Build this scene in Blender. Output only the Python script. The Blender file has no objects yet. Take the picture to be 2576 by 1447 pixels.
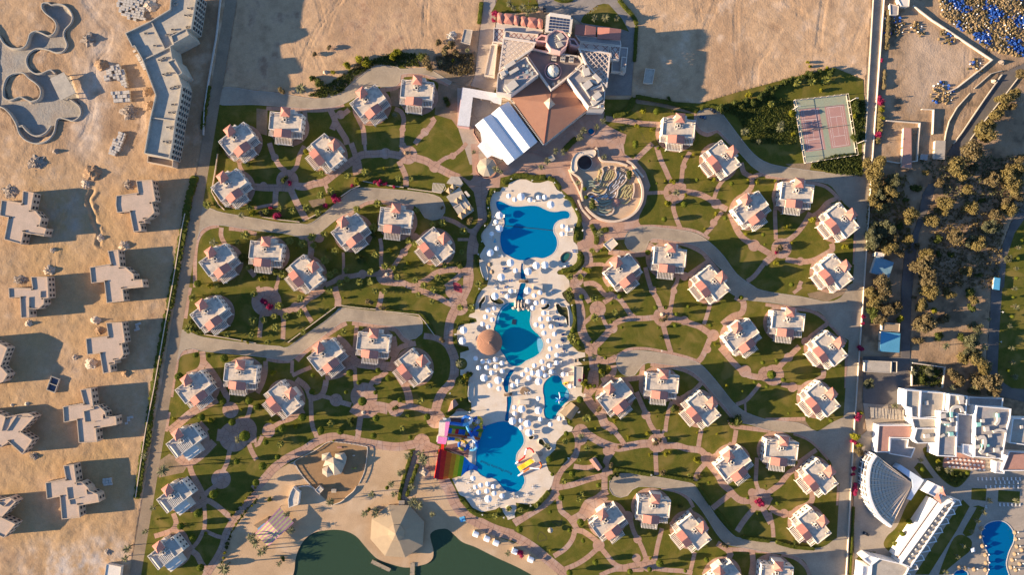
import bpy, math, random
import numpy as np
from mathutils import Vector, Matrix
from mathutils.geometry import delaunay_2d_cdt
rnd = random.Random(7)
rng = np.random.default_rng(7)
C = bpy.context.scene.collection
sc = bpy.context.scene
PI = math.pi
rad = math.radians

# ------------------------------------------------------------------ camera, sky, sun, exposure
H = 460.0                       # drone height above the ground, looking straight down
cam_d = bpy.data.cameras.new('camera'); cam = bpy.data.objects.new('camera', cam_d); C.objects.link(cam)
cam.location = (0, 0, H); cam.rotation_euler = (0, 0, 0)
cam_d.sensor_width = 36; cam_d.lens = 36 * H / 644.0; cam_d.clip_start = 1; cam_d.clip_end = 3000
sc.camera = cam
SUN_EL, SUN_AZ = rad(13.2), rad(185.0)          # low evening sun: shadows run to +x, a little towards +y
w = bpy.data.worlds.new('World'); sc.world = w; w.use_nodes = True
wn = w.node_tree.nodes; wl = w.node_tree.links
sky = wn.new('ShaderNodeTexSky'); sky.sky_type = 'NISHITA'; sky.sun_disc = False
sky.sun_elevation = SUN_EL; sky.sun_rotation = rad(90.0) - SUN_AZ
sky.air_density = 0.6; sky.dust_density = 0.0; sky.ozone_density = 2.6
bg = wn['Background']; bg.inputs['Strength'].default_value = 0.105
wl.new(sky.outputs['Color'], bg.inputs['Color'])
sun_d = bpy.data.lights.new('sun', 'SUN'); sun = bpy.data.objects.new('sun', sun_d); C.objects.link(sun)
sun_d.energy = 5.0; sun_d.angle = rad(0.5); sun_d.color = (1.0, 0.785, 0.54)
sdir = Vector((math.cos(SUN_AZ) * math.cos(SUN_EL), math.sin(SUN_AZ) * math.cos(SUN_EL), math.sin(SUN_EL)))
sun.rotation_euler = (-sdir).to_track_quat('-Z', 'Y').to_euler(); sun.location = (-200, 0, 200)
vs = sc.view_settings; vs.view_transform = 'Standard'; vs.look = 'None'; vs.gamma = 1; vs.use_curve_mapping = False
vs.exposure = 1.7

# ------------------------------------------------------------------ plan coordinates (survey of the site, 0.25 m per unit)
S = 0.25; F = 2576 / 3992
def W(X, Y, h=0.0):             # plan point of something h metres up -> metres on the ground below it
 k = (H - h) / H * S
 return ((X - 1288) * k, (723.5 - Y) * k)
class Sheet:                    # one survey sheet: its own grid origin and scale
 def __init__(s, px, py, k): s.px, s.py, s.k = px, py, k
 def d(s, x, y): return ((s.px + x * s.k) * F, (s.py + y * s.k) * F)
 def p(s, x, y, h=0.0): return W(*s.d(x, y), h)
 def m(s, v): return v * s.k * F * S
 def L(s, txt, h=0.0): return [s.p(*map(float, q.split(',')), h) for q in txt.split()]
_k = 1000 / 2576
T = {(c, r): Sheet([0, 1000, 2000, 2992][c], [0, 561, 1122, 1681][r], _k) for c in range(4) for r in range(4)}
A1, A2, A3, A4, A5 = [Sheet(x, y, 560 / 2572) for x, y in ((1740, 680), (1740, 990), (1740, 1300), (1690, 1600), (1740, 1800))]
H1, H2 = Sheet(1840, 0, 660 / 2574), Sheet(1760, 270, 660 / 2574)
M1 = Sheet(2180, 560, 380 / 2569)
DD = Sheet(0, 0, 1 / F)

# ------------------------------------------------------------------ materials
MATS = {}
def mat(name, c1, c2=None, scale=0.25, rough=0.85, fine=1.5, bump=0.0, bscale=1.2, metal=0.0, spec=0.1, stain=None, sscale=0.06, samt=0.5, trans=False, fa=.09):
 if name in MATS: return MATS[name]
 m = bpy.data.materials.new(name); m.use_nodes = True; nt = m.node_tree; n = nt.nodes; l = nt.links
 b = n['Principled BSDF']; b.inputs['Roughness'].default_value = rough; b.inputs['Metallic'].default_value = metal
 b.inputs['Specular IOR Level'].default_value = spec
 c2 = c2 or tuple(v * 0.82 for v in c1)
 g = n.new('ShaderNodeNewGeometry')
 n1 = n.new('ShaderNodeTexNoise'); n1.inputs['Scale'].default_value = scale; n1.inputs['Detail'].default_value = 6; n1.inputs['Roughness'].default_value = 0.65
 l.new(g.outputs['Position'], n1.inputs['Vector'])
 r1 = n.new('ShaderNodeMapRange'); r1.inputs[1].default_value = 0.35; r1.inputs[2].default_value = 0.65
 l.new(n1.outputs['Fac'], r1.inputs[0])
 mx = n.new('ShaderNodeMix'); mx.data_type = 'RGBA'; mx.inputs[6].default_value = (*c1, 1); mx.inputs[7].default_value = (*c2, 1)
 l.new(r1.outputs[0], mx.inputs[0]); out = mx.outputs[2]
 n2 = n.new('ShaderNodeTexNoise'); n2.inputs['Scale'].default_value = fine; n2.inputs['Detail'].default_value = 3
 l.new(g.outputs['Position'], n2.inputs['Vector'])
 r2 = n.new('ShaderNodeMapRange'); r2.inputs[1].default_value = 0.3; r2.inputs[2].default_value = 0.7; r2.inputs[3].default_value = 1 - fa; r2.inputs[4].default_value = 1 + fa
 l.new(n2.outputs['Fac'], r2.inputs[0])
 mm = n.new('ShaderNodeMix'); mm.data_type = 'RGBA'; mm.blend_type = 'MULTIPLY'; mm.inputs[0].default_value = 1
 l.new(out, mm.inputs[6]); l.new(r2.outputs[0], mm.inputs[7]); out = mm.outputs[2]
 if stain:
  n3 = n.new('ShaderNodeTexNoise'); n3.inputs['Scale'].default_value = sscale; n3.inputs['Detail'].default_value = 5; n3.inputs['Distortion'].default_value = 0.6
  l.new(g.outputs['Position'], n3.inputs['Vector'])
  r3 = n.new('ShaderNodeMapRange'); r3.inputs[1].default_value = 0.5; r3.inputs[2].default_value = 0.68; r3.inputs[4].default_value = samt
  l.new(n3.outputs['Fac'], r3.inputs[0])
  ms = n.new('ShaderNodeMix'); ms.data_type = 'RGBA'; ms.inputs[7].default_value = (*stain, 1)
  l.new(r3.outputs[0], ms.inputs[0]); l.new(out, ms.inputs[6]); out = ms.outputs[2]
 l.new(out, b.inputs['Base Color'])
 if bump:
  nb = n.new('ShaderNodeTexNoise'); nb.inputs['Scale'].default_value = bscale; nb.inputs['Detail'].default_value = 4
  l.new(g.outputs['Position'], nb.inputs['Vector'])
  bp = n.new('ShaderNodeBump'); bp.inputs['Strength'].default_value = 1.0; bp.inputs['Distance'].default_value = bump
  l.new(nb.outputs['Fac'], bp.inputs['Height']); l.new(bp.outputs['Normal'], b.inputs['Normal'])
 if trans:   # thin leaves: some light passes
  tr = n.new('ShaderNodeBsdfTranslucent'); l.new(out, tr.inputs['Color'])
  ad = n.new('ShaderNodeMixShader'); ad.inputs[0].default_value = 0.35
  l.new(b.outputs[0], ad.inputs[1]); l.new(tr.outputs[0], ad.inputs[2]); l.new(ad.outputs[0], n['Material Output'].inputs['Surface'])
 MATS[name] = m
 return m
def water_mat(name, tint, body, body_amt=0.35):    # clear tinted water: light passes to the bottom, a little of it is scattered back, the surface mirrors the sky
 m = bpy.data.materials.new(name); m.use_nodes = True; nt = m.node_tree; n = nt.nodes; l = nt.links
 n.remove(n['Principled BSDF'])
 tr = n.new('ShaderNodeBsdfTransparent'); tr.inputs['Color'].default_value = (*tint, 1)
 df = n.new('ShaderNodeBsdfDiffuse'); df.inputs['Color'].default_value = (*body, 1)
 gl = n.new('ShaderNodeBsdfGlossy'); gl.inputs['Roughness'].default_value = 0.05
 g = n.new('ShaderNodeNewGeometry'); nz = n.new('ShaderNodeTexNoise'); nz.inputs['Scale'].default_value = 0.7; nz.inputs['Detail'].default_value = 3
 l.new(g.outputs['Position'], nz.inputs['Vector'])
 bp = n.new('ShaderNodeBump'); bp.inputs['Distance'].default_value = 0.03; l.new(nz.outputs['Fac'], bp.inputs['Height']); l.new(bp.outputs['Normal'], gl.inputs['Normal'])
 fr = n.new('ShaderNodeFresnel'); fr.inputs['IOR'].default_value = 1.33
 m1 = n.new('ShaderNodeMixShader'); m1.inputs[0].default_value = body_amt; l.new(tr.outputs[0], m1.inputs[1]); l.new(df.outputs[0], m1.inputs[2])
 m2 = n.new('ShaderNodeMixShader'); l.new(fr.outputs[0], m2.inputs[0]); l.new(m1.outputs[0], m2.inputs[1]); l.new(gl.outputs[0], m2.inputs[2])
 l.new(m2.outputs[0], n['Material Output'].inputs['Surface'])
 MATS[name] = m
 return m

# ------------------------------------------------------------------ mesh builder
class MB:
 def __init__(s): s.v = []; s.f = []
 def add(s, vs, fs):
  o = len(s.v); s.v.extend(vs); s.f.extend([tuple(i + o for i in f) for f in fs]); return s
 def box(s, x0, x1, y0, y1, z0, z1):
  return s.add([(x0, y0, z0), (x1, y0, z0), (x1, y1, z0), (x0, y1, z0), (x0, y0, z1), (x1, y0, z1), (x1, y1, z1), (x0, y1, z1)],
      [(0, 3, 2, 1), (4, 5, 6, 7), (0, 1, 5, 4), (1, 2, 6, 5), (2, 3, 7, 6), (3, 0, 4, 7)])
 def rbox(s, cx, cy, lx, ly, z0, z1, rot=0.0, z2=None):
  c, n = math.cos(rot), math.sin(rot); hx, hy = lx / 2, ly / 2
  q = [(cx + a * c - b * n, cy + a * n + b * c) for a, b in ((-hx, -hy), (hx, -hy), (hx, hy), (-hx, hy))]
  return s.prism(q, z0, z1)
 def prism(s, poly, z0, z1, bottom=False):
  if area(poly) < 0: poly = poly[::-1]
  n = len(poly); vs = [(x, y, z0) for x, y in poly] + [(x, y, z1) for x, y in poly]
  fs = [(i, (i + 1) % n, n + (i + 1) % n, n + i) for i in range(n)] + [tuple(range(n, 2 * n))]
  if bottom: fs.append(tuple(range(n - 1, -1, -1)))
  return s.add(vs, fs)
 def walls(s, poly, z0, z1):
  if area(poly) < 0: poly = poly[::-1]
  n = len(poly); vs = [(x, y, z0) for x, y in poly] + [(x, y, z1) for x, y in poly]
  return s.add(vs, [(i, (i + 1) % n, n + (i + 1) % n, n + i) for i in range(n)])
 def flat(s, poly, z):
  if area(poly) < 0: poly = poly[::-1]
  return s.add([(x, y, z) for x, y in poly], [tuple(range(len(poly)))])
 def fan(s, poly, z, apex):    # pyramid / tent roof
  if area(poly) < 0: poly = poly[::-1]
  n = len(poly); return s.add([(x, y, z) for x, y in poly] + [apex], [(i, (i + 1) % n, n) for i in range(n)])
 def ring(s, poly, t, z0, z1):  # wall of thickness t standing inside a closed outline
  if area(poly) < 0: poly = poly[::-1]
  q = inset(poly, t); n = len(poly)
  vs = [(x, y, z0) for x, y in poly] + [(x, y, z1) for x, y in poly] + [(x, y, z1) for x, y in q] + [(x, y, z0) for x, y in q]
  fs = []
  for i in range(n):
   j = (i + 1) % n
   fs += [(i, j, n + j, n + i), (n + i, n + j, 2 * n + j, 2 * n + i), (2 * n + i, 2 * n + j, 3 * n + j, 3 * n + i)]
  return s.add(vs, fs)
 def ribbon(s, pts, w, z0, z1, closed=False):   # wall of width w along a line
  a, b = offset_line(pts, w / 2, closed), offset_line(pts, -w / 2, closed); n = len(pts)
  vs = []
  for i in range(n): vs += [(*a[i], z0), (*a[i], z1), (*b[i], z1), (*b[i], z0)]
  fs = []; m = n if closed else n - 1
  for i in range(m):
   j = (i + 1) % n; o, p = 4 * i, 4 * j
   fs += [(o, p, p + 1, o + 1), (o + 1, p + 1, p + 2, o + 2), (o + 2, p + 2, p + 3, o + 3)]
  if not closed: fs += [(0, 1, 2, 3), (4 * n - 1, 4 * n - 2, 4 * n - 3, 4 * n - 4)]
  return s.add(vs, fs)
 def lathe(s, prof, n=16, cx=0, cy=0):
  vs = []; fs = []
  for r, z in prof:
   for i in range(n):
    a = 2 * PI * i / n; vs.append((cx + r * math.cos(a), cy + r * math.sin(a), z))
  for k in range(len(prof) - 1):
   for i in range(n):
    j = (i + 1) % n; fs.append((k * n + i, k * n + j, (k + 1) * n + j, (k + 1) * n + i))
  return s.add(vs, fs)
 def tube(s, path, r, n=6, r2=None):
  vs = []; fs = []; P = [Vector(p) for p in path]; m = len(P)
  for k in range(m):
   t = (P[min(k + 1, m - 1)] - P[max(k - 1, 0)]).normalized()
   u = t.cross(Vector((0, 0, 1)));
   if u.length < 1e-3: u = Vector((1, 0, 0))
   u.normalize(); v = u.cross(t); rr = r + ((r2 if r2 is not None else r) - r) * k / max(1, m - 1)
   for i in range(n):
    a = 2 * PI * i / n; q = P[k] + u * rr * math.cos(a) + v * rr * math.sin(a); vs.append(tuple(q))
  for k in range(m - 1):
   for i in range(n):
    j = (i + 1) % n; fs.append((k * n + i, k * n + j, (k + 1) * n + j, (k + 1) * n + i))
  fs.append(tuple(range(n - 1, -1, -1))); fs.append(tuple(range((m - 1) * n, m * n)))
  return s.add(vs, fs)
 def gable(s, a, b, c, d, z, ridge_h):  # roof over quad abcd, ridge from mid(ab) to mid(cd)
  e = ((a[0] + b[0]) / 2, (a[1] + b[1]) / 2); g = ((c[0] + d[0]) / 2, (c[1] + d[1]) / 2)
  vs = [(*a, z), (*b, z), (*c, z), (*d, z), (*e, z + ridge_h), (*g, z + ridge_h)]
  return s.add(vs, [(1, 2, 5, 4), (3, 0, 4, 5), (0, 1, 4), (2, 3, 5)])
 def mesh(s, name, m=None):
  me = bpy.data.meshes.new(name); me.from_pydata(s.v, [], s.f); me.update()
  if m: me.materials.append(m)
  return me
 def build(s, name, m, parent=None, label=None, kind=None):
  return link(name, s.mesh(name, m), parent, label, kind)
def link(name, me, parent=None, label=None, kind=None):
 o = bpy.data.objects.new(name, me); C.objects.link(o)
 if parent: o.parent = parent
 if label: o['label'] = label
 if kind: o['kind'] = kind
 return o
def area(p): return 0.5 * sum(p[i][0] * p[(i + 1) % len(p)][1] - p[(i + 1) % len(p)][0] * p[i][1] for i in range(len(p)))
def cen(p): return (sum(q[0] for q in p) / len(p), sum(q[1] for q in p) / len(p))
def offset_line(pts, d, closed=False):
 n = len(pts); out = []
 for i in range(n):
  p0 = pts[(i - 1) % n] if closed or i > 0 else None; p1 = pts[i]; p2 = pts[(i + 1) % n] if closed or i < n - 1 else None
  ds = []
  for a, b in ((p0, p1), (p1, p2)):
   if a is None or b is None: continue
   x, y = b[0] - a[0], b[1] - a[1]; l = math.hypot(x, y) or 1; ds.append((x / l, y / l))
  if len(ds) == 1: nx, ny = -ds[0][1], ds[0][0]; k = 1
  else:
   tx, ty = ds[0][0] + ds[1][0], ds[0][1] + ds[1][1]; l = math.hypot(tx, ty) or 1
   nx, ny = -ty / l, tx / l; k = 1 / max(0.5, nx * -ds[0][1] + ny * ds[0][0])
  out.append((p1[0] + nx * d * k, p1[1] + ny * d * k))
 return out
def inset(poly, t):      # poly counter-clockwise
 return offset_line(poly, t, True)
def smooth(pts, step=1.2, closed=False):   # Catmull-Rom
 n = len(pts); out = []
 if n < 3 and not closed: 
  a, b = pts[0], pts[-1]; k = max(1, int(math.dist(a, b) / step)); return [(a[0] + (b[0] - a[0]) * i / k, a[1] + (b[1] - a[1]) * i / k) for i in range(k + 1)]
 for i in range(n if closed else n - 1):
  p0 = pts[(i - 1) % n] if closed or i else pts[0]; p1 = pts[i]; p2 = pts[(i + 1) % n]; p3 = pts[(i + 2) % n] if closed or i + 2 < n else pts[-1]
  k = max(1, int(math.dist(p1, p2) / step))
  for j in range(k):
   t = j / k; t2 = t * t; t3 = t2 * t
   out.append(tuple(0.5 * (2 * p1[a] + (p2[a] - p0[a]) * t + (2 * p0[a] - 5 * p1[a] + 4 * p2[a] - p3[a]) * t2 + (3 * p1[a] - p0[a] - 3 * p2[a] + p3[a]) * t3) for a in (0, 1)))
 if not closed: out.append(tuple(pts[-1]))
 return out
def circle(c, r, n=24, ph=0.0): return [(c[0] + r * math.cos(ph + 2 * PI * i / n), c[1] + r * math.sin(ph + 2 * PI * i / n)) for i in range(n)]
def inside(px, py, poly):   # numpy point in polygon
 r = np.zeros(px.shape, bool); n = len(poly)
 for i in range(n):
  x0, y0 = poly[i]; x1, y1 = poly[(i + 1) % n]
  if y0 == y1: continue
  r ^= ((y0 > py) != (y1 > py)) & (px < (x1 - x0) * (py - y0) / (y1 - y0) + x0)
 return r
def grow(pts, w): # polygon strip of width w along line
 return offset_line(pts, w / 2) + offset_line(pts, -w / 2)[::-1]

# ------------------------------------------------------------------ things
AUTO = []      # things whose label is finished by where they stand
def thing(name, label, cat, loc=(0, 0, 0), rot=0.0, group=None, auto=False):
 o = bpy.data.objects.new(name, None); C.objects.link(o); o.location = loc; o.rotation_euler = (0, 0, rot); o.empty_display_size = 0.5
 o['label'] = label; o['category'] = cat
 if group: o['group'] = group
 if auto: AUTO.append(o)
 return o
def tag(o, label, cat, group=None, auto=False):
 o['label'] = label; o['category'] = cat
 if group: o['group'] = group
 if auto: AUTO.append(o)
 return o
def dup(root, loc, rot=0.0, label=None, group=None, scale=None, auto=False):
 r = root.copy(); C.objects.link(r); r.location = loc; r.rotation_euler = (0, 0, rot)
 if scale is not None: r.scale = (scale,) * 3 if not isinstance(scale, tuple) else scale
 if label: r['label'] = label
 if group: r['group'] = group
 for ch in KIDS.get(root.name) or KIDS.setdefault(root.name, [(c, list(c.children)) for c in root.children]):
  c = ch[0].copy(); C.objects.link(c); c.parent = r
  for g in ch[1]:
   d = g.copy(); C.objects.link(d); d.parent = c
 if auto: AUTO.append(r)
 return r
KIDS = {}
class Proto:      # the first placing moves the prototype itself, later ones copy it
 def __init__(s, root): s.root = root; s.used = False
 def place(s, loc, rot=0.0, label=None, group=None, scale=None, auto=True):
  if s.used: return dup(s.root, loc, rot, label, group, scale, auto)
  s.used = True; o = s.root; o.location = loc; o.rotation_euler = (0, 0, rot)
  KIDS.setdefault(o.name, [(c, list(c.children)) for c in o.children])
  if scale is not None: o.scale = (scale,) * 3 if not isinstance(scale, tuple) else scale
  if label: o['label'] = label
  if group: o['group'] = group
  if auto: AUTO.append(o)
  return o
LAND = []      # landmarks for labels: (text, x, y)
def land(text, p): LAND.append((text, p[0], p[1]))
# ------------------------------------------------------------------ villas: where they stand (needed for their paved circles)
VA, VB, VC = rad(-6), rad(37), rad(-51)
VILLAS = []    # (x, y, rot, label, kind)
def V(c, r, x, y, kind, label):
 px, py = T[c, r].p(x, y, 8.5); VILLAS.append((px, py, {'A': VA, 'B': VB, 'C': VC, 'L': VB}[kind], label, kind))
V(0, 0, 2375, 1395, 'B', 'turned villa at the upper left corner of the gardens, beside the shaded road')
V(1, 0, 290, 1225, 'A', 'straight villa below the upper cul-de-sac, second villa from the shaded road')
V(1, 0, 1118, 1015, 'B', 'turned villa at the bulb of the upper cul-de-sac')
V(1, 0, 1610, 905, 'A', 'straight villa nearest the big hotel, on bare brown soil')
V(1, 1, 710, 75, 'C', 'villa turned right, beside the long lawn left of the canopy courtyard')
V(0, 1, 2300, 415, 'B', 'turned villa by the mouth of the second cul-de-sac, next to the shaded road')
V(0, 1, 2180, 1170, 'B', 'turned villa just below the mouth of the second cul-de-sac')
V(1, 1, 90, 1080, 'A', 'straight villa below the second cul-de-sac among fan palms')
V(1, 1, 500, 1295, 'C', 'villa turned right among fan palms under the second cul-de-sac')
V(1, 1, 930, 865, 'B', 'turned villa halfway along the second cul-de-sac')
V(1, 1, 1395, 745, 'A', 'straight villa beside the round end of the second cul-de-sac')
V(1, 1, 1810, 1015, 'C', 'villa turned right, nearest the left side of the top pool')
V(0, 2, 2090, 250, 'B', 'turned villa just above the mouth of the third cul-de-sac')
V(1, 2, 690, 680, 'B', 'turned villa on red paving below the third cul-de-sac')
V(1, 2, 1170, 555, 'A', 'straight villa on red paving at the end of the third cul-de-sac')
V(1, 2, 1590, 795, 'C', 'villa turned right on red paving left of the round thatch bar')
V(0, 2, 1940, 1005, 'B', 'turned villa just below the mouth of the third cul-de-sac')
V(0, 2, 2412, 870, 'A', 'straight villa below the third cul-de-sac beside a clipped ball tree')
V(1, 2, 275, 1120, 'C', 'villa turned right, lowest of the left gardens before the grey roofed villas')
V(0, 3, 1850, 110, 'L', 'grey roofed villa, topmost of the three along the lower road')
V(0, 3, 1755, 665, 'L', 'grey roofed villa, middle of the three along the lower road')
V(0, 3, 1665, 1235, 'L', 'grey roofed villa, lowest of the three along the lower road')
V(2, 0, 1665, 1285, 'A', 'straight villa right of the hotel beside the parked cars')
V(2, 1, 2120, 140, 'C', 'villa turned right, below the parked cars at the upper right')
V(2, 1, 2390, 640, 'B', 'turned villa right of the maze garden lawns')
V(3, 1, 300, 490, 'A', 'straight villa under the tennis court road')
V(3, 1, 755, 770, 'C', 'villa turned right, right of the tennis court road end')
V(3, 1, 695, 1285, 'C', 'villa turned right, by the wall road opposite the grey shed')
V(2, 1, 1095, 1270, 'B', 'turned villa right of the top pool hedge')
V(2, 1, 1575, 1140, 'A', 'straight villa inside the curve of the road under the maze')
V(2, 1, 2010, 1400, 'C', 'villa turned right on the outer curve of the road under the maze')
V(2, 2, 2295, 480, 'B', 'turned villa right of the wide sunny lawns')
V(3, 2, 210, 340, 'A', 'straight villa opposite the blue roofed shed')
V(3, 2, 635, 615, 'C', 'villa turned right, by the wall road opposite the long low shed')
V(3, 2, 560, 1125, 'C', 'villa turned right, by the wall road level with the brushwood roof')
V(2, 2, 1025, 1095, 'B', 'turned villa right of the pool snack bar')
V(2, 2, 1500, 965, 'A', 'straight villa inside the curve of the third right road')
V(2, 2, 1915, 1220, 'C', 'villa turned right beside the big dark round tree')
V(2, 3, 2215, 330, 'B', 'turned villa right of the lawn with yellow bushes')
V(3, 3, 145, 195, 'A', 'straight villa on the lowest right road, left of the shell theatre')
V(3, 3, 540, 465, 'C', 'villa turned right, facing the shell theatre across the wall')
V(3, 3, 470, 960, 'C', 'villa turned right, lowest beside the wall road')
V(2, 3, 950, 915, 'B', 'turned villa right of the lawn with two hearts')
V(2, 3, 1415, 775, 'A', 'straight villa inside the curve of the lowest right road')
V(2, 3, 1820, 1025, 'C', 'villa turned right under the lowest right road')
V(2, 3, 2120, 1490, 'B', 'turned villa cut off by the lower edge of the gardens')
V(3, 3, 95, 1450, 'A', 'straight villa cut off at the lower right corner of the gardens')

# ------------------------------------------------------------------ ground surfaces: every outline is cut against the others, so that no two sheets lie in one plane
LAY = []       # (priority, kind, polygon)
def lay(kind, poly, pr): 
 if area(poly) < 0: poly = poly[::-1]
 LAY.append((pr, kind, poly))
def D(txt): return DD.L(txt)
def seg(*parts):
 out = []
 for s, txt in parts: out += s.L(txt)
 return out
lawn0 = D('535,245 640,262 800,260 930,180 1010,165 1100,205 1180,225 1250,210 1530,250 1600,250 1760,260 1860,230 1990,195 2100,170 2172,200 2180,440 2172,724 2136,1085 2112,1447 2110,1480 300,1480 330,1447 399,1085 460,724 519,362')
lay('lawn', lawn0, 1)
# bare soil inside the gardens
soil = [seg((T[1, 0], '1780,770 2080,860 2380,920 2300,1000 2080,880 2030,1250 2010,1270 1960,1200 1790,1150 1800,1000 1830,850')),
  seg((T[1, 0], '1780,560 2200,520 2190,760 2080,860 1900,790 1760,700')),
  seg((T[1, 0], '0,1085 110,1100 110,1360 0,1330')), T[1, 0].L('1340,900 1440,890 1440,1070 1350,1060'),
  seg((T[2, 0], '1180,990 1500,1030 1760,1100 1830,1130 1840,1150 1700,1120 1450,1065 1250,1040')),
  seg((T[3, 1], '180,200 450,190 420,270 240,240')), T[3, 2].L('400,60 860,-40 780,60 600,140 420,100'), T[3, 2].L('380,1340 440,1420 250,1350 170,1330'),
  seg((T[0, 3], '1700,230 1900,330 1840,420 1600,470 1560,420 1600,300')), T[1, 1].L('520,570 690,540 690,600 560,640')]
for q in soil: lay('soil', q, 2)
beach = seg((T[1, 3], '0,560 100,500 200,400 380,300 500,230 700,115 1100,150 1180,160 1500,200 1570,200 1800,230 1870,480 1960,650 2050,800 2200,950 2400,1060 2570,1120'), (T[2, 3], '150,1170 300,1300 450,1445 460,1520'), (T[1, 3], '2000,1600 0,1600'), (T[0, 3], '2060,1600 2090,1445 2180,1330 2260,1160 2340,1000 2480,800 2570,700'))
lay('beach', beach, 3)
playg = smooth(T[1, 3].L('390,300 600,190 720,112 850,115 1085,150 1115,180 1105,300 1080,420 1030,530 1000,560 930,640 830,720 760,745 640,640 600,600 480,470 400,350'), 2, True)
lay('playground', playg, 4)
lagoon = smooth(T[1, 3].L('350,1520 380,1400 390,1300 420,1200 470,1110 520,1060 590,1020 700,1000 800,995 900,1010 1000,1060 1080,1150 1150,1230 1220,1290 1350,1340 1500,1375 1640,1355 1720,1330 1770,1280 1775,1200 1750,1100 1745,1040 1790,1000 1860,985 1920,990 1990,1050 2070,1120 2200,1170 2400,1270 2576,1350') + T[2, 3].L('100,1400 230,1480 260,1560') + T[1, 3].L('340,1620'), 1.5, True)
lay('void', lagoon, 30)
# hotel grounds
lay('paving', seg((H1, '1000,-30 2180,-30 2400,200 2500,400 2500,700 2450,1000 2420,1447 1990,1447 2020,900 2100,620 1640,340 1540,250 1500,230 1180,190 1100,200 1000,80')), 3)
lay('lawn', H1.L('290,190 340,100 400,-30 950,-30 1010,60 990,170 640,190 400,190'), 4)
lay('lawn', H1.L('1650,330 1690,240 1900,75 2000,50 2080,60 2170,160 2280,280 2390,480 2270,440 1700,350'), 4)
lay('concrete', seg((T[1, 0], '2285,-30 2250,270 2225,470 2195,750 2150,860 2380,930 2470,760 2440,560 2400,380 2400,0 2410,-30')), 3)
lay('concrete', H2.L('90,280 680,360 930,380 1310,1100 700,1447 280,1450 90,860'), 3)
pse = seg((H2, '1300,1080 1400,1140 2050,680 2330,640 2300,800 2400,870 2576,960'), (T[2, 0], '1140,1350 1120,1445'), (T[2, 1], '1110,0 1120,100 1240,170 1330,280 1380,420 1350,500 1330,600 1270,720 1260,780 1290,830 1150,880 1110,960 900,980 740,1090 620,1060 660,950 700,870 640,650 560,520 480,450 400,380 330,330 0,310'), (T[1, 1], '2450,340 2440,440 2340,440 2300,560 2210,600 2180,480 2060,350 2170,290 2160,100 2150,0 2230,0 2230,330'))
lay('path', pse, 6)
# concrete roads
left_road = grow(D('585,-20 341,1447 330,1510'), 28 * S); lay('dirtroad', left_road, 9)
right_road = grow([W(2224 - 13.5, 0 - 20), W(2196 - 13.5, 362), W(2172 - 14, 724), W(2147 - 14, 1085), W(2127 - 14, 1460)], 27 * S); lay('road', right_road, 9)
roads = [
 seg((T[1, 0], '-330,880 0,915 150,925 400,965 600,990 800,950 950,840 1100,720 1200,665 1320,640 1400,660 1440,690 1700,685 1800,730 1900,790 1960,820 1940,850 1850,800 1720,755 1600,735 1450,745 1440,820 1400,865 1330,880 1230,865 1100,910 950,1000 850,1050 700,1080 480,1085 0,1050 -400,1040')),
 seg((T[0, 1], '1960,640 2230,690 2576,750'), (T[1, 1], '230,790 430,800 560,790 850,550 960,470 1060,440 1500,470 1780,510 1870,570 1895,640 1890,690 1850,745 1760,765 1690,740 1640,660 1590,620 1430,590 1250,560 1100,575 950,670 800,760 690,850 600,910 440,935 280,900 0,870'), (T[0, 1], '2200,815 2080,830 2010,880 1980,960 1850,1100')),
 seg((T[0, 2], '1780,440 2050,500 2576,570'), (T[1, 2], '230,590 310,600 480,480 700,330 800,240 870,200 1210,225 1640,300 1665,340 1660,460 1600,510 1530,525 1480,490 1430,420 1390,390 1200,370 1000,340 880,340 780,400 440,660 340,730 230,720 0,690'), (T[0, 2], '2060,640 1920,610 1830,640 1790,720 1680,900')),
 seg((T[2, 0], '1845,1140 1930,1090 2060,1100 2130,1180 2330,1445'), (T[2, 1], '2440,120 2570,195'), (T[3, 1], '230,240 700,300 960,325 960,700 830,650 770,600 700,500 600,400 380,365 300,360 0,310'), (T[2, 1], '2420,240 2330,150 2200,0'), (T[2, 0], '2120,1360 2050,1300 1950,1330 1860,1270')),
 seg((T[2, 1], '1120,940 1160,880 1300,830 1500,845 1800,890 1950,970 2100,1110 2250,1310 2400,1420'), (T[2, 2], '2450,10 2570,42'), (T[3, 2], '330,90 600,138 740,90 840,-40 950,0 930,500 800,520 620,350 540,260 440,215 310,190 0,145'), (T[2, 2], '2330,120 2220,75 2120,-10'), (T[2, 1], '2150,1330 2050,1220 1900,1060 1760,1000 1550,965 1400,950 1360,980 1330,1060 1230,1090 1150,1050 1120,990')),
 seg((T[2, 2], '1030,740 1050,680 1150,640 1300,635 1550,670 1750,720 1880,770 1990,880 2090,1000 2200,1140 2300,1230 2400,1280 2570,1330'), (T[3, 2], '300,1360 430,1415 500,1445 700,1330 880,1330'), (T[3, 3], '860,550 700,500 640,320 600,260 500,150 400,70 270,20 180,10 0,-10'), (T[2, 2], '2400,1380 2250,1340 2150,1220 2000,1050 1850,880 1700,800 1550,775 1350,755 1280,800 1220,880 1130,885 1060,830')),
 seg((T[2, 3], '965,520 1000,450 1060,430 1200,430 1400,455 1700,510 1830,550 1950,720 2050,870 2200,1040 2290,1080 2570,1112'), (T[3, 3], '80,1120 500,1178 690,1080 800,1050 790,1500 460,1500 440,1445 410,1370 350,1290 250,1250 140,1235 0,1220'), (T[2, 3], '2300,1170 2150,1140 2050,1040 1950,880 1850,740 1750,650 1600,590 1400,565 1260,560 1200,590 1150,650 1080,670 1000,640 965,580')),
]
for q in roads: lay('road', smooth(q, 2.5, True), 8)
jr = [left_road, right_road] + [smooth(q, 2.5, True) for q in roads]
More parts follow.
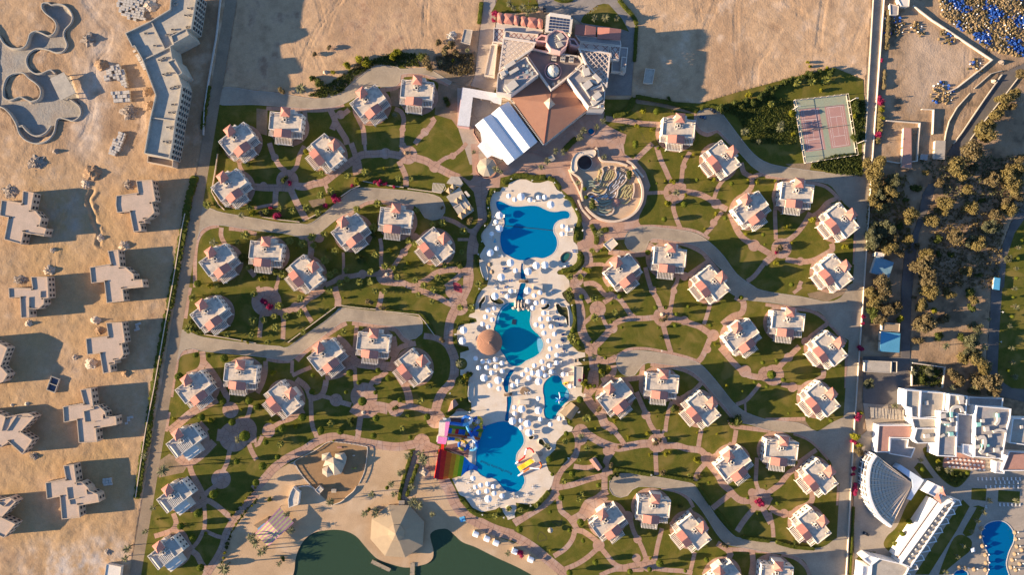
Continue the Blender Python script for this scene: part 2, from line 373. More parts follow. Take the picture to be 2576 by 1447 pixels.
# right hand grounds
lay('asphalt', T[3, 0].L('2700,580 2340,740 2130,1090 1870,1440 1800,1560 1950,1560 2060,1370 2340,1020 2700,600'), 3)
lay('asphalt', seg((T[3, 1], '1700,390 1620,640 1520,900 1480,1200 1455,1445'), (T[3, 2], '1440,300 1430,720 1340,720 1345,0'), (T[3, 1], '1380,1100 1500,800 1560,500 1620,400')), 3)
drv = seg((T[3, 1], '2720,500 2576,600 2440,800 2350,1050 2280,1300 2250,1445'), (T[3, 2], '2230,400 2200,700 2215,880 2260,960 2330,1090 2576,1150 2720,1150 2720,1020 2576,1020 2450,1010 2350,940 2310,850 2330,400 2360,0'), (T[3, 1], '2375,1445 2400,1150 2480,900 2576,760 2720,640'))
lay('asphalt', drv, 3)
lay('lawn', seg((T[3, 1], '2720,640 2576,760 2480,900 2400,1150 2375,1445'), (T[3, 2], '2360,0 2330,400 2310,850 2350,940 2450,1010 2576,1020 2720,1020')), 2)
lay('darksoil', T[3, 2].L('960,690 1430,700 1440,1000 1700,1005 1390,1030 1380,1190 1030,1170 960,1160'), 3)
lay('pave2', seg((T[3, 2], '960,1160 1390,1170 1500,1300 1520,1445 2720,1445 2720,1150 2576,1150 2330,1090 2250,1080 2720,1080'), (T[3, 3], '2720,0 2720,1600 880,1600 865,900 870,100 1000,0')), 2)
lay('lawn', smooth(T[3, 3].L('1560,180 1770,190 1760,360 1870,380 2040,400 2030,450 1890,570 1700,430'), 2, True), 4)
lay('lawn', T[3, 3].L('1470,370 1510,320 1560,330 1670,475 1560,480'), 4)
lay('lawn', smooth(T[3, 3].L('1530,580 1620,700 1560,880 1310,1215 1170,1160 1200,1060 1300,960 1400,740'), 2, True), 4)
lay('lawn', T[3, 3].L('1565,520 1700,550 1620,670 1570,590'), 4)
lay('lawn', T[3, 3].L('2050,575 2200,580 2190,705 2045,690'), 4); lay('lawn', T[3, 3].L('2318,595 2535,610 2530,725 2312,712'), 4)
lay('lawn', smooth(T[3, 3].L('1960,1030 2100,770 2060,760 2120,750 2180,770 2100,930 2050,1050'), 2, True), 4)
lay('lawn', T[3, 3].L('2030,760 1960,690 1800,940 1480,1445 1620,1445 1900,1000'), 4)
lay('lawn', smooth(T[3, 3].L('1720,1445 1880,1070 2040,1090 2035,1200 1930,1290 1800,1400 1760,1445'), 2, True), 4)
lay('lawn', smooth(T[3, 3].L('895,1290 960,1230 1090,1215 1070,1240 950,1290 960,1350 895,1390'), 2, True), 4)
rpool = smooth(T[3, 3].L('2150,1030 2190,950 2260,915 2350,910 2420,950 2470,1030 2465,1120 2420,1220 2395,1340 2420,1445 2440,1540 2200,1540 2220,1400 2215,1250 2180,1150'), 1.2, True)
rpool2 = smooth(T[3, 3].L('1870,1445 1900,1410 1950,1395 2000,1420 2010,1445 2010,1500 1860,1500'), 1.0, True)
# white stone deck round the pools
deck = (A1.L('960,310 1000,230 1100,230 1130,150 1300,85 1430,90 1560,150 1680,150 1820,110 1900,130 1960,240 2060,300 2110,380 2230,480 2320,600 2370,800 2290,960 2280,1080 2290,1200 2350,1290 2360,1400')
  + A2.L('2340,100 2320,180 2250,240 2010,290 2000,370 2130,380 2200,480 2210,600 2070,700 2100,780 2200,900 2240,1000 2280,1150 2260,1300 2200,1420')
  + A3.L('2170,60 2230,200 2360,330 2480,350 2490,420 2330,460 2440,560 2290,590 2280,960 2430,970 2420,1060 2500,1130 2440,1200 2340,1180 2200,1230 2130,1300 2060,1400')
  + A4.L('2380,180 2400,260 2500,310 2470,380 2330,430 2200,560 2180,700 2080,800 2020,930 2060,1080 2160,1180')
  + A5.L('1890,420 1860,480 1780,600 1600,750 1440,770 1240,740 1260,800 1240,930 1225,1010 1100,1050 1090,1010 1000,900 960,810 880,860 640,910 470,830 330,640 240,600 180,480 100,300 110,270 250,260')
  + A4.L('330,1230 500,1150 480,1200 500,840 250,700 240,560 250,150 420,20') + A3.L('450,1400 450,1260 370,1100 380,900 430,760 330,760 250,750 250,350 410,300 390,240 230,210 170,130 160,0')
  + A2.L('180,1440 220,1300 330,1260 550,1220 530,1160 400,1130 420,1080 510,1050 520,900 560,760 640,640 730,580 760,450 740,250 640,120 600,60') + A1.L('600,1440 700,1280 640,1190 610,1090 640,960 770,870 810,750 790,650 780,480 830,350 900,310'))
lay('deck', deck, 12)
lay('patio', A4.L('250,620 420,590 640,700 620,860 420,760 190,690'), 13); lay('patio', A4.L('300,130 500,150 520,260 300,210'), 13)
POOLS = {}
def pool(name, poly): POOLS[name] = smooth(poly, 0.8, True)
pool('top', A1.L('890,500 940,475 1020,500 1150,560 1300,575 1500,560 1640,570 1750,620 1870,665 1980,670 2060,655 2150,655 2200,690 2210,740 2180,785 2100,795 2000,830 1940,890 1915,960 1920,1040 1970,1140 1985,1240 1960,1340 1890,1430') + A2.L('1740,75 1600,62 1500,80 1430,110 1300,110 1180,70 1080,10') + A1.L('1020,1390 985,1300 965,1180 975,1060 1010,960 1040,880 1030,800 1000,720 960,660 910,600'))
pool('ca', A2.L('1348,165 1376,170 1370,250 1395,340 1424,450 1340,450 1332,300'))
pool('cb', A2.L('1335,532 1422,535 1390,640 1372,760 1385,858 1255,835 1288,690'))
pool('mid', A2.L('1210,870 1100,880 1020,930 950,1020 900,1130 885,1240 850,1360') + A3.L('930,0 980,140 965,290 1040,400 1090,500 1160,570 1260,590 1340,560 1430,490 1560,430 1660,360 1720,270 1733,180 1690,80 1625,0') + A2.L('1600,1410 1530,1330 1495,1220 1510,1100 1500,1020 1440,940 1330,900'))
pool('cc', A3.L('1150,658 1217,668 1150,780 1118,900 1112,1020 1108,1055 1060,1055 1030,980 1024,880 1060,790'))
pool('cd', A3.L('1090,1130 1162,1130 1165,1230 1140,1350 1120,1430') + A4.L('1345,110 1345,190 1283,190 1290,80') + A3.L('1072,1430 1085,1290'))
pool('kids', A3.L('1960,755 2020,770 2060,830 2090,920 2170,1000 2203,1100 2190,1190 2130,1250 2060,1330 1980,1435') + A4.L('2190,110 2130,160 2050,160 1990,110 1972,0') + A3.L('1758,1320 1750,1150 1730,1050 1740,920 1800,830 1880,770'))
pool('slide', A4.L('930,290 1050,240 1180,205 1300,205 1400,265 1500,310 1570,390 1610,480 1615,580 1570,670 1500,760 1475,860 1490,980 1560,1120 1620,1200 1625,1300 1580,1390') + A5.L('1380,450 1280,540 1180,550 1060,520 980,440 900,340 820,300 720,290 610,240 560,185 480,150') + A4.L('640,1065 750,985 760,790 800,600 840,480 880,380'))
pool('right', T[3, 3].L('2150,1030 2190,950 2260,915 2350,910 2420,950 2470,1030 2465,1120 2420,1220 2395,1340 2420,1445 2440,1540 2200,1540 2220,1400 2215,1250 2180,1150'))
pool('rightb', T[3, 3].L('1870,1445 1900,1410 1950,1395 2000,1420 2010,1445 2010,1500 1860,1500'))
for n_, q in POOLS.items():
 lay('coping', inset(q if area(q) > 0 else q[::-1], -0.55), 14)
 lay('void', q, 20)
# beds on and beside the deck
BEDS = [A2.L('590,870 680,755 700,770 690,840 640,900 625,960 600,1010 580,950'), A2.L('775,745 800,750 830,800 950,800 1030,860 1035,885 960,910 850,880 790,820'),
  A2.L('1690,970 1780,940 1800,890 1845,895 1840,960 1770,1000 1710,1000'), A2.L('1960,900 2010,890 2060,940 2150,950 2185,1010 2200,1300 2160,1280 2130,1150 2020,1080 1970,980'),
  A4.L('1700,480 1760,450 1795,460 1790,510 1740,530 1705,510'), A4.L('1880,590 1890,520 1950,515 2000,590 2080,640 2110,680 2060,720 1990,660 1900,610'),
  circle(A5.p(1120, 840), A5.m(50), 16), A2.L('2075,705 2190,660 2255,700 2270,800 2200,890 2130,820'), A1.L('2060,310 2050,240 1990,150 1950,180 1970,260 2010,290')]
for q in BEDS: lay('bed', smooth(q, 0.8, True), 21)
for s, c, r in ((A2, (2020, 130), 0),): pass
spa = smooth(A2.L('2045,80 2080,10 2150,-30 2215,0 2200,70 2130,140 2080,145'), 0.8, True); lay('coping', inset(spa if area(spa) > 0 else spa[::-1], -0.5), 22); lay('void', spa, 23)
lay('lawn', smooth(A2.L('500,20 590,60 650,450 680,520 720,580 560,690 490,1040 400,1000 370,870 430,720 490,450 480,260'), 1.2, True), 13)
lay('lawn', smooth(A2.L('130,1310 160,1180 270,1130 390,1150 445,1200 430,1250 330,1240 230,1260 170,1330'), 1, True), 13)
lay('lawn', smooth(A3.L('430,760 410,900 370,1060 400,1250 420,1390 370,1400 260,1350 130,1370 0,1440 -60,1350 0,1090 130,960 200,780'), 1.2, True), 11)
lay('lawn', smooth(A4.L('2430,390 2480,400 2530,540 2500,760 2300,1000 2170,1170 2100,1120 2030,1000 2025,920 2090,820 2190,700 2210,560 2330,430'), 1.2, True), 13)
lay('lawn', A5.L('250,610 330,660 470,850 640,930 880,880 960,815 1080,1010 1090,1045 900,1050 700,1010 480,900 350,800 240,700'), 13)
lay('lawn', A5.L('1250,740 1440,790 1600,770 1780,620 1880,490 1890,520 1650,760 1350,970 1240,1010 1220,950 1260,830'), 13)
lay('lawn', smooth(A1.L('480,370 540,560 560,850 440,980 330,900 250,800 490,640 460,450'), 1, True), 13)
lay('lawn', circle(A3.p(270, 548), A3.m(105), 20), 15); lay('lawn', smooth(A1.L('240,0 480,0 480,50 430,110 380,100 330,60'), 1, True), 7)
lay('lawn', smooth(A1.L('2290,1220 2270,1150 2300,950 2380,820 2440,930 2450,1150 2330,1220'), 1, True), 13)
lay('lawn', smooth(A2.L('2360,0 2460,20 2470,120 2400,250 2270,380 2260,450 2170,440 2100,375 2000,365 2000,300 2250,250 2340,150'), 1, True), 13)
lay('lawn', smooth(A2.L('2260,690 2300,830 2330,1000 2340,1400 2250,1420 2270,1150 2210,920'), 1, True), 13)
lay('lawn', smooth(A3.L('2190,60 2330,60 2480,250 2470,340 2380,320 2230,190'), 1, True), 13); lay('lawn', smooth(A3.L('2420,480 2520,480 2560,600 2500,830 2450,830 2460,580'), 1, True), 13)
# maze floor, tennis court
maze_c = T[2, 1].p(985, 470); lay('maze', smooth(T[2, 1].L('560,250 640,270 720,240 800,270 900,170 1050,185 1145,215 1230,290 1290,400 1298,560 1230,690 1120,755 1000,785 880,760 770,700 690,590 690,440 640,330'), 1.5, True), 16)
court = T[3, 0].L('262,1010 790,950 890,1560 370,1640'); lay('court', court, 5)
CRT = Sheet(2992, 0, _k)
def courtp(u, v):   # bilinear on the court quad
 a, b, c, d = court; return (a[0] * (1 - u) * (1 - v) + b[0] * u * (1 - v) + c[0] * u * v + d[0] * (1 - u) * v, a[1] * (1 - u) * (1 - v) + b[1] * u * (1 - v) + c[1] * u * v + d[1] * (1 - u) * v)
for u0, u1 in ((0.07, 0.45), (0.555, 0.93)):
 lay('courtpink', [courtp(u0, 0.15), courtp(u1, 0.15), courtp(u1, 0.83), courtp(u0, 0.83)], 6)
 for (a, b, c_, d_) in ((.1, .9, .17, .175), (.1, .9, .805, .81), (.1, .11, .17, .81), (.89, .9, .17, .81), (.2, .21, .17, .81), (.79, .8, .17, .81), (.2, .8, .33, .335), (.2, .8, .645, .65), (.497, .506, .33, .65)):
  f = lambda t: u0 + (u1 - u0) * t
  lay('courtline', [courtp(f(a), c_), courtp(f(b), c_), courtp(f(b), d_), courtp(f(a), d_)], 7)

# garden paths: centre lines with their widths; discs where they meet
PATHS = {
(0, 1): ['40 2400,150 2410,230 2440,280', '40 1960,1440 1960,1150 1990,950 2080,850 2200,820', '45 2225,840 2220,920 2250,990 2300,1080', '40 2300,850 2400,860 2576,905', '50 2490,1240 2560,1330'],
(0, 2): ['40 1910,0 1890,100 1870,250 1860,310', '60 2030,640 2040,740 2000,830 1880,880', '40 1990,625 1830,660 1780,720 1770,800 1740,950 1720,1100', '60 2040,740 2120,830 2200,950 2280,1100 2270,1150', 'o82 2315,1230', '80 2180,1120 2050,1190 1920,1260 1780,1380 1700,1445', '45 2520,1180 2490,1290 2440,1350', 'o130 2450,1430', '60 2000,1360 2080,1445', '50 1690,1250 1660,1445'],
(0, 3): ['o150 2350,60', '120 2180,40 2360,60 2576,60', '80 2150,110 2000,260 1880,320 1780,260', '55 1900,330 1930,430 1980,520 2030,620 2060,690 2110,710 2200,770 2290,850 2350,900', '45 2310,180 2280,320 2240,400', 'o98 2220,485', '50 2160,560 2080,620 2030,670', '80 2060,700 1980,750 1900,790', '40 2050,740 2060,880 2050,1010', '50 1740,830 1770,920 1740,990 1650,1030 1550,1060', '60 1740,990 1830,1030 1880,1120 1920,1200 1980,1250 2020,1330 2070,1400', '40 2045,1000 1990,1110 1920,1190', '40 2050,1000 2180,1060 2240,1070', '75 2576,630 2480,730 2390,840 2330,930 2270,1040 2240,1160 2180,1280 2100,1400 2060,1470', '50 2500,130 2530,210 2576,290'],
(1, 0): ['45 480,1085 490,1200 480,1320 450,1400', '60 740,1100 770,1160 790,1220 760,1300', '50 770,1160 860,1150 930,1100', 'o45 845,1150', '60 790,1220 850,1320 900,1400 910,1450', '50 1000,1080 1030,1200 1070,1290 1085,1450', '45 1390,1090 1450,1120 1480,1200 1465,1300 1460,1450', 'o32 1467,1300', '50 1760,1180 1780,1210 1720,1300 1640,1380 1590,1445', 'o42 1690,1325', '40 100,1085 480,1105 700,1100 880,1050', '40 1240,890 1300,900 1400,880 1455,830 1465,760 1600,748 1720,765 1850,815 1930,850'],
(1, 1): ['50 130,-10 160,90 190,150 230,220 290,270', 'o38 185,135', '45 480,20 430,120 400,230 340,290', 'o112 310,370', '70 310,440 230,440 100,440 -20,430', 'o40 70,420', '55 200,450 190,530 190,640', '65 340,450 390,560 440,660 500,765', '75 400,420 480,430 580,400 680,380 760,320 850,250 920,200 980,160 1060,110 1200,100 1290,95 1400,110 1480,130', 'o55 1297,95', '40 690,400 720,490', '70 720,240 800,290', '55 950,-10 985,90 1000,150 990,250 1000,310', '45 1020,140 1050,290', '30 1085,-10 1095,90', '70 1460,0 1490,60 1530,110', 'o95 1520,110', '55 1430,170 1480,280 1500,340 1500,430', '75 1560,130 1700,170 1780,220 1860,260 1960,310 2070,350', 'o58 1790,230', '40 1800,210 1900,140 1970,118 2060,50 2110,-10', 'o35 1970,120', '38 1240,950 1255,1040 1250,1200 1270,1290 1240,1350', '50 1560,940 1640,940', 'o45 1590,940', '45 1545,1000 1500,1060 1440,1140 1400,1200 1350,1270 1300,1310', 'o40 1480,1090', 'o88 1290,1330', '50 1230,1310 1080,1310 950,1330 850,1340 760,1390 690,1420', 'o45 1065,1310', '60 1300,1390 1400,1400 1480,1400 1560,1430 1700,1370 1800,1300 1900,1270 2000,1262 2160,1270', '28 870,1090 875,1200 870,1320', '60 540,980 550,1080 530,1160', '45 430,930 540,960 640,945', 'o48 630,945', '45 1850,740 1980,780 2080,840 2170,885', '30 2020,960 2130,960', '55 1900,1440 2000,1360 2070,1290', '35 230,1300 210,1400 190,1450', '30 -20,645 100,620 210,600', '110 2250,380 2255,600 2270,750 2205,900 2170,1050 2165,1200 2135,1300 2130,1450', '55 800,750 950,680 1100,590 1250,575 1430,605 1580,630'],
(1, 2): ['o150 100,140', '40 10,-10 50,60 110,130', '40 200,-10 190,60 150,130', '45 240,240 270,300 270,400 265,520', '45 60,240 45,350 30,500', '60 200,250 320,230 390,190 460,170 520,110 600,70 670,10', 'o50 390,195', '45 470,190 510,270 570,365', '65 785,-10 800,60 820,120 815,190', '50 1260,40 1240,150 1215,220', '60 1560,20 1650,30 1750,70 1850,110 1940,160 2040,190', 'o88 1985,30', '60 1960,100 2000,170', '90 2120,-10 2040,150 1965,280 1930,420 1930,560 1985,700 1990,830 1960,950 1850,1080 1800,1230 1795,1330', 'o90 2040,190', '60 1680,485 1780,500 1870,540 1930,600', '50 1400,420 1480,520 1560,560', '55 1600,560 1450,600 1390,680 1360,790', '40 1010,360 1000,450 985,600 960,690', '40 1380,490 1395,600 1370,700', '60 900,350 800,405 700,475 600,555 480,645 400,730', '50 960,352 1200,380 1420,425', '45 810,490 880,540 940,610 960,680', '35 100,720 240,742 360,735', '35 360,730 355,860', '40 360,885 450,840 550,800', '90 950,690 1000,750 1100,770 1300,790 1400,800', '90 690,890 830,860 970,770', '42 985,800 990,900 1000,1010', '55 700,930 680,1030 640,1090 550,1120', 'o65 800,1130', '40 640,1085 760,1115', '50 840,1150 950,1180', 'o135 1080,1090', '50 1130,1000 1180,930 1240,900 1310,840', 'o45 1210,930', '110 960,1200 1050,1250 1150,1250 1200,1200 1320,1220', 'o82 1400,1215', '60 1460,1190 1600,1205 1700,1240 1830,1265', '75 1390,800 1440,900 1500,1000 1530,1100 1540,1190', '55 1045,1290 1030,1400 1020,1450', '45 545,1110 550,1250 555,1350 580,1450', '60 400,920 500,1000 545,1110', '45 90,740 90,850 60,960 10,1060', 'o60 125,1420', '45 150,1410 260,1345 350,1320 480,1240', 'o75 2060,1280', 'o95 1800,1320'],
(1, 3): ['o65 120,5', '40 60,50 20,130 -20,150', '45 580,-10 605,60', '55 1030,-10 1015,70', '85 -30,590 30,540 90,470 180,370 320,270 480,190 620,100 760,60 900,80 1100,120 1400,160 1600,130 1680,120', 'o82 1660,110', '100 1700,150 1820,200', '72 1640,170 1590,300 1540,450 1480,690', '110 1830,230 1880,480 1940,600 2010,750 2110,850 2250,930 2400,1000 2576,1050', '60 1690,200 1700,330 1720,480'],
(2, 0): ['55 930,1190 1100,1210 1300,1240 1500,1250', '45 1840,1140 1850,1290 1950,1350 2050,1310 2120,1370 2200,1450'],
(2, 1): ['50 1210,180 1310,80 1400,-5', '50 1440,20 1480,150 1530,260 1570,350 1620,430', '45 1780,80 1720,180 1700,270 1690,370 1650,440', 'o32 1712,225', 'o110 1620,490', 'o40 1700,430', '36 1340,495 1440,490 1530,485', '45 1610,560 1610,650 1640,750 1685,860', '60 1690,470 1850,500 1950,540 2040,600 2150,660', 'o52 2040,600', '40 2150,320 2080,400 2040,480 2010,580', '42 2100,680 2030,770 2000,830 1925,915', 'o38 2015,790', '60 2180,690 2220,800 2270,900 2340,970 2420,1010 2590,1110', 'o60 2420,1020', '45 2580,1130 2500,1230 2420,1330 2350,1380', '50 2290,190 2320,290 2380,320 2400,370 2390,440 2300,530', '45 2390,340 2500,300 2590,320', '85 690,1000 740,1080 760,1200 700,1290 620,1380 610,1450', '38 770,1215 890,1210 950,1240', '60 820,1070 910,990', '60 960,1080 1130,1105 1330,1095 1395,1000', 'o65 640,1370', '45 1380,970 1600,985 1760,1020 1900,1090 1950,1150 2050,1270 2160,1410', '45 1330,1240 1350,1330 1385,1450', '40 1660,1320 1640,1400 1610,1450', 'o45 1720,1330', '45 1760,1320 1870,1240 1960,1180', '40 1350,1110 1360,1200 1400,1270', '28 1240,830 1450,828 1800,868 1970,950', '50 710,1410 800,1400 880,1450'],
(2, 2): ['90 610,-10 650,130 680,250 680,380 720,500 790,600 800,680 812,800 790,930 760,1030 740,1100', '50 860,-5 940,80 1040,95 1100,150 1180,270 1220,300', 'o42 980,80', 'o82 850,215', '50 770,150 700,40 640,0', '50 910,150 1000,90', '38 895,280 920,350 960,410', '40 805,275 700,370', '55 940,420 1060,340 1180,310 1300,310 1420,300 1480,300', '70 1010,380 920,490 830,580 760,620', 'o50 1000,410', '50 1405,-10 1410,50 1450,120 1490,240', 'o38 1402,25', '45 1615,-10 1600,100 1575,240', 'o34 1615,35', 'o102 1510,290', '60 1590,310 1700,330 1780,360 1870,390 1930,430 2020,490', 'o46 1720,330', '40 1985,140 1950,270 1915,370', 'o60 2010,480', '55 1975,520 1930,630 1890,710 1855,745', 'o40 1950,620', '50 1510,380 1540,500 1585,655', '60 2230,90 2310,140 2300,250 2200,290 2100,370', '60 2080,600 2150,680 2230,770 2330,860 2400,890 2500,900 2590,880', 'o62 2330,840', 'o75 2535,870', '40 2480,970 2400,1070 2330,1140 2240,1175', '22 2330,1160 2335,1260', 'o70 780,610', '70 780,660 860,720 960,740 1040,700', '30 1010,710 1150,625 1300,612 1450,632 1700,688 1870,745', '60 820,780 830,900 820,1000 750,1080', '60 1010,780 1000,870 890,940', '50 1300,770 1290,880 1240,910 1040,930', '42 1380,770 1600,800 1760,845 1900,945 2050,1120 2160,1250 2230,1330', '45 1290,900 1290,1020 1340,1110', '50 1240,1050 1290,1170 1340,1280 1380,1380 1425,1450', 'o46 1335,1280', '40 1595,1140 1560,1250 1540,1350 1530,1450', 'o52 1650,1140', '45 1690,1110 1800,1050 1895,955', '85 730,1090 800,1190 890,1290', '90 890,1280 920,1370 980,1400 1020,1450', 'o75 680,1445', '45 2170,1320 2200,1390 2300,1405 2590,1440'],
(2, 3): ['o92 660,60', '80 730,20 820,80 920,130 1050,170 1180,150 1300,130 1400,130', '50 1005,-10 1080,80 1125,150', 'o98 1450,120', '70 1440,-10 1450,60', '26 1515,-10 1490,60', '65 1530,150 1650,150 1750,180 1850,190 1900,210 1960,280', '45 1890,-10 1870,100 1860,180', '60 2200,130 2120,200 1970,290', '45 2215,130 2230,60 2240,-10', 'o66 1950,280', '50 1930,330 1860,410 1825,500', '65 1965,330 2060,450 2100,530 2180,600 2220,650 2290,700 2400,700 2500,670', 'o112 2480,690', 'o42 2400,620', '40 2450,270 2440,440 2440,520 2470,610', '55 2190,630 2100,700 2000,780', '55 2430,770 2360,850 2300,930 2250,1010', '60 2500,760 2540,840 2590,930', '45 1430,200 1435,320 1440,445', '65 1000,200 940,290 930,380 915,460', 'o60 960,200', '50 610,355 700,370 800,360 860,320', '78 645,120 620,240 560,310 480,390 430,500 420,600 380,680 280,760 150,840 10,930', '60 450,570 600,540 750,490 900,450 1000,410', '55 425,600 460,700 480,800 560,870 620,950 650,1000 700,1010 830,1100 870,1160', '110 600,910 700,850 760,740 850,700 920,640', '60 920,450 920,600 940,650', 'o60 860,1150', '50 850,1180 750,1270 640,1340 520,1390 440,1410', '50 870,1160 950,1260 1020,1340 1100,1370 1200,1350 1310,1335', '50 620,990 600,1080 530,1180 410,1260', '95 -30,1040 120,1120 250,1210 330,1280 440,1370 560,1470', '45 1175,860 1200,980 1240,1070 1260,1100 1310,1210 1345,1320', 'o42 1250,1090', '45 1495,980 1470,1080 1450,1160 1425,1300', 'o80 1370,1340', 'o45 1240,1280', '45 1390,1380 1550,1400 1700,1410 1800,1435', '40 1825,1220 1800,1330 1770,1450', '45 1300,1360 1290,1395 1100,1392 1000,1400 870,1455', '55 1580,950 1700,860 1800,790', '35 1490,575 1650,610 1760,680 1810,770', '60 2050,1130 2170,1210 2170,1270 2100,1310 1990,1370 1920,1450', '40 2170,1190 2400,1200 2590,1220', '55 2400,1200 2410,1330 2390,1450', 'o60 1150,865'],
(3, 1): ['40 100,350 80,500 80,640 75,700 85,960', '50 430,690 370,800 290,900 200,970 120,990', 'o102 140,1050', '70 -30,1200 70,1110', '55 640,1000 650,1060 560,1120 460,1170 330,1185 180,1160', 'o42 330,1180', '35 370,385 550,415 650,480 730,570', '45 690,550 600,590 520,680 440,730', '22 880,850 865,1210', '40 340,1380 310,1450', '30 -20,330 100,340 300,375'],
(3, 2): ['35 340,-10 260,55', '35 -20,170 310,215 450,240 560,305 660,405 790,550', '45 605,360 500,440 420,510 370,570', 'o42 380,540', '55 320,590 220,690 150,760 90,830', 'o46 210,700', 'o106 60,880', '50 560,830 560,890 480,940 390,1000 270,1000 140,970', 'o50 250,1000', '25 790,670 785,1010', '38 -20,1328 170,1325 380,1320'],
(3, 3): ['55 300,370 220,420 170,480 120,540 -20,640', '45 310,320 380,270 490,190', '55 450,630 440,710 350,770 240,830 120,830 20,770', 'o46 165,830', '100 -20,690 30,720', '40 20,820 50,950 60,1070', '22 710,550 700,750', '40 140,1240 260,1270 340,1320 400,1390 420,1450', '25 260,30 400,85 500,165 610,290'],
}
nj = 0
for key, ls in PATHS.items():
 s = T[key]
 for t in ls:
  h, rest = t.split(' ', 1); pts = s.L(rest)
  if h[0] == 'o':
   r = s.m(float(h[1:])); lay('path', circle(pts[0], r, max(14, int(r * 4))), 6)
   if r > 4:
    a0 = rnd.random() * PI
    for k in range(int(r * 1.1)):
     a = a0 + 2 * PI * k / int(r * 1.1) + rnd.uniform(-.15, .15); q0 = (pts[0][0] + r * .36 * math.cos(a), pts[0][1] + r * .36 * math.sin(a)); q1 = (pts[0][0] + (r + .1) * math.cos(a), pts[0][1] + (r + .1) * math.sin(a))
     lay('joint', grow([q0, q1], 0.16), 7)
    lay('joint', [*inset(circle(pts[0], r * .36 + .08, 14), 0)] , 6.4); lay('path', circle(pts[0], r * .36 - .08, 14), 6.6)
   continue
  wd = s.m(float(h)); c = smooth(pts, 1.6); lay('path', grow(c, wd), 6)
  acc = 0; nxt = rnd.uniform(1.5, 3.2)
  for i in range(1, len(c)):
   acc += math.dist(c[i], c[i - 1])
   if acc >= nxt:
    acc = 0; nxt = rnd.uniform(2.4, 4.0)
    tx, ty = c[i][0] - c[i - 1][0], c[i][1] - c[i - 1][1]; l = math.hypot(tx, ty); sk = rnd.uniform(-.35, .35)
    nx, ny = -ty / l + sk * tx / l, tx / l + sk * ty / l
    lay('joint', grow([(c[i][0] + nx * wd * .58, c[i][1] + ny * wd * .58), (c[i][0] - nx * wd * .58, c[i][1] - ny * wd * .58)], 0.15), 6.3)
  if wd > 4.2:
   lay('joint', grow(offset_line(c, rnd.uniform(-.1, .1) * wd), 0.14), 6.25)
# crazy joints over the big plaza
bx0, bx1 = min(p[0] for p in pse), max(p[0] for p in pse); by0, by1 = min(p[1] for p in pse), max(p[1] for p in pse)
for k in range(64):
 a = rnd.choice((0.5, -1.07, 0.55, -0.95)) + rnd.uniform(-.3, .3); x, y = rnd.uniform(bx0, bx1), rnd.uniform(by0, by1); ln = rnd.uniform(4, 12)
 m_ = (x + ln * math.cos(a) * .5 + rnd.uniform(-.6, .6), y + ln * math.sin(a) * .5 + rnd.uniform(-.6, .6))
 lay('joint', grow([(x, y), m_, (x + ln * math.cos(a), y + ln * math.sin(a))], 0.14), 6.2)
# paved circle round each villa
for x, y, r, lb, kd in VILLAS:
 n_ = 40; P = []
 for i in range(n_):
  a = 2 * PI * i / n_; rr = 12.6 if kd != 'L' else 11.5
  lx, ly = rr * math.cos(a), rr * 0.93 * math.sin(a) - 1.6
  P.append((x + lx * math.cos(r) - ly * math.sin(r), y + lx * math.sin(r) + ly * math.cos(r)))
 lay('path', P, 5.5)
 for k in range(13):
  a = r + 2 * PI * (k + .5) / 13; cx, cy = x + 1.6 * math.sin(r), y - 1.6 * math.cos(r)
  lay('joint', grow([(cx + 9.2 * math.cos(a), cy + 9.2 * math.sin(a)), (cx + 12.9 * math.cos(a), cy + 12.9 * math.sin(a))], 0.15), 5.7)

# cut everything
vs_, fs_ = [], []
for pr, kd, p in LAY:
 o = len(vs_); vs_ += [Vector(q) for q in p]; fs_.append(list(range(o, o + len(p))))
cv, ce, cf, _, _, of = delaunay_2d_cdt(vs_, [], fs_, 1, 1e-4)
CV = [(v.x, v.y) for v in cv]
best = [max(o, key=lambda i: LAY[i][0]) if o else -1 for o in of]
kinds = [LAY[b][1] if b >= 0 else None for b in best]
par = list(range(len(cf)))
def find(i):
 while par[i] != i: par[i] = par[par[i]]; i = par[i]
 return i
em = {}
for i, f in enumerate(cf):
 for a, b in zip(f, f[1:] + f[:1] if isinstance(f, list) else f[1:] + f[:1]):
  k = (a, b) if a < b else (b, a)
  if k in em:
   j = em[k]
   if kinds[i] == kinds[j]: par[find(i)] = find(j)
  else: em[k] = i
comp = {}
for i in range(len(cf)):
 if kinds[i]: comp.setdefault(find(i), []).append(i)
ZT = {'lawn': 0.07, 'soil': 0.05, 'beach': 0.03, 'playground': 0.06, 'paving': 0.05, 'concrete': 0.06, 'road': 0.02, 'asphalt': 0.03, 'dirtroad': .025, 'darksoil': 0.03, 'pave2': 0.04, 'deck': 0.14, 'patio': 0.15, 'coping': 0.2, 'bed': 0.05, 'maze': 0.06, 'court': 0.05, 'courtpink': 0.054, 'courtline': 0.058, 'path': 0.10, 'joint': 0.035}
